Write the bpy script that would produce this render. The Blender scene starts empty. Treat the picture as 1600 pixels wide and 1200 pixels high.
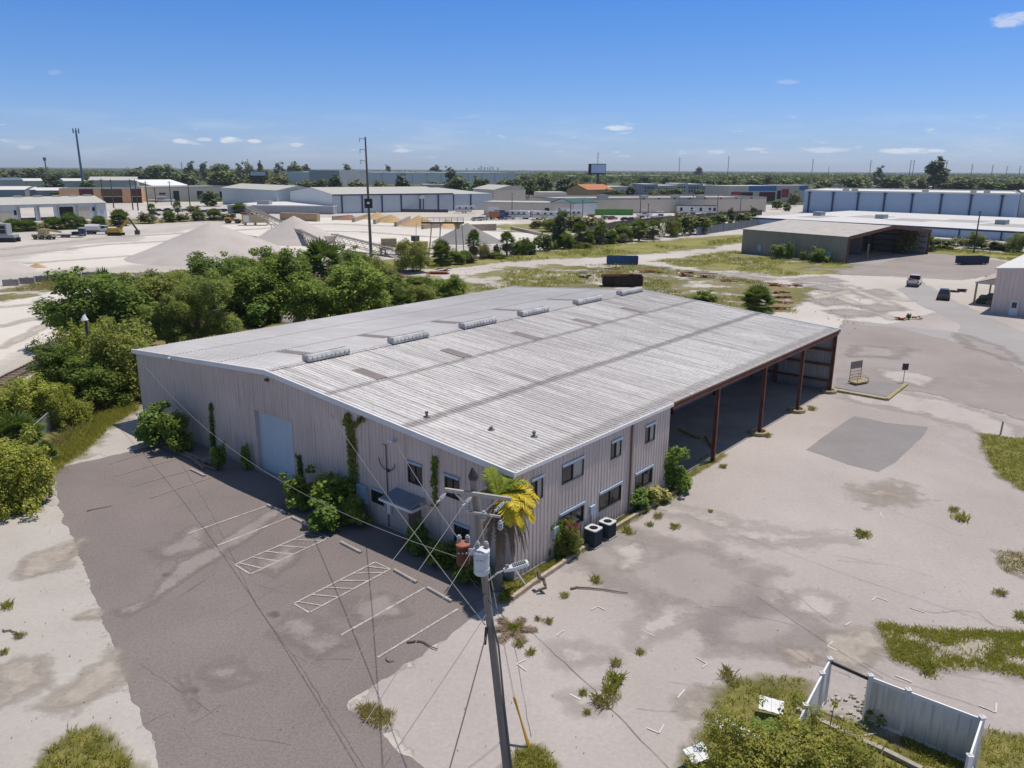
import bpy, math, random
import numpy as np
from mathutils import Vector, Matrix, noise as mnoise
from mathutils.geometry import tessellate_polygon
random.seed(7); np.random.seed(7)
R = math.radians
scn = bpy.context.scene
COL = scn.collection

# ------------------------------------------------------------------ camera
FPX, PITCH, ROLL, CH = 1215.13, 0.26901458, -0.00545443, 20.0
_cp, _sp = math.cos(PITCH), math.sin(PITCH)
_c, _s = math.cos(ROLL), math.sin(ROLL)
_fw = Vector((0, _cp, -_sp)); _dn0 = Vector((0, -_sp, -_cp)); _rt0 = Vector((1, 0, 0))
_rt = _c*_rt0 + _s*_dn0; _dn = -_s*_rt0 + _c*_dn0
cd = bpy.data.cameras.new('camera'); cam = bpy.data.objects.new('camera', cd); COL.objects.link(cam)
cd.sensor_width = 36; cd.lens = FPX/1600*36; cd.clip_start = .1; cd.clip_end = 60000
_m = Matrix.Identity(4)
for i in range(3):
    _m[i][0] = _rt[i]; _m[i][1] = -_dn[i]; _m[i][2] = -_fw[i]
_m.translation = (0, 0, CH); cam.matrix_world = _m
scn.camera = cam

# ------------------------------------------------------------------ light
YAW = 0.8689029
UX = Vector((math.cos(YAW), math.sin(YAW), 0)); VX = Vector((-math.sin(YAW), math.cos(YAW), 0))
SUN = (0.335*UX - 0.10*VX + Vector((0, 0, 1))).normalized()
sl = bpy.data.lights.new('sun', 'SUN'); sl.energy = 4.3; sl.angle = R(.53); sl.color = (1, .93, .83)
so = bpy.data.objects.new('sun', sl); COL.objects.link(so)
so.rotation_euler = SUN.to_track_quat('Z', 'Y').to_euler(); so.location = (0, 0, 80)
w = bpy.data.worlds.new('World'); scn.world = w; w.use_nodes = True
nt = w.node_tree; bg = nt.nodes['Background']; bg.inputs[1].default_value = .1
sky = nt.nodes.new('ShaderNodeTexSky'); sky.sky_type = 'NISHITA'; sky.sun_disc = False
sky.sun_elevation = math.asin(SUN.z); sky.sun_rotation = math.atan2(SUN.x, SUN.y)
sky.altitude = 0; sky.air_density = 1.0; sky.dust_density = .25; sky.ozone_density = 2.2
def _n(t, **k):
    n = nt.nodes.new(t)
    for a, b in k.items(): setattr(n, a, b)
    return n
# thin cloud puffs in the sky itself: noise on the view direction, low above the horizon
tc = _n('ShaderNodeTexCoord'); sp = _n('ShaderNodeSeparateXYZ'); nt.links.new(tc.outputs['Generated'], sp.inputs[0])
def cmath(op, a, b=None, c=None):
    n = _n('ShaderNodeMath', operation=op)
    for i, v in enumerate((a, b, c)):
        if v is None: continue
        if isinstance(v, (int, float)): n.inputs[i].default_value = v
        else: nt.links.new(v, n.inputs[i])
    return n.outputs[0]
def cmap(v, a, b, c=0, d=1):
    n = _n('ShaderNodeMapRange', interpolation_type='SMOOTHSTEP'); nt.links.new(v, n.inputs[0])
    for i, x in enumerate((a, b, c, d)): n.inputs[i+1].default_value = x
    return n.outputs[0]
az = cmath('ARCTAN2', sp.outputs[0], sp.outputs[1])
el = cmath('ARCSINE', sp.outputs[2])
def cl_noise(sx, sy, det, off):
    cb = _n('ShaderNodeCombineXYZ'); nt.links.new(cmath('MULTIPLY', az, sx), cb.inputs[0]); nt.links.new(cmath('MULTIPLY', el, sy), cb.inputs[1])
    cb.inputs[2].default_value = off
    n = _n('ShaderNodeTexNoise'); n.inputs['Scale'].default_value = 1; n.inputs['Detail'].default_value = det; n.inputs['Roughness'].default_value = .6
    nt.links.new(cb.outputs[0], n.inputs[0]); return n.outputs[0]
nA = cl_noise(26, 120, 6, 3.1)
nB = cl_noise(9, 60, 5, 8.7)
band = cmath('MULTIPLY', cmap(el, .002, .02), cmap(el, .075, .035))
puff = cmath('MULTIPLY', cmath('MULTIPLY', cmap(nA, .60, .74), band), .6)
veil = cmath('MULTIPLY', cmath('MULTIPLY', cmap(nB, .45, .78), band), .26)
tot = cmath('MAXIMUM', puff, veil)
nC = cl_noise(60, 150, 6, 1.3)
def blob(px, py, wx, wy, k):       # one named puff at a compass bearing and a height in the sky
    d = (_rt*((px-800)/FPX) + _dn*((py-600)/FPX) + _fw).normalized()
    a0, e0 = math.atan2(d.x, d.y), math.asin(d.z)
    u = cmath('DIVIDE', cmath('SUBTRACT', az, a0), wx); v = cmath('DIVIDE', cmath('SUBTRACT', el, e0), wy)
    q = cmath('ADD', cmath('MULTIPLY', u, u), cmath('MULTIPLY', v, v))
    q = cmath('ADD', q, cmath('MULTIPLY', cmath('SUBTRACT', nC, .5), 2.6))
    return cmath('MULTIPLY', cmap(q, 1.0, .1), k)
for b in ((968, 200, .018, .0042, .75), (1583, 30, .022, .009, .55), (285, 221, .013, .0035, .7), (360, 219, .016, .004, .9), (398, 221, .011, .003, .75),
          (320, 218, .011, .003, .55), (1118, 237, .013, .004, .6), (1180, 233, .016, .003, .5), (1425, 236, .035, .004, .75), (1290, 234, .035, .004, .5), (628, 235, .018, .003, .6), (40, 230, .01, .003, .4), (1232, 128, .016, .003, .2), (85, 113, .006, .003, .14), (462, 226, .012, .003, .6)):
    tot = cmath('MAXIMUM', tot, blob(*b))
tint = _n('ShaderNodeMix', data_type='RGBA', blend_type='MULTIPLY'); tint.inputs[0].default_value = 1     # a clear, dry, deep blue day
rp = _n('ShaderNodeValToRGB'); els = rp.color_ramp.elements; els[0].position = 0; els[0].color = (.62, .78, 1.36, 1); els[1].position = 1; els[1].color = (1.02, .98, .95, 1)
for p_, c_ in ((.08, (.56, .75, 1.3, 1)), (.22, (.455, .70, 1.2, 1)), (.42, (.315, .67, 1.22, 1)), (.62, (.62, .82, 1.08, 1))): k_ = els.new(p_); k_.color = c_
nt.links.new(cmap(el, 0, .5), rp.inputs[0]); [n for n in nt.nodes if n.type == 'MAP_RANGE'][-1].interpolation_type = 'LINEAR'
nt.links.new(sky.outputs[0], tint.inputs[6]); nt.links.new(rp.outputs[0], tint.inputs[7])
mx = _n('ShaderNodeMix', data_type='RGBA'); nt.links.new(tot, mx.inputs[0]); nt.links.new(tint.outputs[2], mx.inputs[6]); mx.inputs[7].default_value = (8.0, 8.3, 9.0, 1)
nt.links.new(mx.outputs[2], bg.inputs[0])
vs = scn.view_settings; vs.view_transform = 'Standard'; vs.look = 'None'; vs.gamma = 1; vs.exposure = 0.0
cy = scn.cycles; cy.use_denoising = True; cy.max_bounces = 6; cy.diffuse_bounces = 3; cy.glossy_bounces = 2; cy.transparent_max_bounces = 24
cy.transmission_bounces = 3; cy.sample_clamp_indirect = 6; cy.use_adaptive_sampling = True; cy.adaptive_threshold = .012; cy.volume_bounces = 0

# ------------------------------------------------------------------ placing: where a point of the photograph lies on the ground
def ray(px, py): return _rt*((px-800)/FPX) + _dn*((py-600)/FPX) + _fw
def at(px, py, z=0.0):
    d = ray(px, py); return Vector((0, 0, CH)) + d*((z-CH)/d.z)
def prj(p):
    v = Vector(p)-Vector((0, 0, CH)); z = v.dot(_fw); return 800+FPX*v.dot(_rt)/z, 600+FPX*v.dot(_dn)/z, z
def up(px, py, yt):
    g = at(px, py); lo, hi = 0, min(300, CH+g.y*_cp/_sp*.9)
    for _ in range(50):
        m = (lo+hi)/2
        if prj(g+Vector((0, 0, m)))[1] > yt: lo = m
        else: hi = m
    return lo
def ppm(px, py): return FPX/prj(at(px, py))[2]       # photo pixels per metre there
A0 = Vector((0.16595, 35.03882, 0))
def BL(u, v, z=0): return A0+UX*u+VX*v+Vector((0, 0, z))

# ------------------------------------------------------------------ tagging
def tag(o, label=None, cat=None, group=None, kind=None):
    for k, v in (('label', label), ('category', cat), ('group', group), ('kind', kind)):
        if v: o[k] = v
    return o
def empty(name, loc, label=None, cat=None, group=None, rz=0.0):
    o = bpy.data.objects.new(name, None); COL.objects.link(o); o.location = loc; o.rotation_euler = (0, 0, rz); o.empty_display_size = .2
    return tag(o, label, cat, group)
KIDS = {}
def copy_tree(o, parent=None, loc=None, rz=None, sc=None, label=None, group=None):
    c = o.copy(); COL.objects.link(c)
    if parent: c.parent = parent; KIDS.setdefault(parent, []).append(c)
    if loc is not None: c.location = loc
    if rz is not None: c.rotation_euler = (0, 0, rz)
    if sc is not None: c.scale = sc
    if label: c['label'] = label
    if group: c['group'] = group
    for ch in KIDS.get(o, []): copy_tree(ch, c)
    return c

class MB:
    def __init__(s): s.v = []; s.f = []; s.m = []; s.sm = False
    def add(s, vs, fs, mi=0):
        b = len(s.v); s.v += [tuple(p) for p in vs]; s.f += [tuple(b+i for i in q) for q in fs]; s.m += [mi]*len(fs); return s
    def box(s, c, d, rz=0.0, mi=0, taper=1.0, rx=None):
        cx, cy_, cz = c; hx, hy, hz = d[0]/2, d[1]/2, d[2]/2; vs = []
        for k in (-1, 1):
            t = taper if k > 0 else 1
            for (i, j) in ((-1, -1), (1, -1), (1, 1), (-1, 1)): vs.append(Vector((i*hx*t, j*hy*t, k*hz)))
        m = Matrix.Rotation(rz, 3, 'Z')
        if rx: m = m @ Matrix.Rotation(rx, 3, 'X')
        return s.add([m @ p + Vector(c) for p in vs], [(3, 2, 1, 0), (4, 5, 6, 7), (0, 1, 5, 4), (1, 2, 6, 5), (2, 3, 7, 6), (3, 0, 4, 7)], mi)
    def bx(s, x0, x1, y0, y1, z0, z1, mi=0): return s.box(((x0+x1)/2, (y0+y1)/2, (z0+z1)/2), (x1-x0, y1-y0, z1-z0), 0, mi)
    def tube(s, pts, r, n=6, mi=0, cap=True):
        pts = [Vector(p) for p in pts]; rs = r if isinstance(r, (list, tuple)) else [r]*len(pts); vs = []; fs = []
        for i, p in enumerate(pts):
            t = (pts[min(i+1, len(pts)-1)]-pts[max(i-1, 0)]).normalized()
            a = t.cross(Vector((0, 0, 1)) if abs(t.z) < .95 else Vector((1, 0, 0))).normalized(); b = t.cross(a)
            for k in range(n):
                th = 2*math.pi*k/n; vs.append(p+(a*math.cos(th)+b*math.sin(th))*rs[i])
        for i in range(len(pts)-1):
            for k in range(n): k2 = (k+1) % n; fs.append((i*n+k, i*n+k2, (i+1)*n+k2, (i+1)*n+k))
        if cap: fs.append(tuple(range(n-1, -1, -1))); fs.append(tuple((len(pts)-1)*n+k for k in range(n)))
        return s.add(vs, fs, mi)
    def beam(s, p, q, wd, ht, mi=0, upv=(0, 0, 1)):
        p, q = Vector(p), Vector(q); t = (q-p).normalized(); a = t.cross(Vector(upv))
        if a.length < 1e-3: a = t.cross(Vector((1, 0, 0)))
        a.normalize(); b = a.cross(t); vs = []
        for e in (p, q):
            for i, j in ((-1, -1), (1, -1), (1, 1), (-1, 1)): vs.append(e+a*(i*wd/2)+b*(j*ht/2))
        return s.add(vs, [(0, 1, 2, 3), (7, 6, 5, 4), (1, 0, 4, 5), (2, 1, 5, 6), (3, 2, 6, 7), (0, 3, 7, 4)], mi)
    def cyl(s, c, r, h, n=16, mi=0, r2=None):
        c = Vector(c); return s.tube([c, c+Vector((0, 0, h))], [r, r if r2 is None else r2], n, mi)
    def prism(s, poly, z0, z1, mi=0):
        n = len(poly); vs = [(p[0], p[1], z0) for p in poly]+[(p[0], p[1], z1) for p in poly]
        return s.add(vs, [tuple(range(n-1, -1, -1)), tuple(range(n, 2*n))]+[(i, (i+1) % n, n+(i+1) % n, n+i) for i in range(n)], mi)
    def ext(s, prof, x0, x1, mi=0, ax='y', t0=1.0):   # profile of (a, z) swept along one axis
        n = len(prof); vs = []
        for x in (x0, x1):
            for a, z in prof: vs.append((a, x, z) if ax == 'y' else (x, a, z))
        return s.add(vs, [tuple(range(n)), tuple(range(2*n-1, n-1, -1))]+[(i, n+i, n+(i+1) % n, (i+1) % n) for i in range(n)], mi)
    def sphere(s, c, r, n=8, mi=0):
        c = Vector(c); rr = r if isinstance(r, (tuple, list)) else (r, r, r); vs = [c+Vector((0, 0, -rr[2]))]; fs = []; m = n//2
        for i in range(1, m):
            ph = math.pi*i/m
            for k in range(n): th = 2*math.pi*k/n; vs.append(c+Vector((rr[0]*math.sin(ph)*math.cos(th), rr[1]*math.sin(ph)*math.sin(th), -rr[2]*math.cos(ph))))
        vs.append(c+Vector((0, 0, rr[2]))); last = len(vs)-1
        for k in range(n):
            k2 = (k+1) % n; fs.append((0, 1+k2, 1+k)); fs.append((last, 1+(m-2)*n+k, 1+(m-2)*n+k2))
            for i in range(m-2): fs.append((1+i*n+k, 1+i*n+k2, 1+(i+1)*n+k2, 1+(i+1)*n+k))
        return s.add(vs, fs, mi)
    def quad(s, a, b, c, d, mi=0): return s.add([a, b, c, d], [(0, 1, 2, 3)], mi)
    def mesh(s, name, mats):
        me = bpy.data.meshes.new(name); me.from_pydata(s.v, [], s.f)
        for m in (mats if isinstance(mats, (list, tuple)) else [mats]): me.materials.append(m)
        me.polygons.foreach_set('material_index', s.m)
        if s.sm: me.polygons.foreach_set('use_smooth', [True]*len(s.f))
        me.update(); return me
    def build(s, name, mats, parent=None, loc=None, rz=0.0):
        o = bpy.data.objects.new(name, s.mesh(name, mats)); COL.objects.link(o)
        if parent: o.parent = parent; KIDS.setdefault(parent, []).append(o)
        if loc is not None: o.location = loc
        o.rotation_euler = (0, 0, rz); return o

# ------------------------------------------------------------------ materials
def srgb(r, g, b): return tuple(((x/255)/12.92 if x/255 <= .04045 else ((x/255+.055)/1.055)**2.4) for x in (r, g, b))
MATS = {}
class NT:
    def __init__(s, name):
        s.mat = bpy.data.materials.new(name); s.mat.use_nodes = True; s.t = s.mat.node_tree; s.p = s.t.nodes['Principled BSDF']; s.out = s.t.nodes['Material Output']
    def n(s, t, **k):
        n = s.t.nodes.new(t)
        for a, b in k.items(): setattr(n, a, b)
        return n
    def l(s, a, b): s.t.links.new(a, b)
    def co(s, kind='Object', scale=(1, 1, 1)):
        if kind == 'World': o = s.n('ShaderNodeNewGeometry').outputs['Position']
        else: o = s.n('ShaderNodeTexCoord').outputs[kind]
        if tuple(scale) == (1, 1, 1): return o
        m = s.n('ShaderNodeMapping'); m.inputs['Scale'].default_value = scale; s.l(o, m.inputs[0]); return m.outputs[0]
    def noise(s, co, scale, det=5, rough=.55):
        n = s.n('ShaderNodeTexNoise'); n.inputs['Scale'].default_value = scale; n.inputs['Detail'].default_value = det; n.inputs['Roughness'].default_value = rough
        s.l(co, n.inputs[0]); return n.outputs[0]
    def rng(s, v, a, b, c=0., d=1.):
        n = s.n('ShaderNodeMapRange'); s.l(v, n.inputs[0])
        for i, x in enumerate((a, b, c, d)): n.inputs[i+1].default_value = x
        return n.outputs[0]
    def math(s, op, a, b):
        n = s.n('ShaderNodeMath', operation=op)
        for i, v in enumerate((a, b)):
            if isinstance(v, (int, float)): n.inputs[i].default_value = v
            else: s.l(v, n.inputs[i])
        return n.outputs[0]
    def mix(s, f, a, b, mode='MIX'):
        n = s.n('ShaderNodeMix', data_type='RGBA', blend_type=mode)
        if isinstance(f, (int, float)): n.inputs[0].default_value = f
        else: s.l(f, n.inputs[0])
        for i, v in ((6, a), (7, b)):
            if isinstance(v, tuple): n.inputs[i].default_value = (*v[:3], 1)
            else: s.l(v, n.inputs[i])
        return n.outputs[2]
    def bump(s, h, st, dist=.02):
        b = s.n('ShaderNodeBump'); b.inputs['Strength'].default_value = st; b.inputs['Distance'].default_value = dist; s.l(h, b.inputs['Height']); s.l(b.outputs[0], s.p.inputs['Normal'])
def k3(c, f): return tuple(min(1, x*f) for x in c)
def mat(name, c, rough=.75, var=.15, scale=1.5, metal=0., bump=.15, spec=.3, kind='Object', st=(1, 1, 1)):
    if name in MATS: return MATS[name]
    m = NT(name); co = m.co(kind, st)
    n1 = m.noise(co, scale, 6); n2 = m.noise(co, scale*9, 3)
    f = m.math('ADD', m.math('MULTIPLY', n1, .7), m.math('MULTIPLY', n2, .3))
    m.l(m.mix(m.rng(f, .3, .7), k3(c, 1-var), k3(c, 1+var)), m.p.inputs['Base Color'])
    m.p.inputs['Roughness'].default_value = rough; m.p.inputs['Metallic'].default_value = metal; m.p.inputs['Specular IOR Level'].default_value = spec
    if bump: m.bump(n2, bump)
    MATS[name] = m.mat; return m.mat
def flat(name, c, rough=.5, metal=0., spec=.5):
    if name in MATS: return MATS[name]
    m = NT(name); m.l(m.mix(m.rng(m.noise(m.co(), 3), .3, .7), k3(c, .92), k3(c, 1.06)), m.p.inputs['Base Color']); m.p.inputs['Roughness'].default_value = rough; m.p.inputs['Metallic'].default_value = metal
    m.p.inputs['Specular IOR Level'].default_value = spec; MATS[name] = m.mat; return m.mat
def leafm(name, c1, c2, tr=.3, sc=.35, dead=None):
    if name in MATS: return MATS[name]
    m = NT(name); g = m.n('ShaderNodeNewGeometry'); ri = g.outputs['Random Per Island']
    oi = m.n('ShaderNodeObjectInfo').outputs['Random']
    n1 = m.noise(m.co(), sc, 3)
    f = m.math('ADD', m.math('ADD', m.math('MULTIPLY', ri, .55), m.math('MULTIPLY', m.rng(n1, .3, .7), .35)), m.math('MULTIPLY', m.math('SUBTRACT', oi, .5), .35))
    c = m.mix(m.rng(f, .1, .85), c1, c2)
    if dead: c = m.mix(m.math('MULTIPLY', m.math('GREATER_THAN', ri, .84), .75), c, dead)
    m.l(c, m.p.inputs['Base Color']); m.p.inputs['Roughness'].default_value = .55; m.p.inputs['Specular IOR Level'].default_value = .25
    t = m.n('ShaderNodeBsdfTranslucent'); m.l(m.mix(.5, c, (.25, .35, .03)), t.inputs[0])
    ms = m.n('ShaderNodeMixShader'); ms.inputs[0].default_value = tr; m.l(m.p.outputs[0], ms.inputs[1]); m.l(t.outputs[0], ms.inputs[2]); m.l(ms.outputs[0], m.out.inputs[0])
    MATS[name] = m.mat; return m.mat
def edge_alpha(m, scale, cover_noise=True, soft=.18):     # fray a ground sheet's border: distance to its outline plus noise
    a = m.n('ShaderNodeAttribute', attribute_name='edge').outputs['Fac']
    n = m.noise(m.co('World'), scale, 7, .65)
    v = m.math('ADD', a, m.rng(n, .25, .75, -1, 1))
    al = m.rng(v, -soft, soft); tr = m.n('ShaderNodeBsdfTransparent'); ms = m.n('ShaderNodeMixShader')
    m.l(al, ms.inputs[0]); m.l(tr.outputs[0], ms.inputs[1]); m.l(m.p.outputs[0], ms.inputs[2]); m.l(ms.outputs[0], m.out.inputs[0])
def groundm(name, c1, c2, sc=.15, fine=6., speck=.12, stain=None, alpha=None, rough=.9, bump=.3, st=(1, 1, 1), soft=.18, c3=None):
    if name in MATS: return MATS[name]
    m = NT(name); co = m.co('World', st); n1 = m.noise(co, sc, 8, .6); n2 = m.noise(m.co('World'), fine, 4, .7); n3 = m.noise(co, sc*3.7, 6, .6)
    c = m.mix(m.rng(n1, .35, .65), c1, c2)
    if c3: c = m.mix(m.rng(n3, .58, .72, 0, .8), c, c3)
    if stain: c = m.mix(m.rng(n3, .6, .75, 0, stain[1]), c, stain[0])
    c = m.mix(m.rng(n2, .3, .7, 0, 1), m.mix(1., c, (1-speck,)*3, 'MULTIPLY'), m.mix(1., c, (1+speck,)*3, 'MULTIPLY'))
    m.l(c, m.p.inputs['Base Color']); m.p.inputs['Roughness'].default_value = rough; m.p.inputs['Specular IOR Level'].default_value = .2
    if bump: m.bump(n2, bump, .03)
    if alpha: edge_alpha(m, alpha, soft=soft)
    MATS[name] = m.mat; return m.mat

# ------------------------------------------------------------------ ground sheets
LIFT = 0
def pts(l): return [at(x, y).to_2d() for x, y in l]
def fray(poly, amp, step, seed=0):
    out = []; n = len(poly)
    for i in range(n):
        a, b = poly[i], poly[(i+1) % n]; d = b-a; k = max(1, int(d.length/step)); nr = Vector((-d.y, d.x)).normalized()
        for j in range(k):
            p = a+d*(j/k); q = Vector((p.x*.9, p.y*.9, seed)); o = mnoise.noise(q)*amp+mnoise.noise(q*4)*amp*.45
            out.append(p+nr*o)
    return out
def flat_sheet(name, poly, z, m, amp=0., step=.5, kind='structure', seed=0, label=None):
    if amp: poly = fray(poly, amp, step, seed)
    mb = MB(); tr = tessellate_polygon([[Vector((p.x, p.y, 0)) for p in poly]])
    mb.add([(p.x, p.y, z) for p in poly], tr); o = mb.build(name, m); me = o.data
    if me.polygons and sum(p.normal.z*p.area for p in me.polygons) < 0: me.flip_normals()
    tag(o, label, None, None, kind); return o
def sdist(P, poly):
    n = len(poly); A = np.array([[p.x, p.y] for p in poly]); B = np.roll(A, -1, 0); dmin = np.full(len(P), 1e9); ins = np.zeros(len(P), bool)
    for a, b in zip(A, B):
        e = b-a; wv = P-a; t = np.clip((wv@e)/max(1e-9, e@e), 0, 1); dmin = np.minimum(dmin, np.linalg.norm(wv-t[:, None]*e, axis=1))
        c = (a[1] > P[:, 1]) != (b[1] > P[:, 1]); xi = a[0]+(P[:, 1]-a[1])/(b[1]-a[1]+1e-12)*e[0]; ins ^= c & (P[:, 0] < xi)
    return np.where(ins, dmin, -dmin)
def soft_sheet(name, poly, z, m, amp=1., cover=1.5, n=60, kind='structure', label=None):
    A = np.array([[p.x, p.y] for p in poly]); mn, mxx = A.min(0)-amp, A.max(0)+amp; cell = max(mxx-mn)/n
    nx, ny = int((mxx[0]-mn[0])/cell)+2, int((mxx[1]-mn[1])/cell)+2
    X, Y = np.meshgrid(mn[0]+np.arange(nx)*cell, mn[1]+np.arange(ny)*cell); P = np.stack([X.ravel(), Y.ravel()], 1); D = sdist(P, poly)
    keep = D > -amp*1.2-cell*1.5; idx = -np.ones(len(P), int); fs = []
    for j in range(ny-1):
        for i in range(nx-1):
            q = (j*nx+i, j*nx+i+1, (j+1)*nx+i+1, (j+1)*nx+i)
            if keep[list(q)].all(): fs.append(q)
    used = sorted({i for q in fs for i in q}); mp = {u: k for k, u in enumerate(used)}
    mb = MB(); mb.add([(P[u][0], P[u][1], z) for u in used], [tuple(mp[i] for i in q) for q in fs]); o = mb.build(name, m)
    at_ = o.data.attributes.new('edge', 'FLOAT', 'POINT'); at_.data.foreach_set('value', [float(min(cover, max(-1.5, D[u]/amp))) for u in used])
    tag(o, label, None, None, kind); return o
def inside(poly, n, rnd=random):
    xs = [p.x for p in poly]; ys = [p.y for p in poly]; P = np.random.rand(n, 2)*[max(xs)-min(xs), max(ys)-min(ys)]+[min(xs), min(ys)]
    D = sdist(P, poly); return [(float(p[0]), float(p[1])) for p, d in zip(P, D) if d > 0]
# ================================================================== GROUND
SAND = groundm('sand', (.41, .37, .335), (.51, .47, .435), .03, 2.2, .09, ((.32, .28, .245), .5), c3=(.57, .53, .495))
m = MB(); S = 30000
def gquad(z, y0, y1, x): return [(-x, y0, z), (x, y0, z), (x, y1, z), (-x, y1, z)]
gv = []; gf = []
gx = [-30000, -6000, -1500, -400, -100, 0, 100, 400, 1500, 6000, 30000]; gy = [-400, 0, 60, 200, 500, 1500, 6000, 45000]
for y in gy:
    for x in gx: gv.append((x, y, 0))
for j in range(len(gy)-1):
    for i in range(len(gx)-1): a = j*len(gx)+i; gf.append((a, a+1, a+len(gx)+1, a+len(gx)))
m.add(gv, gf); tag(m.build('ground', SAND), kind='structure')
FARG = groundm('far_field_green', (.055, .075, .03), (.11, .115, .06), .01, .2, .1, alpha=None)
far = [Vector(p) for p in ((-25000, 700), (-900, 560), (-300, 470), (0, 520), (260, 470), (900, 330), (25000, 200), (25000, 40000), (-25000, 40000))]
flat_sheet('far_field', far, .02, FARG)

ASPH = groundm('old_asphalt', (.178, .152, .145), (.215, .184, .176), .12, 9., .2, ((.25, .222, .212), .5), bump=.35, c3=(.158, .135, .129))
CONC = groundm('yard_concrete', (.33, .293, .276), (.415, .373, .354), .075, 5., .09, ((.275, .243, .236), .6), alpha=.9, bump=.2, c3=(.45, .405, .393), st=(1, .75, 1))
CONC2 = groundm('pale_concrete', (.36, .33, .302), (.44, .41, .38), .12, 5., .08, ((.28, .245, .21), .5), alpha=1.3, bump=.15, c3=(.44, .415, .40))
ROADG = groundm('grey_road', (.30, .283, .278), (.345, .325, .318), .1, 5., .06, ((.26, .245, .24), .5), bump=.15)
BROWN = groundm('worn_brown_asphalt', (.255, .22, .205), (.315, .28, .262), .09, 3., .08, ((.20, .17, .16), .6), bump=.2, alpha=.25, c3=(.36, .33, .31))
PATCH = groundm('asphalt_patch', (.215, .20, .198), (.25, .232, .23), .25, 8., .1, ((.28, .262, .258), .5), bump=.3)
PALE = groundm('pale_streak', (.375, .338, .318), (.42, .38, .357), .5, 4., .05, alpha=.5, soft=.75)
DARKC = groundm('dark_stain', (.288, .256, .243), (.325, .29, .276), .4, 5., .06, alpha=.35, soft=.85)
DIRT = groundm('dry_dirt', (.31, .265, .225), (.37, .33, .29), .4, 3., .12, ((.23, .185, .145), .5), alpha=.8, soft=.85)
GRASS = groundm('grass_ground', (.125, .125, .032), (.23, .20, .065), .5, 3., .3, ((.27, .21, .13), .85), alpha=.7, soft=.9)
GRASSF = groundm('field_grass', (.17, .165, .05), (.27, .25, .08), .09, 1.6, .35, ((.33, .26, .15), .75), alpha=.16, soft=.35)
GRASSD = groundm('dry_field_grass', (.15, .14, .05), (.23, .20, .08), .09, 1.2, .25, ((.36, .30, .22), .6), alpha=.16, soft=.3)
WHITE = groundm('white_sand', (.54, .50, .45), (.64, .60, .55), .02, 1., .04, ((.43, .38, .335), .5), alpha=.03, soft=.5, st=(.35, 1, 1))

# aggregate yard and its tracks
soft_sheet('white_sand_yard', pts([(0, 410), (60, 392), (200, 372), (330, 352), (520, 338), (700, 343), (790, 345), (850, 360), (862, 372), (800, 380), (640, 392), (560, 398), (430, 402), (250, 418), (100, 425), (-60, 440)]), .008, WHITE, 14, 1.2, 90)
soft_sheet('sand_road', pts([(-250, 500), (0, 462), (120, 450), (330, 440), (300, 470), (150, 500), (60, 545), (-60, 610), (-250, 680)]), .008, WHITE, 5, 1.2, 70)
# yard concrete right and below the warehouse
soft_sheet('concrete_yard', pts([(800, 900), (1060, 740), (1299, 607), (1330, 560), (1335, 520), (1500, 480), (1700, 520), (2100, 700), (2600, 1500), (1200, 1900), (600, 1500), (520, 1290), (665, 1200), (545, 1097), (640, 1035), (720, 975), (755, 930)]), .004, CONC, .8, 2, 130)
soft_sheet('concrete_apron', pts([(85, 730), (60, 800), (-120, 850), (-500, 1100), (-300, 1500), (400, 1500), (320, 1240), (200, 1030)]), .004, CONC2, 1.2, 1.3, 70)
soft_sheet('concrete_path', pts([(128, 712), (165, 672), (190, 640), (240, 622), (320, 640), (360, 720), (250, 712)]), .004, CONC2, .7, 1.2, 50)
flat_sheet('parking_lot', pts([(85, 735), (130, 722), (210, 704), (270, 690), (300, 660), (800, 905), (755, 948), (720, 980), (680, 1008), (640, 1035), (590, 1066), (545, 1095), (548, 1108), (590, 1142), (640, 1182), (690, 1225), (900, 1500), (340, 1500), (270, 1260), (250, 1200), (232, 1150), (215, 1105), (195, 1055), (178, 1010), (155, 950), (125, 870), (104, 820), (88, 775)]), .012, ASPH, .22, .2)
# worn asphalt and the grey road
soft_sheet('brown_asphalt', pts([(1322, 500), (1400, 512), (1552, 548), (1600, 582), (1760, 640), (1760, 720), (1600, 656), (1440, 612), (1285, 606), (1285, 545)]), .012, BROWN, 1.2, 1.5, 60)
flat_sheet('road', pts([(1400, 452), (1440, 440), (1500, 474), (1560, 502), (1700, 560), (1760, 640), (1600, 582), (1552, 548), (1400, 512), (1345, 508), (1345, 502), (1500, 520), (1500, 506), (1440, 478)]), .016, ROADG, .5, 2)
soft_sheet('shed_apron', pts([(1316, 415), (1405, 391), (1450, 393), (1500, 399), (1572, 408), (1570, 428), (1500, 438), (1420, 433), (1330, 430), (1240, 425), (1250, 412)]), .012, BROWN, 1.2, 1.5, 60)
flat_sheet('apron_slab', pts([(1322, 410), (1405, 391), (1428, 394), (1372, 414)]), .02, ROADG, .15, 1)
flat_sheet('asphalt_patch', pts([(1259, 703), (1290, 680), (1334, 650), (1360, 655), (1385, 661), (1450, 667), (1444, 680), (1400, 722), (1372, 738), (1325, 726), (1290, 713)]), .012, PATCH, .07, .3)
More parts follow.
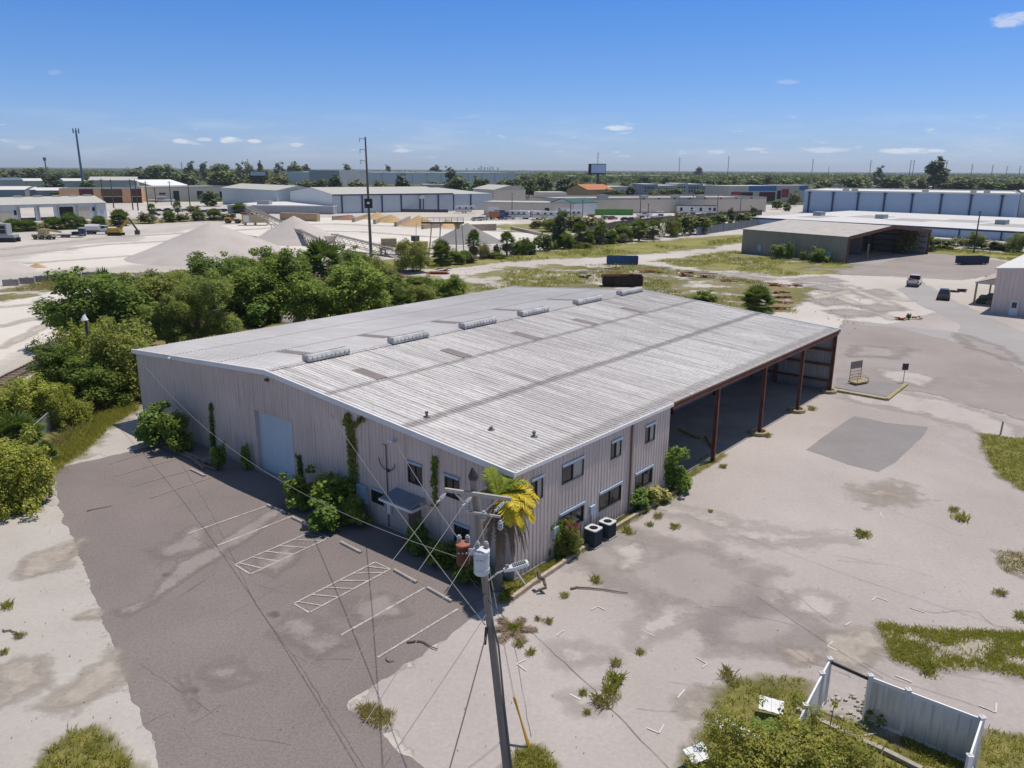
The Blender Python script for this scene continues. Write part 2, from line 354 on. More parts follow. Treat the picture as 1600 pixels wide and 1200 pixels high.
# stains, sand streaks and worn places of the yard
for i, (pl, mt, am) in enumerate([
    ([(1010, 790), (1080, 815), (1160, 850), (1260, 850), (1320, 845), (1250, 835), (1170, 825), (1100, 800), (1040, 780)], PALE, 1.2),
    ([(850, 850), (930, 835), (1080, 850), (1180, 890), (1200, 950), (1120, 985), (1010, 930), (920, 890)], DARKC, 1.6),
    ([(1130, 960), (1230, 935), (1280, 985), (1210, 1015), (1120, 1010)], DARKC, 1.2),
    ([(1040, 940), (1080, 950), (1060, 990), (1000, 1010), (990, 980)], PALE, .8),
    ([(1250, 925), (1330, 940), (1300, 965), (1230, 955)], PALE, .7),
    ([(1345, 765), (1410, 758), (1425, 782), (1360, 785)], DIRT, 1.4),
    ([(1290, 990), (1360, 985), (1400, 1020), (1330, 1045), (1280, 1030)], DIRT, .55),
    ([(1220, 1010), (1260, 1015), (1290, 1040), (1240, 1040)], DIRT, .4),
    ([(860, 1010), (910, 1000), (950, 1025), (890, 1050)], PALE, .7), ([(880, 1090), (940, 1075), (960, 1100), (900, 1120)], PALE, .6),
    ([(1060, 1090), (1095, 1080), (1100, 1110), (1070, 1120)], DIRT, .5),
    ([(1330, 600), (1500, 630), (1600, 670), (1600, 700), (1450, 650), (1320, 625)], PALE, 1.0),
    ([(1255, 448), (1300, 444), (1345, 450), (1300, 457)], DARKC, 1.5), ([(1262, 470), (1300, 466), (1330, 474), (1290, 479)], DARKC, 1.3), ([(1290, 486), (1330, 483), (1380, 492), (1320, 497)], DARKC, 1.2), ([(1335, 455), (1380, 452), (1400, 462), (1350, 466)], DARKC, 1.2), ([(1100, 425), (1160, 428), (1210, 438), (1150, 440)], DARKC, 1.5), ([(1230, 436), (1290, 432), (1320, 440), (1260, 444)], DARKC, 1.5), ([(1340, 478), (1390, 474), (1420, 484), (1370, 488)], DARKC, 1.0), ([(1490, 520), (1560, 540), (1600, 570), (1520, 545)], DARKC, 1.0), ([(1340, 540), (1420, 545), (1400, 560), (1330, 556)], DARKC, 1.2), ([(1380, 575), (1470, 590), (1440, 604), (1370, 590)], PALE, 1.2),
    ([(960, 850), (1000, 848), (1010, 880), (970, 890)], PALE, .6),
    ([(70, 860), (130, 845), (105, 885), (30, 905), (30, 880)], DIRT, .5), ([(0, 1040), (60, 1030), (80, 1070), (0, 1100)], DIRT, .6),
    ([(120, 1060), (180, 1020), (195, 1060), (120, 1110), (60, 1105)], DIRT, .6), ([(140, 955), (160, 950), (160, 968), (120, 965)], DIRT, .3)]):
    soft_sheet('ground_stain', pts(pl), .022+.0005*i, mt, am, 1.2, 26)
LIGHTA = groundm('worn_light_asphalt', (.235, .205, .196), (.26, .228, .218), .5, 8., .1, alpha=.5, soft=.7)
for i, (pl, am) in enumerate([([(170, 955), (240, 935), (280, 880), (330, 855), (420, 800), (450, 790), (400, 835), (340, 870), (290, 905), (230, 945), (190, 965)], .35),
    ([(400, 880), (450, 850), (470, 870), (430, 900)], .6), ([(275, 1060), (290, 1055), (310, 1100), (300, 1110)], .3), ([(320, 1050), (370, 1035), (390, 1060), (340, 1075)], .6),
    ([(520, 940), (600, 930), (640, 960), (560, 980)], .7), ([(240, 860), (310, 820), (330, 850), (250, 880)], .8), ([(460, 960), (540, 1000), (500, 1030), (440, 990)], .8)]):
    soft_sheet('asphalt_stain', pts(pl), .034+.0005*i, LIGHTA, am, 1.1, 26)
# cracks and thin dark lines in the paving
CRK_SHADOW = flat('crack_and_wire_shadow', (.125, .112, .105), .9)
def crack_or_wire_shadow(l, wd, z, amp=.05):
    P = [at(x, y, z) for x, y in l]; m = MB(); q = []
    for a, b in zip(P, P[1:]):
        k = max(1, int((b-a).length/.5)); q += [a.lerp(b, i/k) for i in range(k)]
    q.append(P[-1]); q = [p+Vector((mnoise.noise(p*1.7)*amp, mnoise.noise(p*1.7+Vector((9, 3, 1)))*amp, 0)) for p in q]
    L_ = []; R_ = []
    for i, p in enumerate(q):
        t = (q[min(i+1, len(q)-1)]-q[max(0, i-1)]).normalized(); n_ = Vector((-t.y, t.x, 0))*wd*(.5+.4*mnoise.noise(p*3)); L_.append(p+n_); R_.append(p-n_)
    m.add(L_+R_, [(i, len(q)+i, len(q)+i+1, i+1) for i in range(len(q)-1)]); tag(m.build('crack_or_wire_shadow', CRK_SHADOW), kind='structure')
crack_or_wire_shadow([(818, 975), (930, 1080), (1045, 1200)], .02, .04, .1); crack_or_wire_shadow([(262, 690), (330, 800), (400, 945), (470, 1040), (570, 1200)], .011, .04); crack_or_wire_shadow([(800, 990), (830, 1150)], .012, .04)  # the long line over the parking lot paints a wire's cast shadow
crack_or_wire_shadow([(1348, 1035), (1400, 1062), (1550, 1110)], .015, .04); crack_or_wire_shadow([(1180, 930), (1300, 1010), (1380, 1060)], .015, .04); crack_or_wire_shadow([(1060, 800), (1330, 900), (1600, 990)], .012, .04)

# a net of finer cracks, tyre tracks and loose grit
rc = random.Random(8)
for i in range(16):
    x, y = rc.uniform(830, 1560), rc.uniform(760, 1120); a = rc.uniform(-.5, .5); n = rc.randint(3, 6); l = [(x+k*rc.uniform(25, 45)*math.cos(a), y+k*rc.uniform(8, 26)*math.sin(a+.3*rc.random())+k*8) for k in range(n)]
    crack_or_wire_shadow(l, rc.uniform(.008, .016), .04, .12)
for i in range(12):
    x, y = rc.uniform(170, 520), rc.uniform(790, 1150); a = rc.choice((.5, -.55, .1))+rc.uniform(-.2, .2); l = [(x+k*28*math.cos(a), y+k*26*math.sin(a)) for k in range(rc.randint(3, 6))]; crack_or_wire_shadow(l, rc.uniform(.008, .014), .041, .1)
TRACK = groundm('tyre_track', (.275, .245, .23), (.32, .287, .27), .6, 6., .08, alpha=.7, soft=1.4); RUT = groundm('wheel_rut', (.40, .36, .325), (.47, .425, .385), .3, 3., .08, alpha=.2, soft=.9); OIL = groundm('oil_spot', (.135, .116, .11), (.16, .138, .132), .9, 6., .1, alpha=.9, soft=.8)
def strip(l, wd):
    P = pts(l); A = []; B = []
    for i, p in enumerate(P): t = (P[min(i+1, len(P)-1)]-P[max(0, i-1)]).normalized(); n_ = Vector((-t.y, t.x))*wd/2; A.append(p+n_); B.append(p-n_)
    return A+B[::-1]
k_ = 0
for l, wd, mt in [
    ([(0, 390), (160, 372), (330, 362), (430, 356)], 3, RUT), ([(0, 400), (170, 382), (340, 372)], 2.5, RUT), ([(40, 412), (200, 400), (300, 404), (420, 392)], 2, RUT), ([(380, 352), (520, 350), (680, 356), (840, 364)], 3, RUT), ([(420, 360), (560, 362), (700, 372), (800, 376)], 2.5, RUT), ([(0, 480), (110, 470), (220, 452)], 1.6, RUT), ([(0, 510), (90, 490), (200, 462)], 1.6, RUT), ([(0, 545), (50, 520), (110, 490)], 1.2, RUT), ([(900, 425), (1050, 430), (1180, 440), (1300, 460), (1400, 500)], 1.5, RUT), ([(980, 412), (1100, 425), (1250, 438), (1380, 462)], 1.5, RUT), ([(1250, 470), (1330, 455), (1420, 470)], 2, RUT), ([(1240, 440), (1320, 445), (1400, 480)], 2, RUT)]:
    k_ += 1; soft_sheet('wheel_track', strip(l, wd), .028+.0003*k_, mt, wd*.55, .8, 90)
for x, y, s in [(430, 960, 6), (300, 1080, 7), (610, 950, 5), (480, 1010, 5), (260, 900, 5)]:
    k_ += 1; soft_sheet('oil_stain', pts([(x-s, y), (x-s*.4, y-s*.4), (x+s*.7, y-s*.3), (x+s, y+s*.2), (x, y+s*.5)]), .028+.0003*k_, OIL, .25, .5, 18)
m = MB()
def grit(poly, n, r0, r1):
    for x, y in inside(pts(poly), n):
        r = rc.uniform(r0, r1); a = rc.random()*6; m.add([(x+r*math.cos(a+i*1.57)*rc.uniform(.6, 1), y+r*math.sin(a+i*1.57)*rc.uniform(.6, 1), .05) for i in range(4)]+[(x, y, .05+r*.7)], [(0, 1, 4), (1, 2, 4), (2, 3, 4), (3, 0, 4)])
grit([(780, 960), (1080, 750), (1320, 620), (1600, 700), (1620, 1000), (1200, 1100), (700, 1250), (640, 1060)], 900, .015, .045); grit([(90, 740), (400, 800), (760, 950), (560, 1200), (260, 1200)], 500, .015, .04); grit([(0, 850), (90, 800), (220, 1120), (210, 1220), (0, 1220)], 300, .015, .05); grit([(600, 420), (1150, 400), (1350, 430), (1350, 560), (1240, 480), (900, 455), (640, 470)], 1600, .06, .2)
tag(m.build('loose_grit', mat('grit_stone', (.30, .27, .24), .95, .4, 3)), kind='stuff')

# painted markings: stall lines, hatched bays, survey corners
PAINT = groundm('worn_white_paint', (.33, .30, .288), (.46, .43, .41), 2.5, 9., .15); SPAINT = groundm('survey_paint', (.50, .47, .45), (.60, .57, .55), 2.5, 9., .1); YPAINT = groundm('worn_yellow_paint', (.21, .18, .16), (.33, .27, .19), 2.5, 9., .15)
def stripe(a, b, wd=.1, mt=PAINT, name='stall_line', z=.038):
    a, b = at(*a, z), at(*b, z); t = (b-a).normalized(); n_ = Vector((-t.y, t.x, 0))*wd/2
    k = max(1, int((b-a).length/.6)); m = MB()
    for i in range(k):
        p, q = a.lerp(b, i/k), a.lerp(b, (i+.97)/k); e = 1+random.uniform(-.25, .1); m.quad(p+n_*e, p-n_*e, q-n_*e, q+n_*e)
    tag(m.build(name, mt), kind='structure')
for a, b in [((590, 1027), (716, 951)), ((533, 992), (664, 918)), ((340, 852), (455, 807)), ((292, 834), (418, 790))]: stripe(a, b, .13)
for a, b in [((170, 725), (262, 697)), ((178, 744), (285, 714)), ((205, 760), (318, 728)), ((235, 778), (355, 737))]: stripe(a, b, .1, YPAINT)
for quad in ([(459, 943), (586, 878), (610, 889), (483, 957)], [(367, 882), (490, 829), (514, 840), (391, 897)]):
    for i in range(4): stripe(quad[i], quad[(i+1) % 4], .11, PAINT, 'hatched_bay_line')
    L1 = [(quad[0][0]+(quad[1][0]-quad[0][0])*t, quad[0][1]+(quad[1][1]-quad[0][1])*t) for t in (.05, .22, .39, .56, .73, .9)]
    L2 = [(quad[3][0]+(quad[2][0]-quad[3][0])*t, quad[3][1]+(quad[2][1]-quad[3][1])*t) for t in (.16, .36, .55, .73, .92, 1.)]
    for p, q in zip(L1, L2): stripe(p, q, .1, PAINT, 'hatched_bay_line', .043)
for l in ([(924, 953), (934, 947), (946, 953)], [(821, 1030), (808, 1037), (823, 1048)], [(869, 993), (882, 984)], [(1005, 985), (1023, 994)], [(1088, 1027), (1105, 1037), (1097, 1043)], [(1011, 1137), (1030, 1145), (1038, 1131)],
          [(890, 1084), (908, 1093)], [(1059, 1090), (1070, 1077)], [(1363, 938), (1369, 932), (1388, 939)], [(1422, 949), (1446, 957)], [(1321, 977), (1330, 971)], [(1301, 1002), (1293, 1009), (1308, 1016)], [(1399, 1055), (1426, 1066)], [(1530, 1102), (1556, 1113), (1557, 1098)], [(1376, 800), (1377, 808)]):
    for a, b in zip(l, l[1:]): stripe(a, b, .07, SPAINT, 'survey_mark')
stripe((1314, 413), (1420, 428), .5, PAINT, 'apron_line')

# grass and weeds growing in the ground: fields far off, patches near
for nm, pl, z, mt, am, cv in [
    ('grass_field', [(640, 424), (690, 412), (790, 400), (860, 392), (930, 384), (1010, 378), (1110, 370), (1170, 366), (1180, 376), (1120, 386), (1020, 396), (940, 402), (880, 404), (800, 408), (700, 418)], .026, GRASSF, 4, .9),
    ('grass_field', [(1030, 408), (1100, 398), (1160, 392), (1250, 400), (1325, 412), (1300, 424), (1240, 432), (1160, 426), (1060, 416)], .026, GRASSF, 5, .25),
    ('grass_field', [(740, 430), (800, 418), (870, 414), (930, 420), (900, 440), (860, 450), (820, 448)], .026, GRASSF, 5, .12),
    ('grass_field', [(830, 452), (900, 440), (950, 448), (1000, 455), (1090, 462), (1160, 470), (1110, 478), (1040, 470), (900, 462)], .026, GRASSD, 4, .3),
    ('grass_field', [(900, 420), (1000, 415), (1090, 425), (1180, 440), (1260, 450), (1240, 480), (1180, 490), (1060, 462), (960, 440)], .026, GRASSD, 5, .08),
    ('grass_field', [(1400, 384), (1470, 388), (1600, 396), (1700, 402), (1700, 412), (1580, 407), (1500, 399), (1430, 393)], .03, GRASSF, 3, 1.1),
    ('grass_field', [(760, 352), (850, 350), (950, 352), (1010, 348), (930, 362), (860, 366), (800, 362)], .026, GRASSF, 6, 1.),
    ('grass_field', [(600, 408), (690, 400), (760, 402), (700, 412), (640, 418), (590, 420)], .026, GRASSF, 3, .5),
    ('grass_field', [(560, 440), (640, 430), (720, 440), (760, 452), (700, 470), (600, 480), (540, 470)], .026, GRASSF, 4, .35),
    ('grass_field', [(0, 455), (90, 435), (180, 428), (300, 424), (330, 436), (200, 442), (90, 452), (0, 470)], .026, GRASSD, 4, .1),
    ('grass_field', [(0, 362), (100, 358), (210, 350), (330, 345), (360, 340), (200, 342), (0, 350)], .026, GRASSD, 8, .3),
    ('grass_verge', [(20, 780), (70, 700), (130, 660), (190, 632), (260, 610), (300, 560), (360, 520), (480, 490), (600, 470), (520, 520), (330, 560), (215, 640), (170, 668), (140, 700), (110, 722), (80, 740)], .026, GRASS, .9, .9),
    ('grass_verge', [(-300, 660), (0, 600), (80, 560), (200, 520), (420, 470), (620, 440), (560, 480), (300, 560), (215, 610), (60, 720), (40, 780), (-100, 860), (-400, 900)], .018, GRASSD, 2, 1.2)]:
    GZ = globals().get('GZ', 0)+.0011; soft_sheet(nm, pts(pl), z+GZ, mt, am, cv, 80)
NEARP = [('weed_patch', [(1370, 975), (1440, 985), (1520, 988), (1640, 992), (1680, 1060), (1600, 1058), (1520, 1045), (1440, 1045), (1395, 1030), (1385, 1000)], .5, 2200, 'edge'),
    ('weed_patch', [(1530, 678), (1580, 684), (1660, 690), (1700, 790), (1600, 768), (1565, 745), (1540, 710)], .5, 1500, 'all'),
    ('weed_patch', [(1556, 862), (1600, 865), (1640, 900), (1600, 905), (1565, 890)], .4, 160, 'dry'),
    ('weed_patch', [(60, 1190), (110, 1145), (150, 1140), (195, 1170), (215, 1210), (180, 1290), (20, 1290)], .4, 500, 'all'),
    ('weed_patch', [(800, 1185), (826, 1165), (855, 1175), (870, 1205), (870, 1260), (780, 1260)], .3, 350, 'all'),
    ('weed_patch', [(556, 1108), (582, 1102), (612, 1118), (606, 1138), (580, 1132)], .25, 160, 'dry'),
    ('weed_patch', [(1140, 1070), (1200, 1060), (1262, 1066), (1260, 1110), (1330, 1130), (1450, 1190), (1440, 1330), (1100, 1330), (1060, 1220), (1110, 1120)], .5, 900, 'all'),
    ('weed_patch', [(1410, 1140), (1500, 1175), (1510, 1260), (1440, 1260)], .4, 300, 'all'), ('weed_patch', [(1535, 1140), (1640, 1165), (1700, 1290), (1520, 1290)], .4, 400, 'all'),
    ('weed_strip', [(775, 940), (800, 905), (870, 872), (935, 832), (1000, 790), (1050, 765), (1070, 742), (1076, 752), (1058, 775), (1010, 800), (950, 838), (880, 880), (830, 915), (790, 945)], .25, 2600, 'all'),
    ('weed_strip', [(650, 838), (700, 866), (760, 896), (796, 910), (780, 925), (730, 905), (660, 868)], .25, 700, 'all'),
    ('weed_strip', [(1060, 742), (1118, 706), (1135, 712), (1070, 752)], .25, 120, 'all')]
for i, (nm, pl, am, nb, k) in enumerate(NEARP): soft_sheet(nm+'_soil', pts(pl), .046+.0004*i, DIRT if k != 'all' else GRASS, am, 1., 40)
BLADE = leafm('grass_blades', (.30, .315, .05), (.60, .55, .12), .4, .4, dead=(.55, .42, .24)); BLADED = leafm('dry_grass_blades', (.34, .29, .10), (.58, .47, .23), .3, .4)
def blades(m, x, y, h, n, sp, rnd=random):
    for _ in range(n):
        a = rnd.uniform(0, 6.283); r = sp*math.sqrt(rnd.random()); bx_, by_ = x+r*math.cos(a), y+r*math.sin(a); hh = h*rnd.uniform(.5, 1.15); b = rnd.uniform(0, 6.283); wd = .012+.03*hh
        q_ = rnd.uniform(.35, 1.15); lx, ly = math.cos(b)*hh*q_, math.sin(b)*hh*q_; px_, py_ = -math.sin(b)*wd, math.cos(b)*wd
        m.add([(bx_-px_, by_-py_, 0), (bx_+px_, by_+py_, 0), (bx_+lx*.45+px_*.7, by_+ly*.45+py_*.7, hh*.65), (bx_+lx, by_+ly, hh), (bx_+lx*.45-px_*.7, by_+ly*.45-py_*.7, hh*.65)], [(0, 1, 2, 3, 4)])
for nm, pl, am, nb, k in NEARP:
    P = pts(pl); m = MB(); got = inside(P, nb*6)
    if k == 'edge': got = [g for g in got if sdist(np.array([g]), P)[0] < .7 or mnoise.noise(Vector((g[0]*.8, g[1]*.8, 0))) > .02 or random.random() < .12]
    for x, y in got[:nb]: blades(m, x, y, random.uniform(.09, .26), 6, .18)
    tag(m.build(nm, BLADED if k == 'dry' else BLADE), kind='stuff')
# low scrub of the back lot
def scrub(poly, n, h0, h1, mt, nm):
    m = MB()
    for x, y in inside(pts(poly), n):
        if mnoise.noise(Vector((x*.07, y*.07, 4))) < -.05: continue
        blades(m, x, y, random.uniform(h0, h1), 6, random.uniform(.3, .9))
    tag(m.build(nm, mt), kind='stuff')
scrub([(640, 424), (690, 412), (860, 392), (1010, 378), (1170, 366), (1180, 376), (1020, 396), (880, 404), (700, 418)], 7000, .3, .8, BLADE, 'field_scrub'); scrub([(1030, 408), (1100, 398), (1160, 392), (1325, 412), (1300, 424), (1240, 432), (1060, 416)], 3000, .25, .6, BLADE, 'field_scrub'); scrub([(640, 470), (740, 430), (870, 414), (1000, 415), (1260, 450), (1240, 490), (1060, 470), (900, 462), (760, 455)], 7000, .2, .6, BLADE, 'dry_field_scrub'); scrub([(1400, 384), (1470, 388), (1600, 396), (1700, 404), (1580, 407), (1430, 393)], 1600, .3, .7, BLADE, 'field_scrub')
scrub([(20, 455), (90, 438), (180, 430), (300, 426), (330, 436), (200, 446), (90, 456)], 1500, .3, .8, BLADED, 'dry_field_scrub'); scrub([(80, 720), (130, 650), (215, 600), (300, 540), (480, 490), (620, 440), (740, 455), (640, 480), (480, 510), (300, 570), (215, 640)], 3000, .3, .8, BLADE, 'thicket_floor_grass')
# verge grass beside the bushes
m = MB()
for x, y in inside(pts([(40, 770), (80, 705), (130, 660), (190, 632), (215, 640), (170, 668), (140, 700), (100, 728)]), 2600): blades(m, x, y, random.uniform(.2, .5), 5, .2)
tag(m.build('verge_grass', BLADE), kind='stuff')
m = MB()
for x, y in inside(pts([(40, 790), (50, 745), (80, 690), (130, 640), (150, 645), (110, 690), (80, 720)]), 500): blades(m, x, y, random.uniform(.4, .9), 6, .25)
tag(m.build('dry_verge_grass', BLADED), kind='stuff')
# single weed tufts in the cracks of the yard
tuft = []
for k in range(3):
    m = MB(); random.seed(20+k); blades(m, 0, 0, .42, 70, .32); blades(m, .2, .1, .25, 30, .4); tuft.append(m.mesh('weed_tuft', BLADE if k < 2 else BLADED))
for i, (x, y, s, lb) in enumerate([(1348, 838, 1.5, 'bushy green weed tuft alone in the middle of the concrete yard'), (1503, 812, 1.6, 'wide weed tuft near the right edge below the dark patch'), (1490, 798, .9, 'low weed sprig just above a wider tuft near the right edge'),
    (930, 908, .9, 'round green weed tuft just above the fallen branch on the yard'), (882, 932, .7, 'small weed tuft left of the fallen branch'), (858, 972, .7, 'small weed tuft in front of the palm debris'), (829, 1020, .7, 'lone weed tuft beside the left survey corner mark'), (1000, 1020, .6, 'tiny dark weed tuft in the middle of the survey marks'),
    (963, 1038, .8, 'weed tuft beside a pale chip near the yard cracks'), (963, 1062, 1.2, 'topmost weed clump of the line of weeds along the yard cracks'), (955, 1080, 1.2, 'middle weed clump of the line of weeds along the yard cracks'), (940, 1100, 1.5, 'broad dry weed clump lowest along the yard cracks'), (912, 1084, .6, 'small weed tuft beside a white survey dash'), (918, 1114, .5, 'dark weed speck below the clumps on the cracks'),
    (1137, 1058, 1.4, 'tall upright grass tuft at the corner of the overgrown bed'), (1055, 825, .9, 'dry weed tuft on the yard in front of the yellow shrub'), (1016, 821, .7, 'thin upright weed beside the kerb stones'), (1028, 808, .9, 'low weed clump beside the kerb under the yellow shrub'), (980, 832, 1.1, 'dry spreading weed clump beside the condensing units'), (1110, 800, .5, 'tiny weed near the pale tyre track'),
    (1563, 928, .9, 'flat brown weed tuft at the right edge of the yard'), (1448, 1048, 1.2, 'green weed tuft hanging off the lower side of the weed bed'), (1268, 640, 1.3, 'yellow green weed at the edge of the bay shadow nearest the last column'), (1200, 682, 1., 'small green weed at the edge of the bay shadow by the middle column'), (1130, 730, .8, 'dry weed at the shadow edge near the first column'), (12, 948, .9, 'weed tuft on the pale concrete at the left edge'), (30, 995, .7, 'weed tuft with a dry twig on the pale concrete'), (8, 1020, .6, 'low weed tuft under the twig at the left edge'), (1596, 965, 1., 'green weed tuft cut by the right edge of the yard'), (840, 968, .5, 'sparse weed sprout between two tufts near the palm'), (805, 985, 1.1, 'dark weed tuft in the palm shade'), (812, 1008, .7, 'weed tuft just outside the palm shade')]):
    o = bpy.data.objects.new('weed_tuft', tuft[i % 3]); COL.objects.link(o); o.location = at(x, y, .03); s *= .8 if s < 1.3 else .68; o.scale = (s, s, s*.9); o.rotation_euler = (0, 0, i*1.7)
    tag(o, lb, 'weed', 'weed tufts growing through the yard')
random.seed(11)
# ================================================================== MAIN WAREHOUSE (u along the eave, v along the gable)
WL, WW, HE, HR, VR = 46.23, 39.72, 5.9, 7.40, 20.83
def ztop(v): return HE+(HR-HE)*(v/VR if v < VR else (WW-v)/(WW-VR))
def panelmat(name, c, streak, sh=.12, rough=.6):
    m = NT(name); co = m.co('Object'); big = m.noise(co, .25, 5); st = m.noise(m.co('Object', (5, 5, .25)), 1.2, 5); fine = m.noise(co, 14, 3)
    cc = m.mix(m.rng(big, .3, .7), k3(c, 1-sh), k3(c, 1+sh)); cc = m.mix(m.rng(st, .48, .72, 0, .7), cc, streak); cc = m.mix(m.rng(fine, .3, .7, 0, .25), cc, k3(c, .7))
    z = m.n('ShaderNodeSeparateXYZ'); m.l(co, z.inputs[0]); low = m.math('MULTIPLY', m.rng(m.math('ADD', z.outputs[2], m.rng(st, .3, .7, -.5, .5)), .9, .0), .55)
    cc = m.mix(low, cc, k3(streak, .8))
    m.l(cc, m.p.inputs['Base Color']); m.p.inputs['Roughness'].default_value = rough; m.p.inputs['Specular IOR Level'].default_value = .3; MATS[name] = m.mat; return m.mat
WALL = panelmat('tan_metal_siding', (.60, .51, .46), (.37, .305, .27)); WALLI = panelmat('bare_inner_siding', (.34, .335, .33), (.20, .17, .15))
TRIM = mat('white_metal_trim', (.66, .66, .67), .45, .1, .7); RUST = mat('red_oxide_steel', (.15, .068, .05), .7, .35, 1.5, spec=.2); BLUEG = mat('pale_blue_trim', (.34, .43, .53), .5, .1, 2)
GLASS = flat('dark_window_glass', (.025, .03, .035), .08); BLIND = mat('window_blind', (.42, .40, .36), .7, .1, 3); FRAME = flat('dark_window_frame', (.06, .055, .05), .5)
DOORB = panelmat('pale_blue_door', (.52, .60, .66), (.42, .48, .53), .06)
def roofmat(name):
    m = NT(name); co = m.co('Object'); g = m.n('ShaderNodeSeparateXYZ'); m.l(co, g.inputs[0]); U_, V_ = g.outputs[0], g.outputs[1]
    s1 = m.noise(m.co('Object', (3.3, .09, 1)), 1.0, 8, .7); s2 = m.noise(m.co('Object', (1.1, .25, 1)), 1.0, 7, .65); big = m.noise(co, .07, 4); fine = m.noise(m.co('Object', (6, 1.2, 1)), 2.2, 6, .75)
    c = m.mix(m.rng(big, .35, .65), (.52, .495, .485), (.66, .635, .62))
    rs = m.rng(V_, 21.2, 20.6)     # the weathered slope: lichen and grime stand on the side away from the rain
    gr = m.math('MULTIPLY', m.rng(s1, .42, .66, 0, .85), m.math('ADD', m.math('MULTIPLY', rs, .62), .26))
    c = m.mix(gr, c, (.235, .215, .205))
    gr2 = m.math('MULTIPLY', m.rng(fine, .48, .66, 0, .75), m.math('ADD', m.math('MULTIPLY', rs, .6), .18)); c = m.mix(gr2, c, (.21, .195, .19))
    c = m.mix(m.math('MULTIPLY', m.rng(s2, .55, .7), .35), c, (.80, .76, .735))
    # panel laps collect dirt
    tot = None
    for v0, wd, k in ((7.8, .5, .72), (14.75, .36, .62), (.5, .6, .5), (20.83, .4, .5), (27.1, .13, .9), (33.7, .13, .9)):
        d = m.math('ABSOLUTE', m.math('SUBTRACT', m.math('ADD', V_, m.rng(s2, .3, .7, -.25*wd, .25*wd)), v0), 0)
        b = m.math('MULTIPLY', m.math('MULTIPLY', m.rng(d, wd, wd*.35), k), m.rng(fine, .3, .5, .35, 1)); tot = b if tot is None else m.math('MAXIMUM', tot, b)
    c = m.mix(tot, c, (.17, .155, .15))
    m.l(c, m.p.inputs['Base Color']); m.p.inputs['Roughness'].default_value = .62; m.p.inputs['Specular IOR Level'].default_value = .25; m.bump(fine, .15)
    return m.mat
ROOFM = roofmat('weathered_roof_sheet')
SKYL = mat('brown_fibreglass', (.225, .19, .178), .6, .25, 1.2, st=(4, .5, 1))
wh = empty('warehouse', BL(0, 0, 0), 'large tan metal warehouse with ribbed grey roof and open bay at its right end', 'warehouse', None, YAW)
RP, RWD, RH = .305, .07, .032
def ribbed(s0, s1, top, openings=(), pitch=RP, rh=.028, zb=0.0):
    # strips of siding with raised ribs, holes left for doors and windows: list of (s, z, depth) quads
    br = []; k = 0; s = s0
    while s < s1-1e-6:
        a, b, c_, d_ = s, s+pitch-.075, s+pitch-.055, s+pitch-.02
        br += [(a, 0), (b, 0), (c_, rh), (d_, rh)]; s += pitch
    br.append((s1, 0)); br = [q for q in br if q[0] <= s1]
    extra = sorted({e for o in openings for e in o[:2] if s0 < e < s1}); xs = [q[0] for q in br]; ds = [q[1] for q in br]
    for e in extra: br.append((e, float(np.interp(e, xs, ds))))
    br.sort(); out = []
    for (a, da), (b, db) in zip(br, br[1:]):
        if b-a < 1e-5: continue
        mid = (a+b)/2; cuts = sorted([(o[2], o[3]) for o in openings if o[0] < mid < o[1]]); z = zb
        for c0, c1 in cuts+[(None, None)]:
            if c0 is None: out.append(((a, da, z, top(a)), (b, db, z, top(b))))
            else:
                if c0 > z+1e-4: out.append(((a, da, z, c0), (b, db, z, c0)))
                z = c1
    return out
def wall_u0(m, segs, x, sgn=-1):
    for (a, da, z0, z1), (b, db, w0, w1) in segs: m.add([(x+sgn*da, a, z0), (x+sgn*db, b, w0), (x+sgn*db, b, w1), (x+sgn*da, a, z1)], [(0, 1, 2, 3)] if sgn > 0 else [(3, 2, 1, 0)])
def wall_v(m, segs, y, sgn=-1):
    for (a, da, z0, z1), (b, db, w0, w1) in segs: m.add([(a, y+sgn*da, z0), (b, y+sgn*db, w0), (b, y+sgn*db, w1), (a, y+sgn*da, z1)], [(0, 1, 2, 3)] if sgn < 0 else [(3, 2, 1, 0)])
GWIN = [(6.6, 7.62, 3.4, 4.45), (3.8, 4.75, 3.4, 4.45), (3.1, 4.1, .95, 1.9), (9.85, 10.85, 1.3, 2.0)]
SWIN = [(1.3, 2.15, 3.95, 4.98), (3.88, 5.72, 4.08, 4.98), (8.5, 9.46, 4.15, 5.05), (12.2, 13.25, 4.1, 5.05), (11.3, 13.2, 1.3, 2.25), (7.48, 9.66, 1.3, 2.25), (3.75, 5.85, 1.3, 2.25)]
GDOOR = (18.6, 22.78, 0, 4.45)
m = MB(); wall_u0(m, ribbed(0, WW, ztop, GWIN+[GDOOR]), 0); m.build('gable_wall', WALL, wh)
m = MB(); wall_v(m, ribbed(0, 15.15, lambda s: HE, SWIN), 0); m.build('office_wall', WALL, wh)
m = MB(); wall_u0(m, ribbed(0, WW, ztop), WL, 1); wall_u0(m, [(((a, -.03, z, t)), ((b, -.03, y, t2))) for (a, d, z, t), (b, d2, y, t2) in []], WL); wall_v(m, ribbed(0, WL, lambda s: HE), WW, 1); m.build('far_wall', WALL, wh)
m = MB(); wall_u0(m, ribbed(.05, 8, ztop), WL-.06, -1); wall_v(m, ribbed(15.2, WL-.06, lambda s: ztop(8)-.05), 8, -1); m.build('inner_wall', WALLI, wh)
m = MB(); wall_u0(m, ribbed(.05, 8, ztop), 15.15, 1); m.build('bay_partition', WALLI, wh)
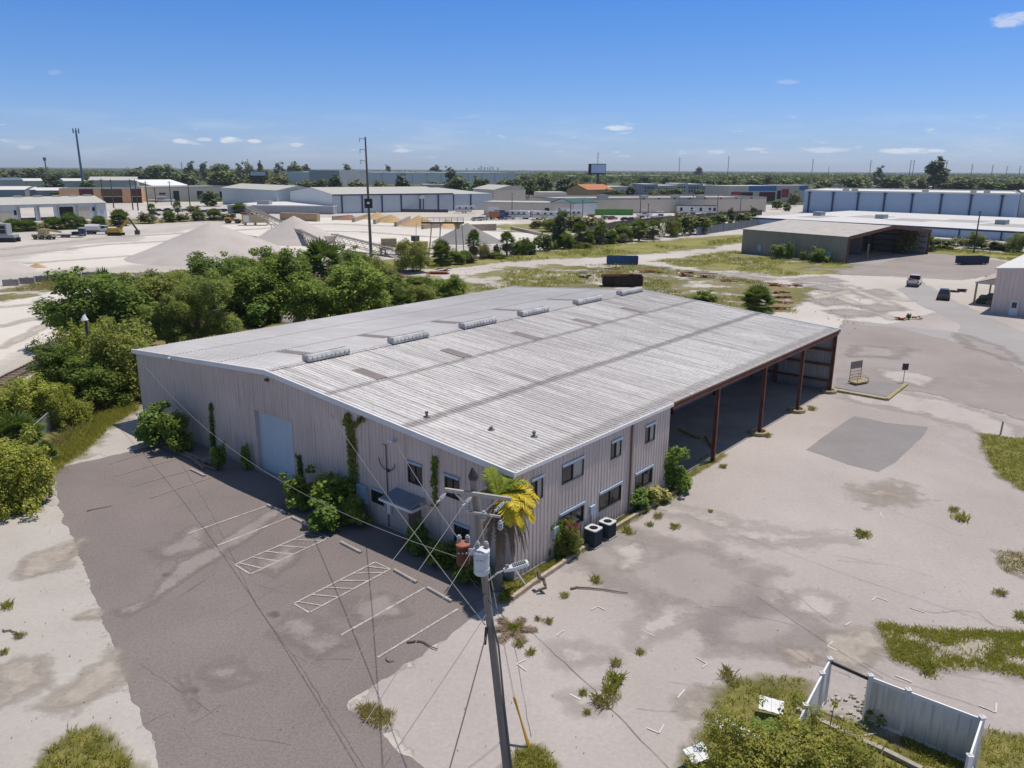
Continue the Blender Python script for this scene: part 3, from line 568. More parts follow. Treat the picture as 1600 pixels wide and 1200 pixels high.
# concrete plinth strip and bay slab
SLAB = groundm('bay_slab', (.25, .235, .22), (.33, .31, .29), .3, 4., .08, ((.15, .14, .13), .6))
m = MB(); m.bx(15.2, WL-.1, .35, 7.95, .0, .06); m.build('bay_floor', SLAB, wh)
m = MB(); m.bx(-.05, -.012, 0, WW, 0, .18); m.bx(0, 15.15, -.05, -.012, 0, .18); m.build('plinth', mat('plinth_concrete', (.33, .31, .29), .9, .2, 2), wh)
# roof: raised ribs run down each slope
m = MB(); OH = .16; prof = []; u = -OH
while u < WL+OH-RP:
    prof += [(u, 0), (u+RP-.13, 0), (u+RP-.10, RH), (u+RP-.03, RH)]; u += RP
prof += [(WL+OH, 0)]
def slope(v0, v1, z0, z1, nv=8):
    vs = []; fs = []; n = len(prof)
    for j in range(nv+1):
        t = j/nv
        for x, d in prof: vs.append((x, v0+(v1-v0)*t, z0+(z1-z0)*t+d+.05))
    for j in range(nv):
        for i in range(n-1): fs.append((j*n+i, j*n+i+1, (j+1)*n+i+1, (j+1)*n+i))
    m.add(vs, fs)
sr = (HR-HE)/VR; s2_ = (HR-HE)/(WW-VR)
slope(-.05, VR, HE-.05*sr, HR); slope(VR, WW+OH, HR, HE-OH*s2_)
m.add([(-OH, -.05, HE-.05*sr), (WL+OH, -.05, HE-.05*sr), (WL+OH, VR, HR), (-OH, VR, HR), (WL+OH, WW+OH, HE-OH*s2_), (-OH, WW+OH, HE-OH*s2_)], [(3, 2, 1, 0), (5, 4, 2, 3)])
m.build('roof', ROOFM, wh)
m = MB(); m.add([(-OH, VR-.3, HR+.10-.3*sr), (WL+OH, VR-.3, HR+.10-.3*sr), (WL+OH, VR, HR+.125), (-OH, VR, HR+.125), (WL+OH, VR+.3, HR+.10-.3*s2_), (-OH, VR+.3, HR+.10-.3*s2_)], [(0, 1, 2, 3), (3, 2, 4, 5)]); m.build('ridge_cap', ROOFM, wh)
# trims
def rake(u, nm, du):
    m = MB()
    for (a, za), (b, zb) in (((-OH, HE-OH*sr), (VR, HR)), ((VR, HR), (WW+OH, HE-OH*s2_))):
        m.add([(u-du, a, za-.2), (u+du, a, za-.2), (u+du, a, za+.13), (u-du, a, za+.13), (u-du, b, zb-.2), (u+du, b, zb-.2), (u+du, b, zb+.13), (u-du, b, zb+.13)], [(0, 1, 2, 3), (7, 6, 5, 4), (0, 4, 5, 1), (1, 5, 6, 2), (2, 6, 7, 3), (3, 7, 4, 0)])
    m.build(nm, TRIM, wh)
rake(-OH-.05, 'rake_trim', .06); rake(WL+OH+.05, 'rake_trim', .06)
m = MB(); m.bx(-OH, 15.3, -.15, -.055, HE-.14, HE+.05); m.build('gutter', TRIM, wh)
m = MB(); m.bx(15.32, WL+OH, -.12, -.055, HE-.08, HE+.03); m.bx(15.32, WL, -.1, .1, HE-.38, HE-.14); m.build('eave_beam', RUST, wh)
m = MB(); m.bx(10.52, 10.62, -.13, -.045, .1, HE-.15); m.build('downspout', mat('brown_downspout', (.20, .13, .11), .6), wh)
# columns of the open bay: I beams
for u in (22.05, 30.1, 38.0, 46.05):
    m = MB(); m.bx(u-.11, u+.11, -.02, .0, 0, HE-.38); m.bx(u-.11, u+.11, .22, .24, 0, HE-.38); m.bx(u-.01, u+.01, 0, .22, 0, HE-.38); m.bx(u-.2, u+.2, -.1, .32, .062, .09)
    b = m.build('column', RUST, wh)
for u in (22.05, 30.1, 38.0):
    m = MB(); m.add([(u-.09, .24, HE-.5), (u+.09, .24, HE-.5), (u+.09, 8, ztop(8)-.9), (u-.09, 8, ztop(8)-.9), (u-.09, .24, HE-.1), (u+.09, .24, HE-.1), (u+.09, 8, ztop(8)-.1), (u-.09, 8, ztop(8)-.1)], [(0, 1, 2, 3), (7, 6, 5, 4), (0, 4, 5, 1), (2, 6, 7, 3), (1, 5, 6, 2), (3, 7, 4, 0)]); m.build('rafter', RUST, wh)
    m = MB(); m.bx(u-.11, u+.11, 7.7, 7.94, .06, ztop(8)-.6); m.build('inner_column', RUST, wh)
for z in (1.05, 2.55, 3.95): m = MB(); m.bx(WL-.3, WL-.1, .1, 7.9, z-.1, z+.1); m.build('girt', RUST, wh)
m = MB(); m.bx(WL-.32, WL-.1, 5.25, 5.5, 0.06, 6.0); m.build('inner_column', RUST, wh)
for z in (2.1, 4.1): m = MB(); m.bx(15.3, WL-.35, 7.85, 7.97, z-.08, z+.08); m.build('girt', RUST, wh)
# ridge ventilators
VENT = mat('galvanised_ventilator', (.44, .44, .44), .6, .35, 1.5)
for a, b in ((2.9, 6.35), (10.4, 14.0), (18.0, 21.9), (25.45, 29.15), (33.8, 37.8), (41.5, 45.6)):
    m = MB(); m.ext([(VR-.34, HR+.12), (VR+.34, HR+.12), (VR+.42, HR+.32), (VR+.30, HR+.54), (VR+.12, HR+.58), (VR+.10, HR+.50), (VR-.10, HR+.50), (VR-.12, HR+.58), (VR-.30, HR+.54), (VR-.42, HR+.32)], a, b, 0, 'x'); v = m.build('ridge_ventilator', VENT, wh)
    m = MB(); k = a+.3
    while k < b-.1: m.bx(k-.02, k+.02, VR-.44, VR-.405, HR+.2, HR+.44); k += .38
    m.bx(a+.05, b-.05, VR-.3, VR+.3, HR+.08, HR+.11); m.build('seam', mat('dull_zinc', (.30, .31, .32), .6, .2, 3), v)
# old fibreglass rooflights
def zr(v): return ztop(v)+.05+RH+.012
for u0, a, b in ((4.1, 14.95, 17.5), (12.1, 14.95, 17.4), (20.2, 14.95, 17.6), (28.2, 14.95, 17.4), (36.3, 15.0, 17.4), (4.4, 23.6, 26.8), (12.0, 23.6, 26.9), (20.1, 23.6, 26.7), (28.2, 23.6, 26.8), (36.4, 23.6, 26.6)):
    m = MB()
    for i in range(3): x = u0+i*RP; m.add([(x, a, zr(a)), (x+.29, a, zr(a)), (x+.29, b, zr(b)), (x, b, zr(b))], [(0, 1, 2, 3)])
    m.build('rooflight', SKYL, wh)
for u, v, h in ((1.9, 8.1, .28), (4.2, 2.2, .25), (3.2, 4.4, .12)):
    m = MB(); m.cyl((u, v, ztop(v)+.02), .07, h, 8); m.cyl((u, v, ztop(v)+h), .1, .12, 8); m.cyl((u, v, ztop(v)+.05), .2, .05, 10); m.build('vent_pipe', flat('dark_pipe', (.16, .155, .15), .6), wh)
# windows: frame, panes, blue awning strip above
def window(axis, a, b, z0, z1, blind):
    P = lambda s, z, d: (-d, s, z) if axis == 'u' else (s, -d, z)
    def bxs(m, s0, s1, za, zb, d0, d1):
        if axis == 'u': m.bx(-d1, -d0, s0, s1, za, zb)
        else: m.bx(s0, s1, -d1, -d0, za, zb)
    m = MB(); t = .05
    bxs(m, a-t, a, z0-t, z1+t, -.08, .045); bxs(m, b, b+t, z0-t, z1+t, -.08, .045); bxs(m, a, b, z1, z1+t, -.08, .045); bxs(m, a, b, z0-t, z0, -.08, .05); bxs(m, (a+b)/2-.025, (a+b)/2+.025, z0, z1, -.06, .03)
    fr = m.build('window', FRAME, wh)
    m = MB(); bxs(m, a, (a+b)/2-.025, z0, z1, -.05, -.035); m.build('pane', GLASS, fr)
    m = MB(); bxs(m, (a+b)/2+.025, b, z0, z1, -.05, -.035); m.build('pane', BLIND if blind else GLASS, fr)
    m = MB(); bxs(m, a-.1, b+.1, z1+.06, z1+.19, .03, .11); m.build('window_hood', BLUEG, fr)
for q in GWIN: window('u', *q, False)
for i, q in enumerate(SWIN): window('v', *q, i < 4)
# roll up door in a deep reveal
m = MB(); z = .02
while z < 4.38: m.add([(.22, GDOOR[0], z), (.22, GDOOR[1], z), (.245, GDOOR[1], z+.05), (.22, GDOOR[1], z+.1), (.245, GDOOR[0], z+.05), (.22, GDOOR[0], z+.1)], [(1, 0, 4, 2), (2, 4, 5, 3)]); z += .1
d = m.build('roll_up_door', DOORB, wh)
m = MB(); m.bx(-.04, .3, GDOOR[1], GDOOR[1]+.12, 0, 4.55); m.bx(-.04, .3, GDOOR[0]-.12, GDOOR[0], 0, 4.55); m.bx(-.04, .3, GDOOR[0], GDOOR[1], 4.43, 4.55); m.build('door_frame', WALL, d)
# small fittings on the gable
m = MB(); m.bx(-.34, -.05, 8.5, 8.62, 5.52, 5.6); m.sphere((-.42, 8.5, 5.58), .12, 8); m.sphere((-.42, 8.72, 5.62), .11, 8); m.build('flood_light', TRIM, wh)
m = MB(); m.bx(-.34, -.05, 33.2, 33.3, 6.3, 6.38); m.sphere((-.4, 33.3, 6.32), .12, 8); m.build('flood_light', TRIM, wh)
m = MB(); m.bx(-.2, -.05, 20.7, 21.0, 6.75, 6.9); m.build('sign_bracket', RUST, wh)
m = MB(); m.tube([(-.07, 9.4, .1), (-.07, 9.4, 5.1), (-.25, 9.4, 5.2)], .035, 6); m.build('conduit', flat('grey_conduit', (.12, .12, .125), .6), wh)
m = MB(); m.tube([(-.12, 9.4+.75*math.cos(t)*.9-.1, 4.2+.8*math.sin(t)*.7) for t in [math.pi*1.02+i*.26 for i in range(13)]], .025, 5); m.sphere((-.12, 9.2, 3.62), .1, 6); m.build('cable_loop', flat('black_cable', (.02, .02, .022), .5), wh)
m = MB(); m.bx(-.25, -.045, 11.2, 12.0, 1.0, 2.1); m.build('meter_cabinet', BLUEG, wh)
m = MB(); m.bx(-.22, -.045, 9.05, 9.3, 1.0, 1.95); m.build('meter_box', TRIM, wh)
m = MB(); m.bx(-.22, -.045, 2.0, 2.3, 1.2, 1.6); m.build('meter_box', TRIM, wh)
# entrance canopy with corrugated top
m = MB(); n = 12
for i in range(n):
    v0 = 6.2+i*2.5/n; v1 = v0+2.5/n; vm = (v0+v1)/2
    m.add([(-.06, v0, 2.72), (-1.25, v0, 2.5), (-1.25, vm, 2.56), (-.06, vm, 2.78), (-1.25, v1, 2.5), (-.06, v1, 2.72)], [(0, 1, 2, 3), (3, 2, 4, 5)])
c_ = m.build('entrance_canopy', mat('canopy_sheet', (.22, .25, .29), .5, .2, 1), wh)
m = MB(); m.bx(-1.28, -1.2, 6.15, 8.75, 2.34, 2.48); m.bx(-1.2, -.06, 6.15, 6.22, 2.3, 2.46); m.bx(-1.2, -.06, 8.68, 8.75, 2.3, 2.46); m.build('canopy_frame', TRIM, c_)
m = MB(); m.bx(-.06, .0, 6.7, 7.7, .02, 2.15); m.build('entrance_door', mat('brown_door', (.12, .09, .075), .5), wh)
m = MB(); m.bx(3.0, 3.5, -.2, -.045, 1.3, 1.9); m.build('disconnect_box', BLUEG, wh)
m = MB(); m.tube([(6.6, -.09, .4), (6.6, -.09, 1.5)], .03, 6); m.bx(6.4, 6.85, -.18, -.045, 1.45, 1.95); m.build('disconnect_box', BLUEG, wh)

# ------------------------------------------------------------------ things around the warehouse
YC = mat('faded_yellow_concrete', (.33, .275, .15), .9, .25, 2)
for u, lb in ((30.1, 'yellow concrete collar around the second rust red bay column'), (38.0, 'yellow concrete collar around the third rust red bay column'), (46.0, 'yellow concrete collar at the last bay column beside the islet')):
    m = MB(); n = 18; vs = []
    for r, z in ((.78, 0), (.74, .2), (.52, .22), (.46, .07)):
        for k in range(n): t = 2*math.pi*k/n; vs.append((r*math.cos(t)*1.1, r*math.sin(t)*.95, z))
    m.add(vs, [(j*n+k, j*n+(k+1) % n, (j+1)*n+(k+1) % n, (j+1)*n+k) for j in range(3) for k in range(n)]); o = m.build('column_collar', YC, None, BL(u, .15, .06), YAW); tag(o, lb, 'kerb ring', 'column collars')
def kerb(name, line, lb, cat, wd=.3, h=.2, mt=YC, z=.02):
    m = MB(); P = [at(x, y, z) for x, y in line]; o0 = P[0]
    for a, b in zip(P, P[1:]):
        L_ = (b-a).length; k = max(1, round(L_/2.2))
        for i in range(k): p, q = a.lerp(b, i/k), a.lerp(b, (i+.985)/k); j = Vector((random.uniform(-.03, .03), random.uniform(-.03, .03), 0)); m.beam(p-o0+j+Vector((0, 0, h/2)), q-o0+j+Vector((0, 0, h/2)), wd, h)
    return tag(m.build(name, mt, None, o0), lb, cat)
kerb('kerb', [(1302, 611), (1386, 626), (1416, 602)], 'yellow painted kerb around the raised asphalt islet by the last column', 'kerb')
flat_sheet('island_pad', pts([(1304, 606), (1308, 590), (1352, 594), (1412, 602), (1384, 621)]), .06, BROWN2 if False else PATCH, .08, .4)
kerb('kerb', [(1062, 672), (1092, 686), (1104, 683), (1117, 704)], 'yellow kerb inside the shaded bay running to the first column', 'kerb')
kerb('kerb', [(1117, 712), (1050, 752)], 'pale kerb from the first bay column to the office corner', 'kerb', .25, .18, mat('grey_kerb', (.36, .33, .29), .9, .2, 2))
BRK = mat('old_kerb_stone', (.38, .31, .24), .9, .3, 2.5)
kerb('garden_kerb', [(800, 937), (830, 915), (880, 882), (935, 842), (1000, 803), (1060, 768)], 'broken stone kerb in front of the planting bed along the office wall', 'kerb', .2, .2, BRK)
kerb('planter_kerb', [(640, 838), (700, 868), (760, 900), (792, 913)], 'low kerb in the shade along the gable planting bed', 'kerb', .15, .12, BRK)
# wheel stops
WS = mat('weathered_wheel_stop', (.38, .335, .305), .9, .25, 3)
proto = None
for i, (x0, y0, x1, y1, lb) in enumerate([(419, 791, 446, 802, 'wheel stop farthest left, beside the roll up door bush'), (455, 809, 486, 824, 'wheel stop nearest the big shaded bush, twigs on its end'), (531, 848, 566, 866, 'wheel stop alone between the two hatched bays'), (614, 891, 653, 913, 'wheel stop at the upper end of the lower hatched bay'), (666, 919, 708, 943, 'wheel stop nearest the utility pole, dry palm frond on it'), (297, 734, 322, 746, 'wheel stop below the heap of old planks')]):
    a, b = at(x0, y0), at(x1, y1); c = (a+b)/2
    if not proto:
        m = MB(); m.ext([(-.09, 0), (.09, 0), (.075, .09), (.045, .125), (-.045, .125), (-.075, .09)], -.9, .9, 0, 'x'); proto = m.mesh('wheel_stop', WS)
    o = bpy.data.objects.new('wheel_stop', proto); COL.objects.link(o); o.location = (c.x, c.y, .015); o.rotation_euler = (0, 0, math.atan2(b.y-a.y, b.x-a.x)); tag(o, lb, 'wheel stop', 'concrete wheel stops')
# planks heap by the big bush
WOOD = mat('grey_old_wood', (.26, .21, .17), .85, .3, 4, st=(1, 6, 6))
hp = at(300, 716)
for i, (x0, y0, x1, y1, z) in enumerate([(268, 701, 322, 728, .12), (275, 700, 330, 724, .2), (290, 708, 318, 731, .16), (304, 723, 338, 733, .1), (300, 717, 340, 715, .25), (255, 697, 282, 709, .08)]):
    a, b = at(x0, y0, z), at(x1, y1, z+.05); c = (a+b)/2; m = MB(); m.beam(a-c, b-c, .16, .06); tag(m.build('plank', WOOD, None, c), ['long weathered plank lying lowest in the heap by the leafy bush', 'pale plank lying across the heap by the leafy bush', 'short plank under the near end of the plank heap', 'plank sticking out to the right of the plank heap', 'crooked batten tilted over the plank heap', 'short plank at the far end of the heap, under the leafy bush'][i], 'plank', 'old planks heaped on the asphalt')
m = MB(); m.box((0, 0, .2), (.9, .6, .12), .6); m.box((.2, .1, .3), (.6, .4, .1), .2); tag(m.build('broken_board', WOOD, None, at(326, 722, .1)), 'pale broken board on top of the plank heap', 'board')
# condensing units
ACB = mat('dark_blue_cabinet', (.045, .06, .08), .5, .15, 2); ACT = flat('light_grey_lid', (.55, .56, .57), .45); ACG = flat('black_fan_grille', (.015, .015, .017), .5)
for (u, lb, hh) in ((5.85, 'dark blue condensing unit nearer the pink flowers', 1.1), (7.25, 'dark blue condensing unit nearer the kerb corner', .98)):
    e = empty('condensing_unit', BL(u, -.75, .05), lb, 'air conditioner', 'condensing units by the office wall', YAW)
    e.scale = (.82, .82, .9); m = MB(); m.bx(-.42, .42, -.42, .42, .05, hh)
    for k in range(9):
        for sx in (-1, 1): m.bx(-.40+.1*k-.012, -.40+.1*k+.012, sx*.435-.012, sx*.435+.012, .1, hh-.04); m.bx(sx*.435-.012, sx*.435+.012, -.40+.1*k-.012, -.40+.1*k+.012, .1, hh-.04)
    m.build('cabinet', ACB, e)
    m = MB(); n = 20; vs = []; sq = [(.47*max(-1, min(1, 1.35*math.cos(2*math.pi*k/n))), .47*max(-1, min(1, 1.35*math.sin(2*math.pi*k/n)))) for k in range(n)]
    for q, z in ((sq, hh), (sq, hh+.07), ([(.3*math.cos(2*math.pi*k/n), .3*math.sin(2*math.pi*k/n)) for k in range(n)], hh+.07), ([(.3*math.cos(2*math.pi*k/n), .3*math.sin(2*math.pi*k/n)) for k in range(n)], hh+.0)):
        vs += [(x, y, z) for x, y in q]
    m.add(vs, [(j*n+k, j*n+(k+1) % n, (j+1)*n+(k+1) % n, (j+1)*n+k) for j in range(3) for k in range(n)]); m.build('lid', ACT, e)
    m = MB(); m.cyl((0, 0, hh-.02), .31, .03, 20)
    for r in (.1, .17, .24, .29): m.tube([(r*math.cos(2*math.pi*k/20), r*math.sin(2*math.pi*k/20), hh+.06) for k in range(21)], .008, 4)
    for k in range(6): m.tube([(0, 0, hh+.055), (.3*math.cos(k*1.047), .3*math.sin(k*1.047), hh+.055)], .008, 4)
    m.cyl((0, 0, hh+.02), .07, .06, 10); m.build('fan_grille', ACG, e)
    m = MB(); m.bx(-.5, .5, -.5, .5, -.03, .05); m.build('pad', mat('plinth_concrete', (.33, .31, .29), .9, .2, 2), e)
# loose sticks
BARK = mat('dry_branch', (.16, .12, .09), .9, .3, 6); PVC = flat('white_pvc', (.62, .62, .62), .4)
def stick(name, line, r, lb, cat, mt, zs=None):
    P = [at(x, y, (zs[i] if zs else r+.03)) for i, (x, y) in enumerate(line)]; o0 = P[0]; q = []
    for a, b in zip(P, P[1:]): q += [a.lerp(b, t)-o0+Vector((random.uniform(-1, 1), random.uniform(-1, 1), 0))*r*(1.5 if mt is BARK else 0) for t in (0, .33, .66)]
    q.append(P[-1]-o0); m = MB(); m.tube(q, [r*(1-.6*i/len(q)) if mt is BARK else r for i in range(len(q))], 6); return tag(m.build(name, mt, None, o0), lb, cat)
stick('fallen_branch', [(890, 919), (905, 917), (945, 921), (981, 926)], .05, 'long dry fallen branch lying across the concrete yard', 'branch', BARK)
stick('fallen_branch', [(634, 1003), (650, 1000), (665, 1004), (684, 1014)], .05, 'curved dry branch lying over the end of a stall line', 'branch', BARK)
stick('fallen_branch', [(602, 1028), (608, 1034), (616, 1032)], .03, 'small hooked twig on the asphalt below the curved branch', 'branch', BARK)
stick('fallen_branch', [(135, 798), (150, 795), (175, 790)], .03, 'thin straight twig on the open asphalt at the left', 'branch', BARK)
stick('fallen_branch', [(3, 985), (20, 985), (32, 997)], .04, 'bent dry twig on the pale concrete at the left edge', 'branch', BARK)
stick('pipe', [(803, 888), (821, 914)], .06, 'white pipe leaning on the kerb next to the street lamp arm', 'pipe', PVC, (1.1, .1))
stick('pipe', [(994, 779), (1008, 797)], .055, 'white pipe leaning in the bed beside the condensing units', 'pipe', PVC, (.9, .1))
stick('palm_husk', [(846, 895), (850, 912), (845, 925)], .12, 'dry brown palm husk standing against the broken kerb', 'palm debris', BARK, (.9, .4, .1))
# ================================================================== VEGETATION
LG = dict(
 dark=leafm('dark_green_leaves', (0.067, 0.115, 0.020), (0.231, 0.315, 0.059), .42), mid=leafm('mid_green_leaves', (0.105, 0.155, 0.022), (0.318, 0.405, 0.074), .42), olive=leafm('olive_leaves', (0.146, 0.174, 0.029), (0.397, 0.420, 0.096), .42, dead=(.2, .14, .07)),
 lime=leafm('yellow_green_leaves', (0.209, 0.240, 0.026), (0.501, 0.528, 0.096), .42, dead=(.24, .16, .07)), bright=leafm('bright_green_leaves', (0.081, 0.162, 0.027), (0.230, 0.338, 0.068), .42), yellow=leafm('pale_yellow_leaves', (.30, .29, .07), (.52, .48, .17), .3),
 pine=leafm('pine_needles', (0.146, 0.189, 0.039), (0.402, 0.462, 0.119), .42), pinkish=leafm('dry_pink_twigs', (.16, .12, .08), (.3, .24, .17), .15), pink=leafm('magenta_flowers', (.30, .015, .06), (.45, .04, .12), .3),
 far=leafm('far_green_leaves', (0.084, 0.114, 0.034), (0.204, 0.228, 0.070), .2, .12), fardark=leafm('far_dark_leaves', (0.048, 0.067, 0.031), (0.108, 0.126, 0.054), .15, .12), farolive=leafm('far_olive_leaves', (.12, .125, .042), (.23, .215, .08), .2, .12),
 palm=leafm('palm_leaves', (0.078, 0.124, 0.026), (0.221, 0.273, 0.072), .25), palmy=leafm('yellow_palm_leaves', (.60, .42, .02), (.80, .66, .07), .3), palmg=leafm('lime_palm_leaves', (.22, .28, .03), (.50, .52, .10), .35), palmd=leafm('dead_palm_leaves', (.15, .105, .07), (.26, .19, .13), .1))
TRUNK = mat('grey_bark', (.13, .10, .08), .95, .3, 5, bump=.6)
rng = np.random.default_rng(3)
def leafcloud(centers, radii, n, size, flatn=.35, asp=.62, seed=0, shell=.55):
    # leaf-sized quads spread through the volume of a set of clumps
    rg = np.random.default_rng(seed); C = np.array(centers, float); Rr = np.array(radii, float)
    if Rr.ndim == 1: Rr = np.stack([Rr]*3, 1)
    wgt = (Rr[:, 0]*Rr[:, 1]*Rr[:, 2])**.67; wgt /= wgt.sum(); k = rg.choice(len(C), n, p=wgt)
    d = rg.normal(size=(n, 3)); d /= np.linalg.norm(d, axis=1)[:, None]; r = shell+(1-shell)*rg.random(n)**.5; r *= 1+rg.normal(0, .15, n)
    p = C[k]+d*Rr[k]*r[:, None]; nr = d+rg.normal(0, .75, (n, 3)); nr[:, 2] += flatn; nr /= np.linalg.norm(nr, axis=1)[:, None]
    t = np.cross(nr, rg.normal(size=(n, 3))); t /= np.linalg.norm(t, axis=1)[:, None]; b = np.cross(nr, t)
    s = size*(.55+.9*rg.random(n))[:, None]; V_ = np.stack([p-t*s, p+b*s*asp-nr*s*.1, p+t*s, p-b*s*asp-nr*s*.1], 1).reshape(-1, 3)
    V_[:, 2] = np.maximum(V_[:, 2], .02); return V_
def npmesh(name, V_, mtl):
    n = len(V_)//4; me = bpy.data.meshes.new(name); me.vertices.add(len(V_)); me.vertices.foreach_set('co', V_.ravel()); me.loops.add(n*4); me.loops.foreach_set('vertex_index', np.arange(n*4, dtype=np.int32))
    me.polygons.add(n); me.polygons.foreach_set('loop_start', np.arange(0, n*4, 4, dtype=np.int32)); me.materials.append(mtl); me.update(calc_edges=True); me.validate(); return me
def clumps(n, w, h, zb, seed, top=.5, rr=(.2, .34)):
    rg = np.random.default_rng(seed); c = []; r = []
    for i in range(n):
        a = rg.uniform(0, 6.283); q = math.sqrt(rg.random())*.72; z = rg.random(); q *= 1-.55*z*top
        rad = rg.uniform(*rr)*w; k = 1.0
        if rg.random() < .34: rad *= .55; k = rg.uniform(1.1, 1.4)
        c.append((q*w/2*1.15*k*math.cos(a), q*w/2*1.15*k*math.sin(a), zb+rad*.5+(h-zb-rad*1.3)*(z if k == 1 else min(1.13, z*k)))); r.append((rad, rad, rad*rg.uniform(.6, .95)))
    return c, r
def treeproto(w, h, zb, ncl, n, size, mtl, seed, limbs=5, top=.5, rr=(.16, .28), flatn=1.9, asp=.62, shell=.5):
    c, r = clumps(ncl, w, h, zb, seed, top, rr); V_ = leafcloud(c, r, n, size, flatn, asp, seed, shell); crown = npmesh('crown', V_, mtl)
    m = MB(); rg = random.Random(seed); tr = .035*h
    m.tube([(0, 0, 0), (rg.uniform(-.1, .1), rg.uniform(-.1, .1), zb*.6+h*.1), (rg.uniform(-.2, .2), 0, h*.55)], [tr, tr*.7, tr*.25], 7)
    for i in range(min(limbs, ncl)):
        q = c[i*ncl//limbs]; z0 = zb*.5+h*.08+.02*i*h; m.tube([(0, 0, z0), (q[0]*.4, q[1]*.4, (z0+q[2])/2+.1*h*.3), q], [tr*.5, tr*.33, tr*.1], 5)
    return w, h, crown, m.mesh('trunk', TRUNK)
P_ = {}
for k in range(3):
    P_['dark', k] = treeproto(8, 6.5, .9, 46, 15000, .165, LG['dark'], 50+k, rr=(.1, .22), asp=.5); P_['mid', k] = treeproto(8, 6.5, .5, 50, 15000, .16, LG['mid'], 60+k, rr=(.09, .21)); P_['olive', k] = treeproto(8, 5.5, .4, 46, 15000, .14, LG['olive'], 70+k, rr=(.09, .22))
    P_['lime', k] = treeproto(8, 4.2, .2, 64, 17000, .12, LG['lime'], 80+k, rr=(.07, .19))
    P_['far', k] = treeproto(10, 9, .8, 26, 1100, .75, LG['far'], 90+k, 3); P_['fardark', k] = treeproto(8, 11, 1, 26, 1000, .7, LG['fardark'], 95+k, 3, top=1.1); P_['farolive', k] = treeproto(10, 8, .8, 26, 1000, .75, LG['farolive'], 99+k, 3)
    P_['pine', k] = treeproto(7, 7, .8, 44, 15000, .19, LG['pine'], 110+k, rr=(.09, .16), asp=.2, flatn=1.6)
    P_['bright', k] = treeproto(3.5, 3, .2, 24, 3200, .16, LG['bright'], 120+k, rr=(.14, .24)); P_['shade', k] = treeproto(3.5, 3, .15, 24, 3200, .16, LG['mid'], 125+k, rr=(.14, .24)); P_['twig', k] = treeproto(5, 4.5, .5, 26, 1300, .13, LG['pinkish'], 130+k, 9, shell=.2)
# palms: feather and fan
def frond(m, base, az, el, ln, droop, lf, wd, n=22, seed=0, mi=0):
    rg = random.Random(seed); p = Vector(base); d = Vector((math.cos(az)*math.cos(el), math.sin(az)*math.cos(el), math.sin(el))); st = ln/n; P = [p.copy()]
    for i in range(n): d = (d+Vector((0, 0, -droop*(.4+1.2*i/n)/n))).normalized(); p = p+d*st; P.append(p.copy())
    m.tube(P, [.035*(1-.8*i/n)+.006 for i in range(n+1)], 4, mi, False)
    for i in range(2, n+1):
        t = (P[i]-P[i-1]).normalized(); s = t.cross(Vector((0, 0, 1))); s = s.normalized() if s.length > .01 else Vector((1, 0, 0)); L_ = lf*math.sin(math.pi*(.12+.86*i/n))**.7
        for sg in (-1, 1):
            for o in (0, .33, .66):
                q = P[i-1].lerp(P[i], o); e = (s*sg*rg.uniform(.7, 1)+t*.55+Vector((0, 0, rg.uniform(-.55, .12)))).normalized()*L_*rg.uniform(.75, 1.1); wv = t*wd; m.quad(q-wv, q+wv, q+e*.6+wv*.6, q+e, mi)
def fan(m, base, az, el, ln, r, seed=0, mi=0):
    rg = random.Random(seed); d = Vector((math.cos(az)*math.cos(el), math.sin(az)*math.cos(el), math.sin(el))); b = Vector(base); tip = b+d*ln; m.tube([b, tip], .015, 3, mi, False)
    s = d.cross(Vector((0, 0, 1))).normalized(); u = s.cross(d)
    for i in range(-7, 8):
        a = i/7*1.9; e = (d*math.cos(a)+s*math.sin(a)).normalized()*r*rg.uniform(.85, 1.05)+Vector((0, 0, -.12*r*abs(i)/7-.1*r)); wv = (s*math.cos(a)-d*math.sin(a))*.075*r
        m.quad(tip, tip+e*.55-wv+u*.03, tip+e, tip+e*.55+wv, mi)
def fanpalm(h, r, n, seed, mt, skirt=True, name='fan'):
    rg = random.Random(seed); m = MB()
    for i in range(n): fan(m, (0, 0, h), i*2.4+rg.random(), rg.uniform(-.5, 1.45), r*.55, r*.62, seed*99+i)
    k = MB()
    if skirt:
        for i in range(n//2): fan(k, (0, 0, h-.1), i*2.4, rg.uniform(-1.4, -.7), r*.5, r*.55, seed*77+i)
    t = MB(); t.tube([(0, 0, 0), (.05, 0, h*.5), (0, 0, h)], [.22, .19, .17], 8); return r*2, h+r, m.mesh('crown', mt), t.mesh('trunk', TRUNK), (k.mesh('dead_fronds', LG['palmd']) if skirt else None)
for k in range(2):
    P_['fan', k] = fanpalm(2.9, 2.0, 40, 5+k, LG['palm']); P_['palmetto', k] = fanpalm(.6, 1.5, 52, 8+k, LG['palm'], False); P_['palmettoy', k] = fanpalm(.9, 1.5, 62, 11+k, LG['palm'], True)
CNT = [0]
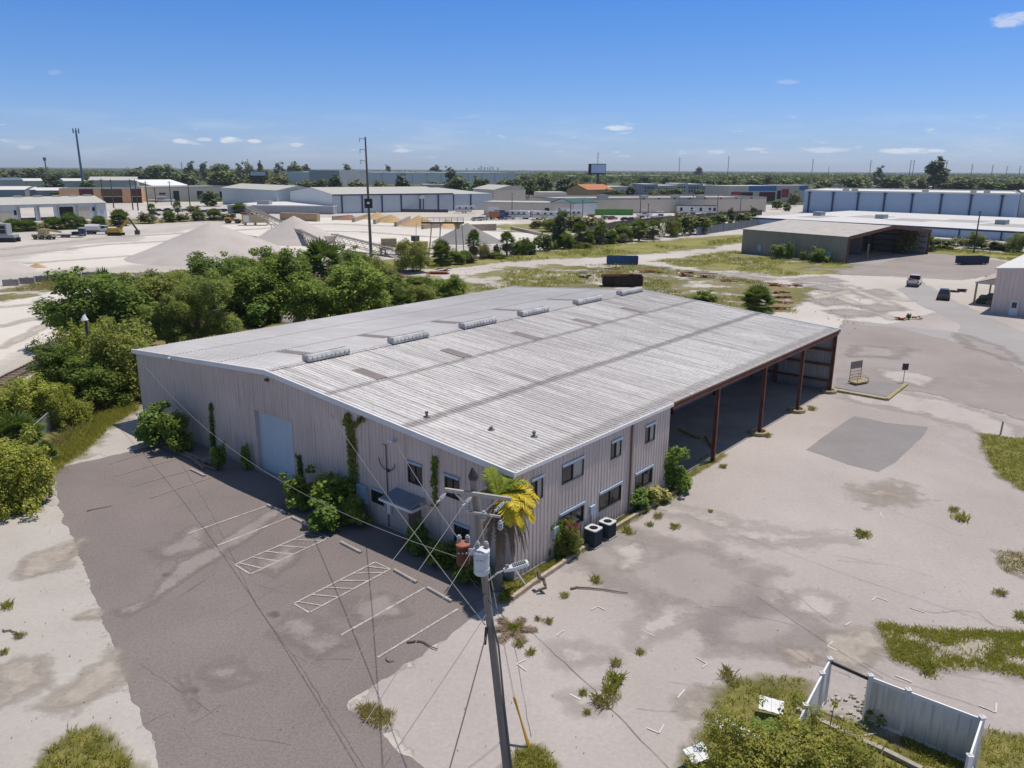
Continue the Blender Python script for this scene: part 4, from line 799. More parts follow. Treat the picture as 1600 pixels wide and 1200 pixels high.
def plant(kind, px, py, wpx, hpx, name, lb, cat, group=None, z=0.0, parts=True, k=None, dz=0.):
    CNT[0] += 1; ks = [q for q in P_ if q[0] == kind]; pr = P_[kind, CNT[0] % len(ks) if k is None else k]; b = at(px, py, z); s = ppm(px, py)
    h = up(px, py, py-hpx); sx = wpx/s/pr[0]; sz = h/pr[1]*1.03; rz = CNT[0]*2.399
    if not parts:
        o = bpy.data.objects.new(name, pr[2]); COL.objects.link(o); o.location = b; o.scale = (sx, sx, sz); o.rotation_euler = (0, 0, rz); return tag(o, lb, cat, group)
    e = empty(name, b, lb, cat, group, rz); e.scale = (sx, sx, sz)
    for me, nm in zip(pr[2:], ('crown', 'trunk', 'dead_fronds')):
        if me: o = bpy.data.objects.new(nm, me); COL.objects.link(o); o.parent = e; KIDS.setdefault(e, []).append(o)
    return e
BG = 'bushes and trees between the warehouse and the gravel yard'
for q in [
 ('dark', 150, 540, 165, 110, 'broadleaf_tree', 'dark green broad tree at the left end of the thicket, beside the lamp pole', 'tree'),
 ('dark', 205, 505, 110, 75, 'broadleaf_tree', 'dark tree behind the left end of the thicket, against the sand road', 'tree'),
 ('olive', 250, 520, 120, 90, 'broadleaf_tree', 'olive green tree in the thicket left of the pine', 'tree'),
 ('pine', 315, 543, 130, 112, 'pine_tree', 'young pine with tufted yellow green needles behind the left roof corner', 'tree'),
 ('pine', 262, 545, 90, 70, 'pine_tree', 'low spreading pine directly above the left roof corner', 'tree'),
 ('dark', 348, 492, 130, 92, 'broadleaf_tree', 'tall dark tree at the back of the thicket below the big gravel pile', 'tree'),
 ('mid', 300, 478, 90, 50, 'broadleaf_tree', 'bushy tree at the back edge of the thicket near the red dirt heap', 'tree'),
 ('mid', 405, 500, 110, 85, 'broadleaf_tree', 'mid green tree in the thicket left of the tall fan palm', 'tree'),
 ('bright', 412, 508, 60, 40, 'shrub', 'small bright green shrub in front of the thicket beside the white boulder', 'shrub'),
 ('mid', 445, 490, 110, 95, 'broadleaf_tree', 'leafy tree below the tall fan palm', 'tree'), ('lime', 455, 470, 70, 60, 'broadleaf_tree', 'yellow green tree with light top left of the tall fan palm', 'tree'),
 ('mid', 500, 510, 100, 75, 'broadleaf_tree', 'dense green shrub tree nearest the left roof edge', 'tree'), ('dark', 480, 470, 70, 70, 'broadleaf_tree', 'dark shaded tree right under the tall fan palm', 'tree'),
 ('mid', 560, 505, 110, 95, 'broadleaf_tree', 'wide green shrub tree at the right end of the thicket', 'tree'), ('olive', 575, 455, 90, 55, 'broadleaf_tree', 'olive tree at the right end of the thicket, behind', 'tree'),
 ('dark', 540, 460, 70, 70, 'broadleaf_tree', 'dark tree right of the tall fan palm', 'tree'), ('mid', 605, 470, 70, 40, 'shrub', 'low green shrub at the foot of the thicket near the red plates', 'shrub'),
 ('olive', 645, 425, 62, 48, 'broadleaf_tree', 'round olive bush alone right of the thicket by the yellow platform', 'bush'), ('twig', 430, 450, 70, 60, 'bare_shrub', 'half bare pinkish shrub rising behind the thicket', 'shrub'),
 ('mid', 380, 470, 80, 70, 'broadleaf_tree', 'rounded tree in the middle of the thicket', 'tree'), ('dark', 440, 455, 80, 60, 'broadleaf_tree', 'dark tree behind the thicket at the foot of the conveyor pile', 'tree'),
 ('olive', 200, 620, 120, 115, 'broadleaf_tree', 'tall yellow green bush tree in front of the lamp pole at the left roof corner', 'tree'),
 ('lime', 140, 600, 110, 90, 'broadleaf_tree', 'lime green bush left of the lamp pole', 'bush'), ('dark', 95, 612, 80, 75, 'broadleaf_tree', 'dark bush at the railway side of the lamp pole', 'bush'),
 ('mid', 160, 635, 100, 70, 'shrub', 'dark shaded shrub at the end of the wire fence', 'shrub'), ('twig', 82, 575, 55, 55, 'bare_shrub', 'bare pale twiggy shrub above the railway', 'shrub'),
 ('lime', 60, 660, 120, 70, 'shrub', 'broad lime shrub between the railway and the wire fence', 'bush'), ('lime', 15, 665, 110, 60, 'shrub', 'lime shrub cut by the left edge, upper one', 'bush'), ('lime', 105, 665, 70, 55, 'shrub', 'small lime shrub touching the wire fence', 'shrub'),
 ('palmetto', 25, 700, 90, 55, 'palmetto', 'dark green palmetto fans at the left edge', 'palm'), ('lime', 30, 790, 130, 100, 'shrub', 'large sunlit lime bush at the left edge beside the asphalt corner', 'bush'), ('lime', -30, 810, 110, 90, 'shrub', 'lime bush half outside the left edge', 'bush'), ('twig', 115, 660, 40, 40, 'bare_shrub', 'dry pink shrub on the wire fence', 'shrub'),
 ('palmetto', 72, 720, 40, 30, 'palmetto', 'small palmetto behind the fence rail', 'palm'),
 ('fan', 506, 470, 74, 95, 'fan_palm', 'tall fan palm standing out above the thicket', 'palm'), ('palmetto', 560, 440, 60, 45, 'palmetto', 'fan palm clump on top of the right end of the thicket', 'palm'),
 ('mid', 700, 470, 60, 36, 'shrub', 'leafy upright shrub right at the roof edge, rightmost of the low ones', 'shrub'), ('olive', 655, 480, 66, 34, 'shrub', 'low sunlit shrub behind the left roof edge', 'shrub'), ('palmetto', 628, 486, 46, 32, 'palmetto', 'spiky palmetto with dead fans behind the left roof edge', 'palm'), ('mid', 600, 502, 60, 22, 'shrub', 'flat green shrub just over the roof edge', 'shrub'), ('mid', 655, 455, 60, 22, 'shrub', 'sparse low shrub by the red plates', 'shrub'),
 ('palmettoy', 1182, 488, 56, 42, 'palmetto', 'round bushy palm behind the far right roof edge', 'palm'), ('shade', 1098, 470, 44, 16, 'shrub', 'low dark shrub behind the far roof edge', 'shrub')]:
    plant(*q[:8], group=BG if q[1] < 730 else None)
rs_ = random.Random(31)
for i in range(26):
    x = rs_.uniform(75, 600); y = 545-(x-75)*.12+rs_.uniform(-55, 22) if x < 400 else 505-(x-400)*.05+rs_.uniform(-45, 0); plant(rs_.choice(('mid', 'olive', 'lime', 'twig', 'palmetto', 'dark')), x, y, rs_.uniform(30, 62), rs_.uniform(28, 62), 'scrub_bush', 'ragged scrub bush filling a gap of the thicket behind the warehouse', 'bush', 'scrub filling the thicket')
# line of palms and bushes on the far side of the back lot
LN = 'palms and bushes along the back lot'
for q in [('palmettoy', 690, 415, 36, 40, 'fan_palm', 'shaggy cabbage palm at the legs of the yellow platform', 'palm'), ('fan', 740, 407, 26, 48, 'fan_palm', 'single straight fan palm in front of the dark grey cone', 'palm'), ('mid', 715, 413, 30, 22, 'shrub', 'green shrub between the shaggy palm and the straight palm', 'shrub'), ('twig', 758, 405, 22, 28, 'bare_shrub', 'thin greyish shrub right of the straight fan palm', 'shrub'), ('fardark', 775, 402, 14, 20, 'conifer', 'small dark conifer right of the dark grey cone', 'tree'),
 ('fan', 792, 400, 28, 38, 'fan_palm', 'cabbage palm with round head right of the small conifer', 'palm'), ('mid', 806, 398, 24, 18, 'shrub', 'small shrub at the foot of the round headed palm', 'shrub'), ('fan', 822, 394, 18, 20, 'fan_palm', 'little palm at the end of the stone edging', 'palm'),
 ('far', 848, 392, 30, 26, 'shrub', 'low shrub left of the tall pair of palms', 'shrub'), ('fardark', 872, 388, 30, 52, 'broadleaf_tree', 'tall dark tree in the back lot line', 'tree'), ('mid', 882, 389, 32, 26, 'shrub', 'green bush at the foot of the tall dark tree', 'bush'), ('fan', 905, 386, 30, 40, 'fan_palm', 'full headed palm left of the broken wall gap', 'palm'), ('palmettoy', 918, 386, 24, 24, 'palmetto', 'shaggy palm clump right of the full headed palm', 'palm'), ('fan', 938, 382, 28, 32, 'fan_palm', 'palm in front of the dark wall', 'palm'), ('palmettoy', 955, 381, 24, 22, 'palmetto', 'low palm clump in front of the dark wall', 'palm'), ('mid', 975, 378, 34, 26, 'shrub', 'rounded bush before the dark wall', 'bush'), ('fan', 998, 377, 32, 34, 'fan_palm', 'dense palm in the middle of the dark wall', 'palm'), ('fan', 1020, 374, 32, 30, 'fan_palm', 'last dense palm before the taller bushes', 'palm'),
 ('olive', 1048, 370, 34, 28, 'shrub', 'olive bush right of the last dense palm', 'bush'), ('far', 1066, 368, 30, 34, 'broadleaf_tree', 'upright green tree between the wall and the grey fence', 'tree'), ('far', 1090, 366, 36, 30, 'shrub', 'wide bush at the left end of the grey fence', 'bush'), ('far', 1120, 358, 34, 24, 'shrub', 'bush behind the grey fence', 'bush'), ('fardark', 1140, 352, 16, 26, 'conifer', 'dark upright tree behind the grey fence', 'tree'), ('far', 1160, 352, 30, 20, 'shrub', 'bush at the far end of the dark wall', 'bush'), ('fardark', 1176, 348, 14, 24, 'conifer', 'pointed dark tree at the corner of the blue building', 'tree'),
 ('olive', 862, 362, 40, 22, 'shrub', 'dry olive bush at the caravan lot edge', 'bush'), ('farolive', 905, 360, 50, 24, 'shrub', 'reddish olive thicket between the lot and the palms', 'bush'), ('far', 878, 350, 22, 22, 'broadleaf_tree', 'small round tree beside the parked motorhomes', 'tree'), ('farolive', 935, 358, 36, 20, 'shrub', 'sparse olive bush behind the palms', 'bush'), ('farolive', 840, 357, 24, 14, 'shrub', 'low brush at the left of the caravan lot edge', 'bush'),
 # right side behind the shed
 ('farolive', 1412, 396, 34, 34, 'shrub', 'light green bush at the open end of the brown shed', 'bush'), ('palmettoy', 1440, 392, 40, 28, 'fan_palm', 'dark palm with trunks right of the brown shed', 'palm'), ('farolive', 1470, 388, 50, 16, 'shrub', 'low grey green brush behind the apron', 'bush'), ('olive', 1523, 388, 36, 24, 'shrub', 'round dark bush at the pole in front of the blue wall', 'bush'), ('farolive', 1555, 390, 46, 14, 'shrub', 'brush right of the round dark bush', 'bush'), ('olive', 1592, 394, 40, 30, 'shrub', 'bush at the right edge before the blue wall', 'bush'), ('farolive', 1495, 384, 30, 12, 'shrub', 'flat brush before the blue wall', 'bush'),
 # before the left workshop and along the aggregate yard
 ('palmettoy', 22, 362, 40, 20, 'palmetto', 'palm clump at the left end of the palm row before the workshop', 'palm'), ('palmettoy', 45, 361, 34, 18, 'palmetto', 'second palm clump of the row before the workshop', 'palm'), ('palmettoy', 85, 359, 36, 20, 'palmetto', 'palm clump below the first open bay of the workshop', 'palm'), ('palmettoy', 112, 358, 34, 26, 'palmetto', 'tallest palm clump before the workshop bays', 'palm'), ('palmettoy', 128, 357, 22, 18, 'palmetto', 'small palm clump before the workshop door', 'palm'), ('palmettoy', 155, 355, 28, 18, 'palmetto', 'palm clump before the workshop corner', 'palm'), ('palmettoy', 188, 353, 34, 26, 'palmetto', 'palm clump behind the excavator', 'palm'), ('farolive', 68, 361, 22, 12, 'shrub', 'low brush in the workshop palm row', 'bush'),
 ('farolive', 236, 349, 32, 16, 'shrub', 'olive brush left of the parked cars', 'bush'), ('palmettoy', 265, 347, 24, 18, 'palmetto', 'palm clump below the tall palm of the car park', 'palm'), ('farolive', 285, 346, 22, 12, 'shrub', 'dry brush at the end of the car park', 'bush'), ('palmettoy', 310, 345, 26, 16, 'palmetto', 'palm clump behind the top of the gravel pile', 'palm'), ('palmettoy', 335, 344, 28, 18, 'palmetto', 'palm clump right of the gravel pile top', 'palm'), ('farolive', 355, 345, 20, 12, 'shrub', 'brush before the yellow loader', 'bush'), ('fan', 278, 336, 16, 22, 'fan_palm', 'tall palm in the car park by the workshop street', 'palm'), ('fan', 238, 338, 16, 20, 'fan_palm', 'palm at the left of the car park', 'palm'), ('far', 303, 333, 22, 12, 'shrub', 'clipped grey green tree over the car park', 'tree'), ('far', 332, 322, 36, 22, 'broadleaf_tree', 'dark round tree before the tan store', 'tree'), ('palmettoy', 375, 333, 30, 16, 'palmetto', 'palm clump left of the conveyor head', 'palm'),
 ('bright', 663, 327, 30, 14, 'shrub', 'bright shrub at the foot of the blue warehouse wall', 'bush'), ('bright', 690, 327, 32, 15, 'shrub', 'bright shrub right before the caravan', 'bush'), ('fan', 742, 322, 18, 18, 'fan_palm', 'palm behind the fifth wheel caravan', 'palm')]:
    plant(*q[:8], group=LN, parts=(q[0] not in ('far', 'farolive', 'fardark')))
rs_ = random.Random(12)
for i in range(44):
    t = rs_.random(); x = 690+t*480; y = 414-t*62+rs_.uniform(-5, 3); k = rs_.choice(('olive', 'mid', 'palmettoy', 'palmetto', 'lime', 'dark', 'twig')); plant(k, x, y, rs_.uniform(14, 34), rs_.uniform(9, 21), 'scrub_bush', 'low scrub bush in the brushy line of palms along the back lot', 'bush', 'scrub along the palm line')
# planting around the warehouse
for q in [('shade', 275, 705, 50, 60, 'shrub', 'dark shaded half of the leafy bush against the gable wall', 'bush'), ('bright', 248, 694, 62, 62, 'shrub', 'big bright green leafy bush at the left corner of the gable wall', 'bush'),
 ('shade', 470, 790, 60, 50, 'shrub', 'dark shrub in the shade right of the roll up door', 'bush'), ('shade', 520, 805, 70, 62, 'shrub', 'tall dark shrub in the shade below the climbing vine', 'bush'), ('bright', 506, 825, 64, 44, 'shrub', 'sunlit front of the dark bush, reaching out over the stalls', 'bush'), ('shade', 553, 820, 50, 50, 'shrub', 'dark shrub under the blue meter cabinet', 'bush'), ('bright', 655, 862, 44, 46, 'shrub', 'bright green shrub in front of the entrance canopy', 'bush'), ('shade', 690, 880, 54, 36, 'shrub', 'low dark shrub between the canopy shrub and the transformer', 'bush'), ('shade', 735, 905, 60, 32, 'shrub', 'dark ground shrub in the shade behind the utility pole', 'bush'),
 ('shade', 345, 735, 26, 40, 'shrub', 'small dark shrub at the foot of the slim vine', 'bush'), ('shade', 386, 735, 16, 44, 'shrub', 'thin reddish weed tree left of the roll up door', 'shrub'), ('shade', 478, 760, 26, 50, 'shrub', 'narrow dark shrub climbing beside the roll up door', 'shrub'),
 ('mid', 862, 868, 46, 62, 'shrub', 'dark leafy shrub right of the corner palm', 'bush'), ('bright', 857, 850, 26, 36, 'shrub', 'bright shrub against the office corner', 'bush'), ('olive', 888, 868, 44, 52, 'flowering_shrub', 'airy grey green shrub with magenta blossom beside the condensing units', 'bush'),
 ('bright', 985, 796, 58, 36, 'shrub', 'green shrub in front of the ground floor window', 'bush'), ('bright', 1050, 768, 60, 68, 'shrub', 'tall bright shrub at the corner of the open bay', 'bush'), ('shade', 1030, 740, 22, 42, 'shrub', 'dark climbing shrub at the end of the office wall', 'bush')]:
    o = plant(*q[:8])
    if q[5] == 'flowering_shrub':
        V_ = leafcloud([(.9, .2, 2.6), (1.3, .5, 1.9), (-.4, .9, 2.9), (.6, -1, 2.4), (1.6, -.2, 1.2), (-.8, -.6, 2.6)], [.45]*6, 420, .13, seed=4); b = bpy.data.objects.new('blossom', npmesh('blossom', V_*np.array([1.9, 1.9, 1.75]), LG['pink'])); COL.objects.link(b); b.parent = o
P_['yellow', 0] = treeproto(3.5, 2.4, .1, 16, 1500, .16, LG['yellow'], 140, rr=(.14, .22))
plant('yellow', 1020, 786, 50, 30, 'shrub', 'pale yellow variegated shrub beside the tall bay corner shrub', 'bush')
# vines on the walls
def vine(lines, n, lb, wd=.22, mt='olive', axis='u'):
    vs = []
    for (a, za), (b, zb) in lines:
        L_ = math.hypot(b-a, zb-za); k = max(2, int(n*L_)); t = rng.random(k); s = a+(b-a)*t+rng.normal(0, wd*.45, k); z = za+(zb-za)*t+rng.normal(0, .06, k); d = .05+.16*rng.random(k)
        for i in range(k):
            r = .05+.09*rng.random(); p = Vector((-d[i], s[i], max(.05, z[i]))); nr = Vector((-1, rng.normal(0, .5), rng.normal(.3, .5))).normalized(); e = nr.cross(Vector((rng.normal(), rng.normal(), rng.normal()))).normalized(); f = nr.cross(e)
            for g in (p-e*r, p+f*r*.6, p+e*r, p-f*r*.6): vs.append(BL(min(-.03, g.x), g.y, g.z))
    o0 = BL(0, lines[0][0][0], 0); V_ = np.array([tuple(v-o0) for v in vs]); e = empty('climbing_vine', o0, lb, 'vine'); o = bpy.data.objects.new('foliage', npmesh('foliage', V_, LG[mt])); COL.objects.link(o); o.parent = e
    m = MB(); 
    for (a, za), (b, zb) in lines: m.tube([BL(-.05, a, za)-o0, BL(-.05, b, zb)-o0], .018, 4)
    s = m.build('stem', TRUNK, e)
vine([((12.55, 1.2), (12.6, 6.3)), ((12.2, 1.2), (12.25, 5.4)), ((12.5, 5.4), (11.3, 6.25)), ((12.9, 5.6), (12.6, 6.2)), ((12.5, 4.8), (12.6, 6.2))], 95, 'olive green vine climbing to the rake right of the roll up door', .26)
vine([((5.5, 2.5), (5.45, 5.35)), ((5.6, 3.8), (5.4, 5.2))], 80, 'narrow green vine between the two upper gable windows', .2, 'mid')
vine([((28.7, .1), (28.55, 2.0)), ((28.65, .1), (28.35, 3.7)), ((28.4, .1), (28.5, 1.5))], 110, 'slim dark pointed vine left of the roll up door', .24, 'dark')
vine([((17.9, .3), (17.85, 2.4)), ((17.6, .3), (17.9, 1.8))], 100, 'pointed dark vine right of the roll up door', .22, 'dark')
# feather palm at the corner of the office
pb = at(777, 922); e = empty('feather_palm', pb, 'feather palm with yellow and green fronds and a brown skirt at the building corner', 'palm'); ph = 5.0
m = MB(); m.tube([(0, 0, 0), (.1, .05, 1.5), (.12, .05, 3.2), (.05, 0, ph)], [.24, .19, .17, .14], 9); m.build('trunk', mat('palm_trunk', (.20, .16, .13), .95, .3, 3, bump=.8), e)
m = MB()
for i in range(9): frond(m, (.05, 0, ph), -.5+i*.36, .62+.4*math.sin(i*2.1), 1.8, 1.5, .6, .045, seed=i)
for i in range(3): frond(m, (.05, 0, ph), 2.0+i*.25, 1.2, 1.5, .9, .45, .03, seed=40+i)
m.build('green_fronds', LG['palmg'], e)
m = MB()
for i in range(13): frond(m, (.05, 0, ph-.1), -1.25+i*.15, .4+.35*math.sin(i*1.7), 2.25, 1.9, .65, .05, seed=60+i)
m.build('yellow_fronds', LG['palmy'], e)
m = MB()
for i in range(17): frond(m, (.05, 0, ph-.25), -2.4+i*.27, -.55-.3*math.sin(i*2.3), 2.9, 2.6, .30, .03, seed=80+i)
m.build('dead_fronds', LG['palmd'], e)
m = MB(); rg = random.Random(5)
for i in range(6): a = i*1.05; frond(m, (0, 0, .1), a, .15, 1.5, .8, .4, .03, seed=120+i)
tag(m.build('fallen_frond_heap', LG['palmd'], None, at(800, 985)), 'heap of dry palm fronds on the ground in the palm shade', 'palm debris')
# white panels and the leafy tree in the fenced corner
LG['cor'] = leafm('corner_leaves', (.19, .21, .03), (.47, .44, .09), .42, .6, dead=(.3, .2, .09)); P_['corner', 0] = treeproto(5.6, 3.6, .2, 60, 21000, .058, LG['cor'], 150, 14, rr=(.07, .17), shell=.25, flatn=1.4); P_['corner', 1] = treeproto(5.6, 3.4, .2, 44, 9500, .058, LG['cor'], 151, 16, rr=(.06, .15), shell=.2, flatn=1.4)
plant('corner', 1150, 1238, 170, 118, 'leafy_tree', 'sunlit leafy shrub tree over the fallen white panels, left half', 'tree', k=1); plant('corner', 1275, 1262, 190, 130, 'leafy_tree', 'sunlit yellow green shrub tree inside the white fence, right half', 'tree', k=0); plant('corner', 1120, 1300, 170, 100, 'leafy_tree', 'lowest leafy shrub at the bottom edge left of the fence', 'tree', k=1); plant('corner', 1230, 1330, 260, 150, 'leafy_tree', 'leafy shrub cut by the bottom edge inside the fence', 'tree', k=0)
plant('bright', 1195, 1150, 60, 18, 'shrub', 'flat green shrub creeping beside the left fence run', 'shrub')
WPAN = mat('white_panel', (.62, .64, .66), .5, .12, 2)
for (x, y, a, lb, s) in ((1090, 1178, .55, 'white sheet panel lowest, lying under the leafy shrub', (.95, .6)), (1150, 1142, -.65, 'long white sheet panel lying in the middle of the leafy shrub', (1.6, .5)), (1205, 1103, -.3, 'white sheet panel half hidden next to the left fence run', (.9, .6))):
    m = MB(); n = 6
    for i in range(n): x0 = -s[0]/2+s[0]*i/n; m.bx(x0, x0+s[0]/n*.96, -s[1]/2, s[1]/2, 0, .05+.02*(i % 2))
    o = tag(m.build('sheet_panel', WPAN, None, at(x, y, .5), a), lb, 'panel', 'white panels dumped in the corner bed'); o.rotation_euler = (.3, .1, a)
# ================================================================== NEAR STREET FURNITURE
POLEW = mat('weathered_pole_wood', (.20, .185, .165), .9, .25, 3, bump=.5, st=(3, 3, .3)); ZINC = mat('galvanised_steel', (.42, .43, .44), .45, .15, 4, .3); INS = flat('grey_insulator', (.35, .36, .38), .3); TGREY = mat('transformer_grey', (.46, .50, .55), .45, .12, 3); TRUST = mat('rusty_transformer', (.10, .042, .028), .75, .35, 5); WIRE = flat('aluminium_wire', (.22, .21, .2), .7, .1); BLKW = flat('black_wire', (.03, .03, .032), .6)
pbase = at(796, 1236); ptop = None
lean = Vector((-1.13, .1, 11.25))
def pp(t): return pbase+lean*t
e = empty('utility_pole', pbase, 'weathered leaning wooden utility pole with crossarm, two transformers and a street lamp', 'utility pole')
m = MB(); m.tube([lean*t for t in (0, .25, .5, .75, 1)], [.138, .132, .125, .12, .115], 14); m.build('pole', POLEW, e)
m = MB(); m.tube([lean*.99, lean*.996, lean*1.0], [.14, .15, .15], 12); m.tube([lean*1.0, lean*1.022], [.15, .02], 12); m.build('pole_cap', flat('black_cap', (.02, .02, .02), .5), e)
CA = Vector((math.cos(-.33), math.sin(-.33), 0))*1.0
arm = lean*.955+Vector((0, -.2, 0)); c1 = arm-CA*.95; c2 = arm+CA*1.15
m = MB(); m.beam(c1, c2, .09, .11); ca_ = m.build('crossarm', mat('grey_crossarm', (.36, .34, .31), .9, .2, 4), e)
a2 = lean*.90+Vector((0, -.2, 0)); m = MB(); m.beam(a2-CA*.35, a2+CA*.75, .06, .07); m.build('lower_crossarm', mat('grey_crossarm', (.36, .34, .31), .9, .2, 4), e)
m = MB(); m.tube([arm+CA*.8, lean*.88], .02, 5); m.tube([arm-CA*.7, lean*.88], .02, 5); m.build('arm_brace', ZINC, e)
WD = at(-40, 1560, 9.6)-pbase     # the spans run off below the camera
ends = []
for q in (c1+CA*.05, c1+CA*.88, c2-CA*.18):
    d = (WD-q).normalized(); q = q-Vector((0, 0, .08)); m = MB(); m.tube([q, q+d*.18], .025, 6)
    for i in range(4): m.tube([q+d*(.2+.07*i), q+d*(.24+.07*i)], .06, 8)
    m.tube([q+d*.18, q+d*.62], .02, 6); m.sphere(q+d*.62, .05, 6); m.build('insulator', INS, e); ends.append(q+d*.62)
for i, t in enumerate((.90, .88, .86)):
    q = lean*t+Vector((0, -.24, .05))+CA*(-.3+.5*i); m = MB(); m.tube([q, q+Vector((0, 0, .3))], .05, 8)
    for k in range(3): m.tube([q+Vector((0, 0, .05+.08*k)), q+Vector((0, 0, .08+.08*k))], .085, 8)
    m.build('fuse_cutout', INS, e)
def transformer(c, r, h, mt, lidm):
    m = MB(); m.cyl(c, r, h, 20, 0, r*1.02); m.cyl((c[0], c[1], c[2]-.03), r*.93, .04, 20)
    for z in (.12, h-.12): m.cyl((c[0], c[1], c[2]+z), r*1.05, .035, 20)
    b = m.build('transformer', mt, e); m = MB(); m.cyl((c[0], c[1], c[2]+h), r*1.08, .05, 20); m.cyl((c[0], c[1], c[2]+h+.05), r*1.0, .06, 20, 0, r*.3); m.build('lid', lidm, b)
    for sx in (-.12, .14):
        m = MB(); q = Vector((c[0]+sx, c[1]+.05, c[2]+h)); m.tube([q, q+Vector((0, 0, .3))], .05, 8)
        for k in range(4): m.tube([q+Vector((0, 0, .08+.05*k)), q+Vector((0, 0, .1+.05*k))], .075, 8)
        m.build('bushing', INS, b)
    m = MB(); m.beam((c[0], c[1], c[2]+h*.6), tuple(lean*.78), .08, .2); m.build('bracket', ZINC, b)
    for k in (-1, 0, 1): m = MB(); m.tube([(c[0]+.12*k, c[1]-r*1.0, c[2]+h*.72), (c[0]+.12*k, c[1]-r*1.15, c[2]+h*.72)], .03, 6); m.build('terminal', INS, b)
t0 = lean*.757
transformer((t0.x-.02, t0.y-.36, t0.z-.25), .235, .70, TGREY, mat('white_lid', (.62, .63, .64), .5)); transformer((t0.x-.62, t0.y+.35, t0.z-.32), .21, .62, TRUST, mat('orange_lid', (.36, .13, .08), .7))
s0 = lean*.695+Vector((.1, -.05, 0)); s1 = s0+Vector((.55, .15, .3)); m = MB(); m.tube([s0, s0.lerp(s1, .5)+Vector((0, 0, .06)), s1], .03, 8); arm_ = m.build('lamp_arm', ZINC, e)
d = (s1-s0); d.z = .12; d.normalize(); m = MB(); n_ = d.cross(Vector((0, 0, 1))).normalized(); prof = [(-.08, .04), (.08, .09), (.25, .14), (.66, .13), (.72, .08)]; u3 = n_.cross(d)
vs = [s1+d*a+n_*b+u3*.05 for a, b in prof]+[s1+d*a-n_*b+u3*.05 for a, b in prof[::-1]]; vs += [v-u3*.11 for v in vs]; k = len(prof)*2
m.add(vs, [tuple(range(k)), tuple(range(2*k-1, k-1, -1))]+[(i, k+i, k+(i+1) % k, (i+1) % k) for i in range(k)]); lh = m.build('lamp_head', mat('lamp_shell', (.60, .61, .62), .4, .08), arm_)
m = MB()
for i in range(7): a = .25+.062*i; m.beam(s1+d*a-n_*.105+u3*.075, s1+d*a+n_*.105+u3*.075, .03, .04)
m.beam(s1+d*.05-n_*.04+u3*.1, s1+d*.05+n_*.04+u3*.1, .09, .1); m.build('cooling_fins', mat('fin_grey', (.20, .22, .21), .5), arm_)
m = MB(); m.tube([lean*.62, lean*.5+Vector((.2, -.2, 0)), lean*.3+Vector((.16, -.05, 0)), lean*.02+Vector((.17, -.05, 0))], .035, 6); m.build('riser_conduit', flat('grey_conduit', (.12, .12, .125), .6), e)
for (a, b, cc) in ((.80, .68, -.5), (.78, .66, .4), (.66, .60, -.7), (.64, .57, .5)):
    m = MB(); m.tube([lean*a+Vector((0, -.1, 0)), lean*((a+b)/2)+Vector((cc, -.3, -.1)), lean*b+Vector((cc*.5, -.2, 0))], .014, 5); m.build('jumper_wire', BLKW, e)
def cable(name, pts_, r, lb, cat, mt=WIRE, sag=.3, n=24):
    m = MB(); o0 = Vector(pts_[0]); q = []
    for a, b in zip(pts_, pts_[1:]):
        a, b = Vector(a), Vector(b)
        for i in range(n): t = i/n; q.append(a.lerp(b, t)-o0-Vector((0, 0, sag*4*t*(1-t))))
    q.append(Vector(pts_[-1])-o0); m.tube(q, r, 5); return tag(m.build(name, mt, None, o0), lb, cat)
G3 = [pbase+x for x in ends]
tgt = [(60, 1540, 9.3), (160, 1560, 9.3), (310, 1530, 9.3)]
for q, t, lb in zip(G3, tgt, ('leftmost of the three bare power wires sloping from the crossarm to the bottom left', 'middle of the three bare power wires sloping from the crossarm', 'rightmost bare power wire, crossing in front of the grey transformer')): cable('power_wire', [q, at(*t)], .008, lb, 'power wire', WIRE, .15)
Tg = pbase+t0
cable('service_wire', [BL(-.15, 14.2, 5.95), pp(.56)+Vector((-.15, -.1, 0))], .016, 'insulated service wire from the gable wall to the middle of the utility pole', 'service wire', mat('weathered_cable', (.19, .18, .175), .7), .25)
cable('service_wire', [BL(-.15, 8.55, 5.6), Tg+Vector((-.5, .2, .2))], .016, 'service wire from the flood light on the gable to the rusty transformer', 'service wire', mat('weathered_cable', (.19, .18, .175), .7), .2)
cable('service_wire', [BL(-.2, 39.3, 5.7), Tg+Vector((-.45, .1, -.1))], .012, 'thin pale wire hanging along the whole gable to the utility pole', 'service wire', WIRE, 2.2, 40)
cable('service_wire', [pp(.545)+Vector((-.1, -.1, 0)), at(640, 1420, 4.0)], .02, 'dark wire dropping from the black sleeve on the pole to the bottom edge', 'service wire', BLKW, .1)
cable('guy_wire', [pp(.60), at(430, 1440, 6.8)], .012, 'pale wire leaving the pole low for the bottom edge', 'power wire', WIRE, .1)
m = MB(); a, b = pp(.555)+Vector((-.12, -.12, 0)), pp(.52)+Vector((-.2, -.3, -.1)); m.tube([a-a, b-a], .045, 8); tag(m.build('cable_sleeve', BLKW, None, a), 'black splice sleeve hanging beside the utility pole', 'cable sleeve')
GUY = flat('yellow_guy_guard', (.50, .30, .03), .5)
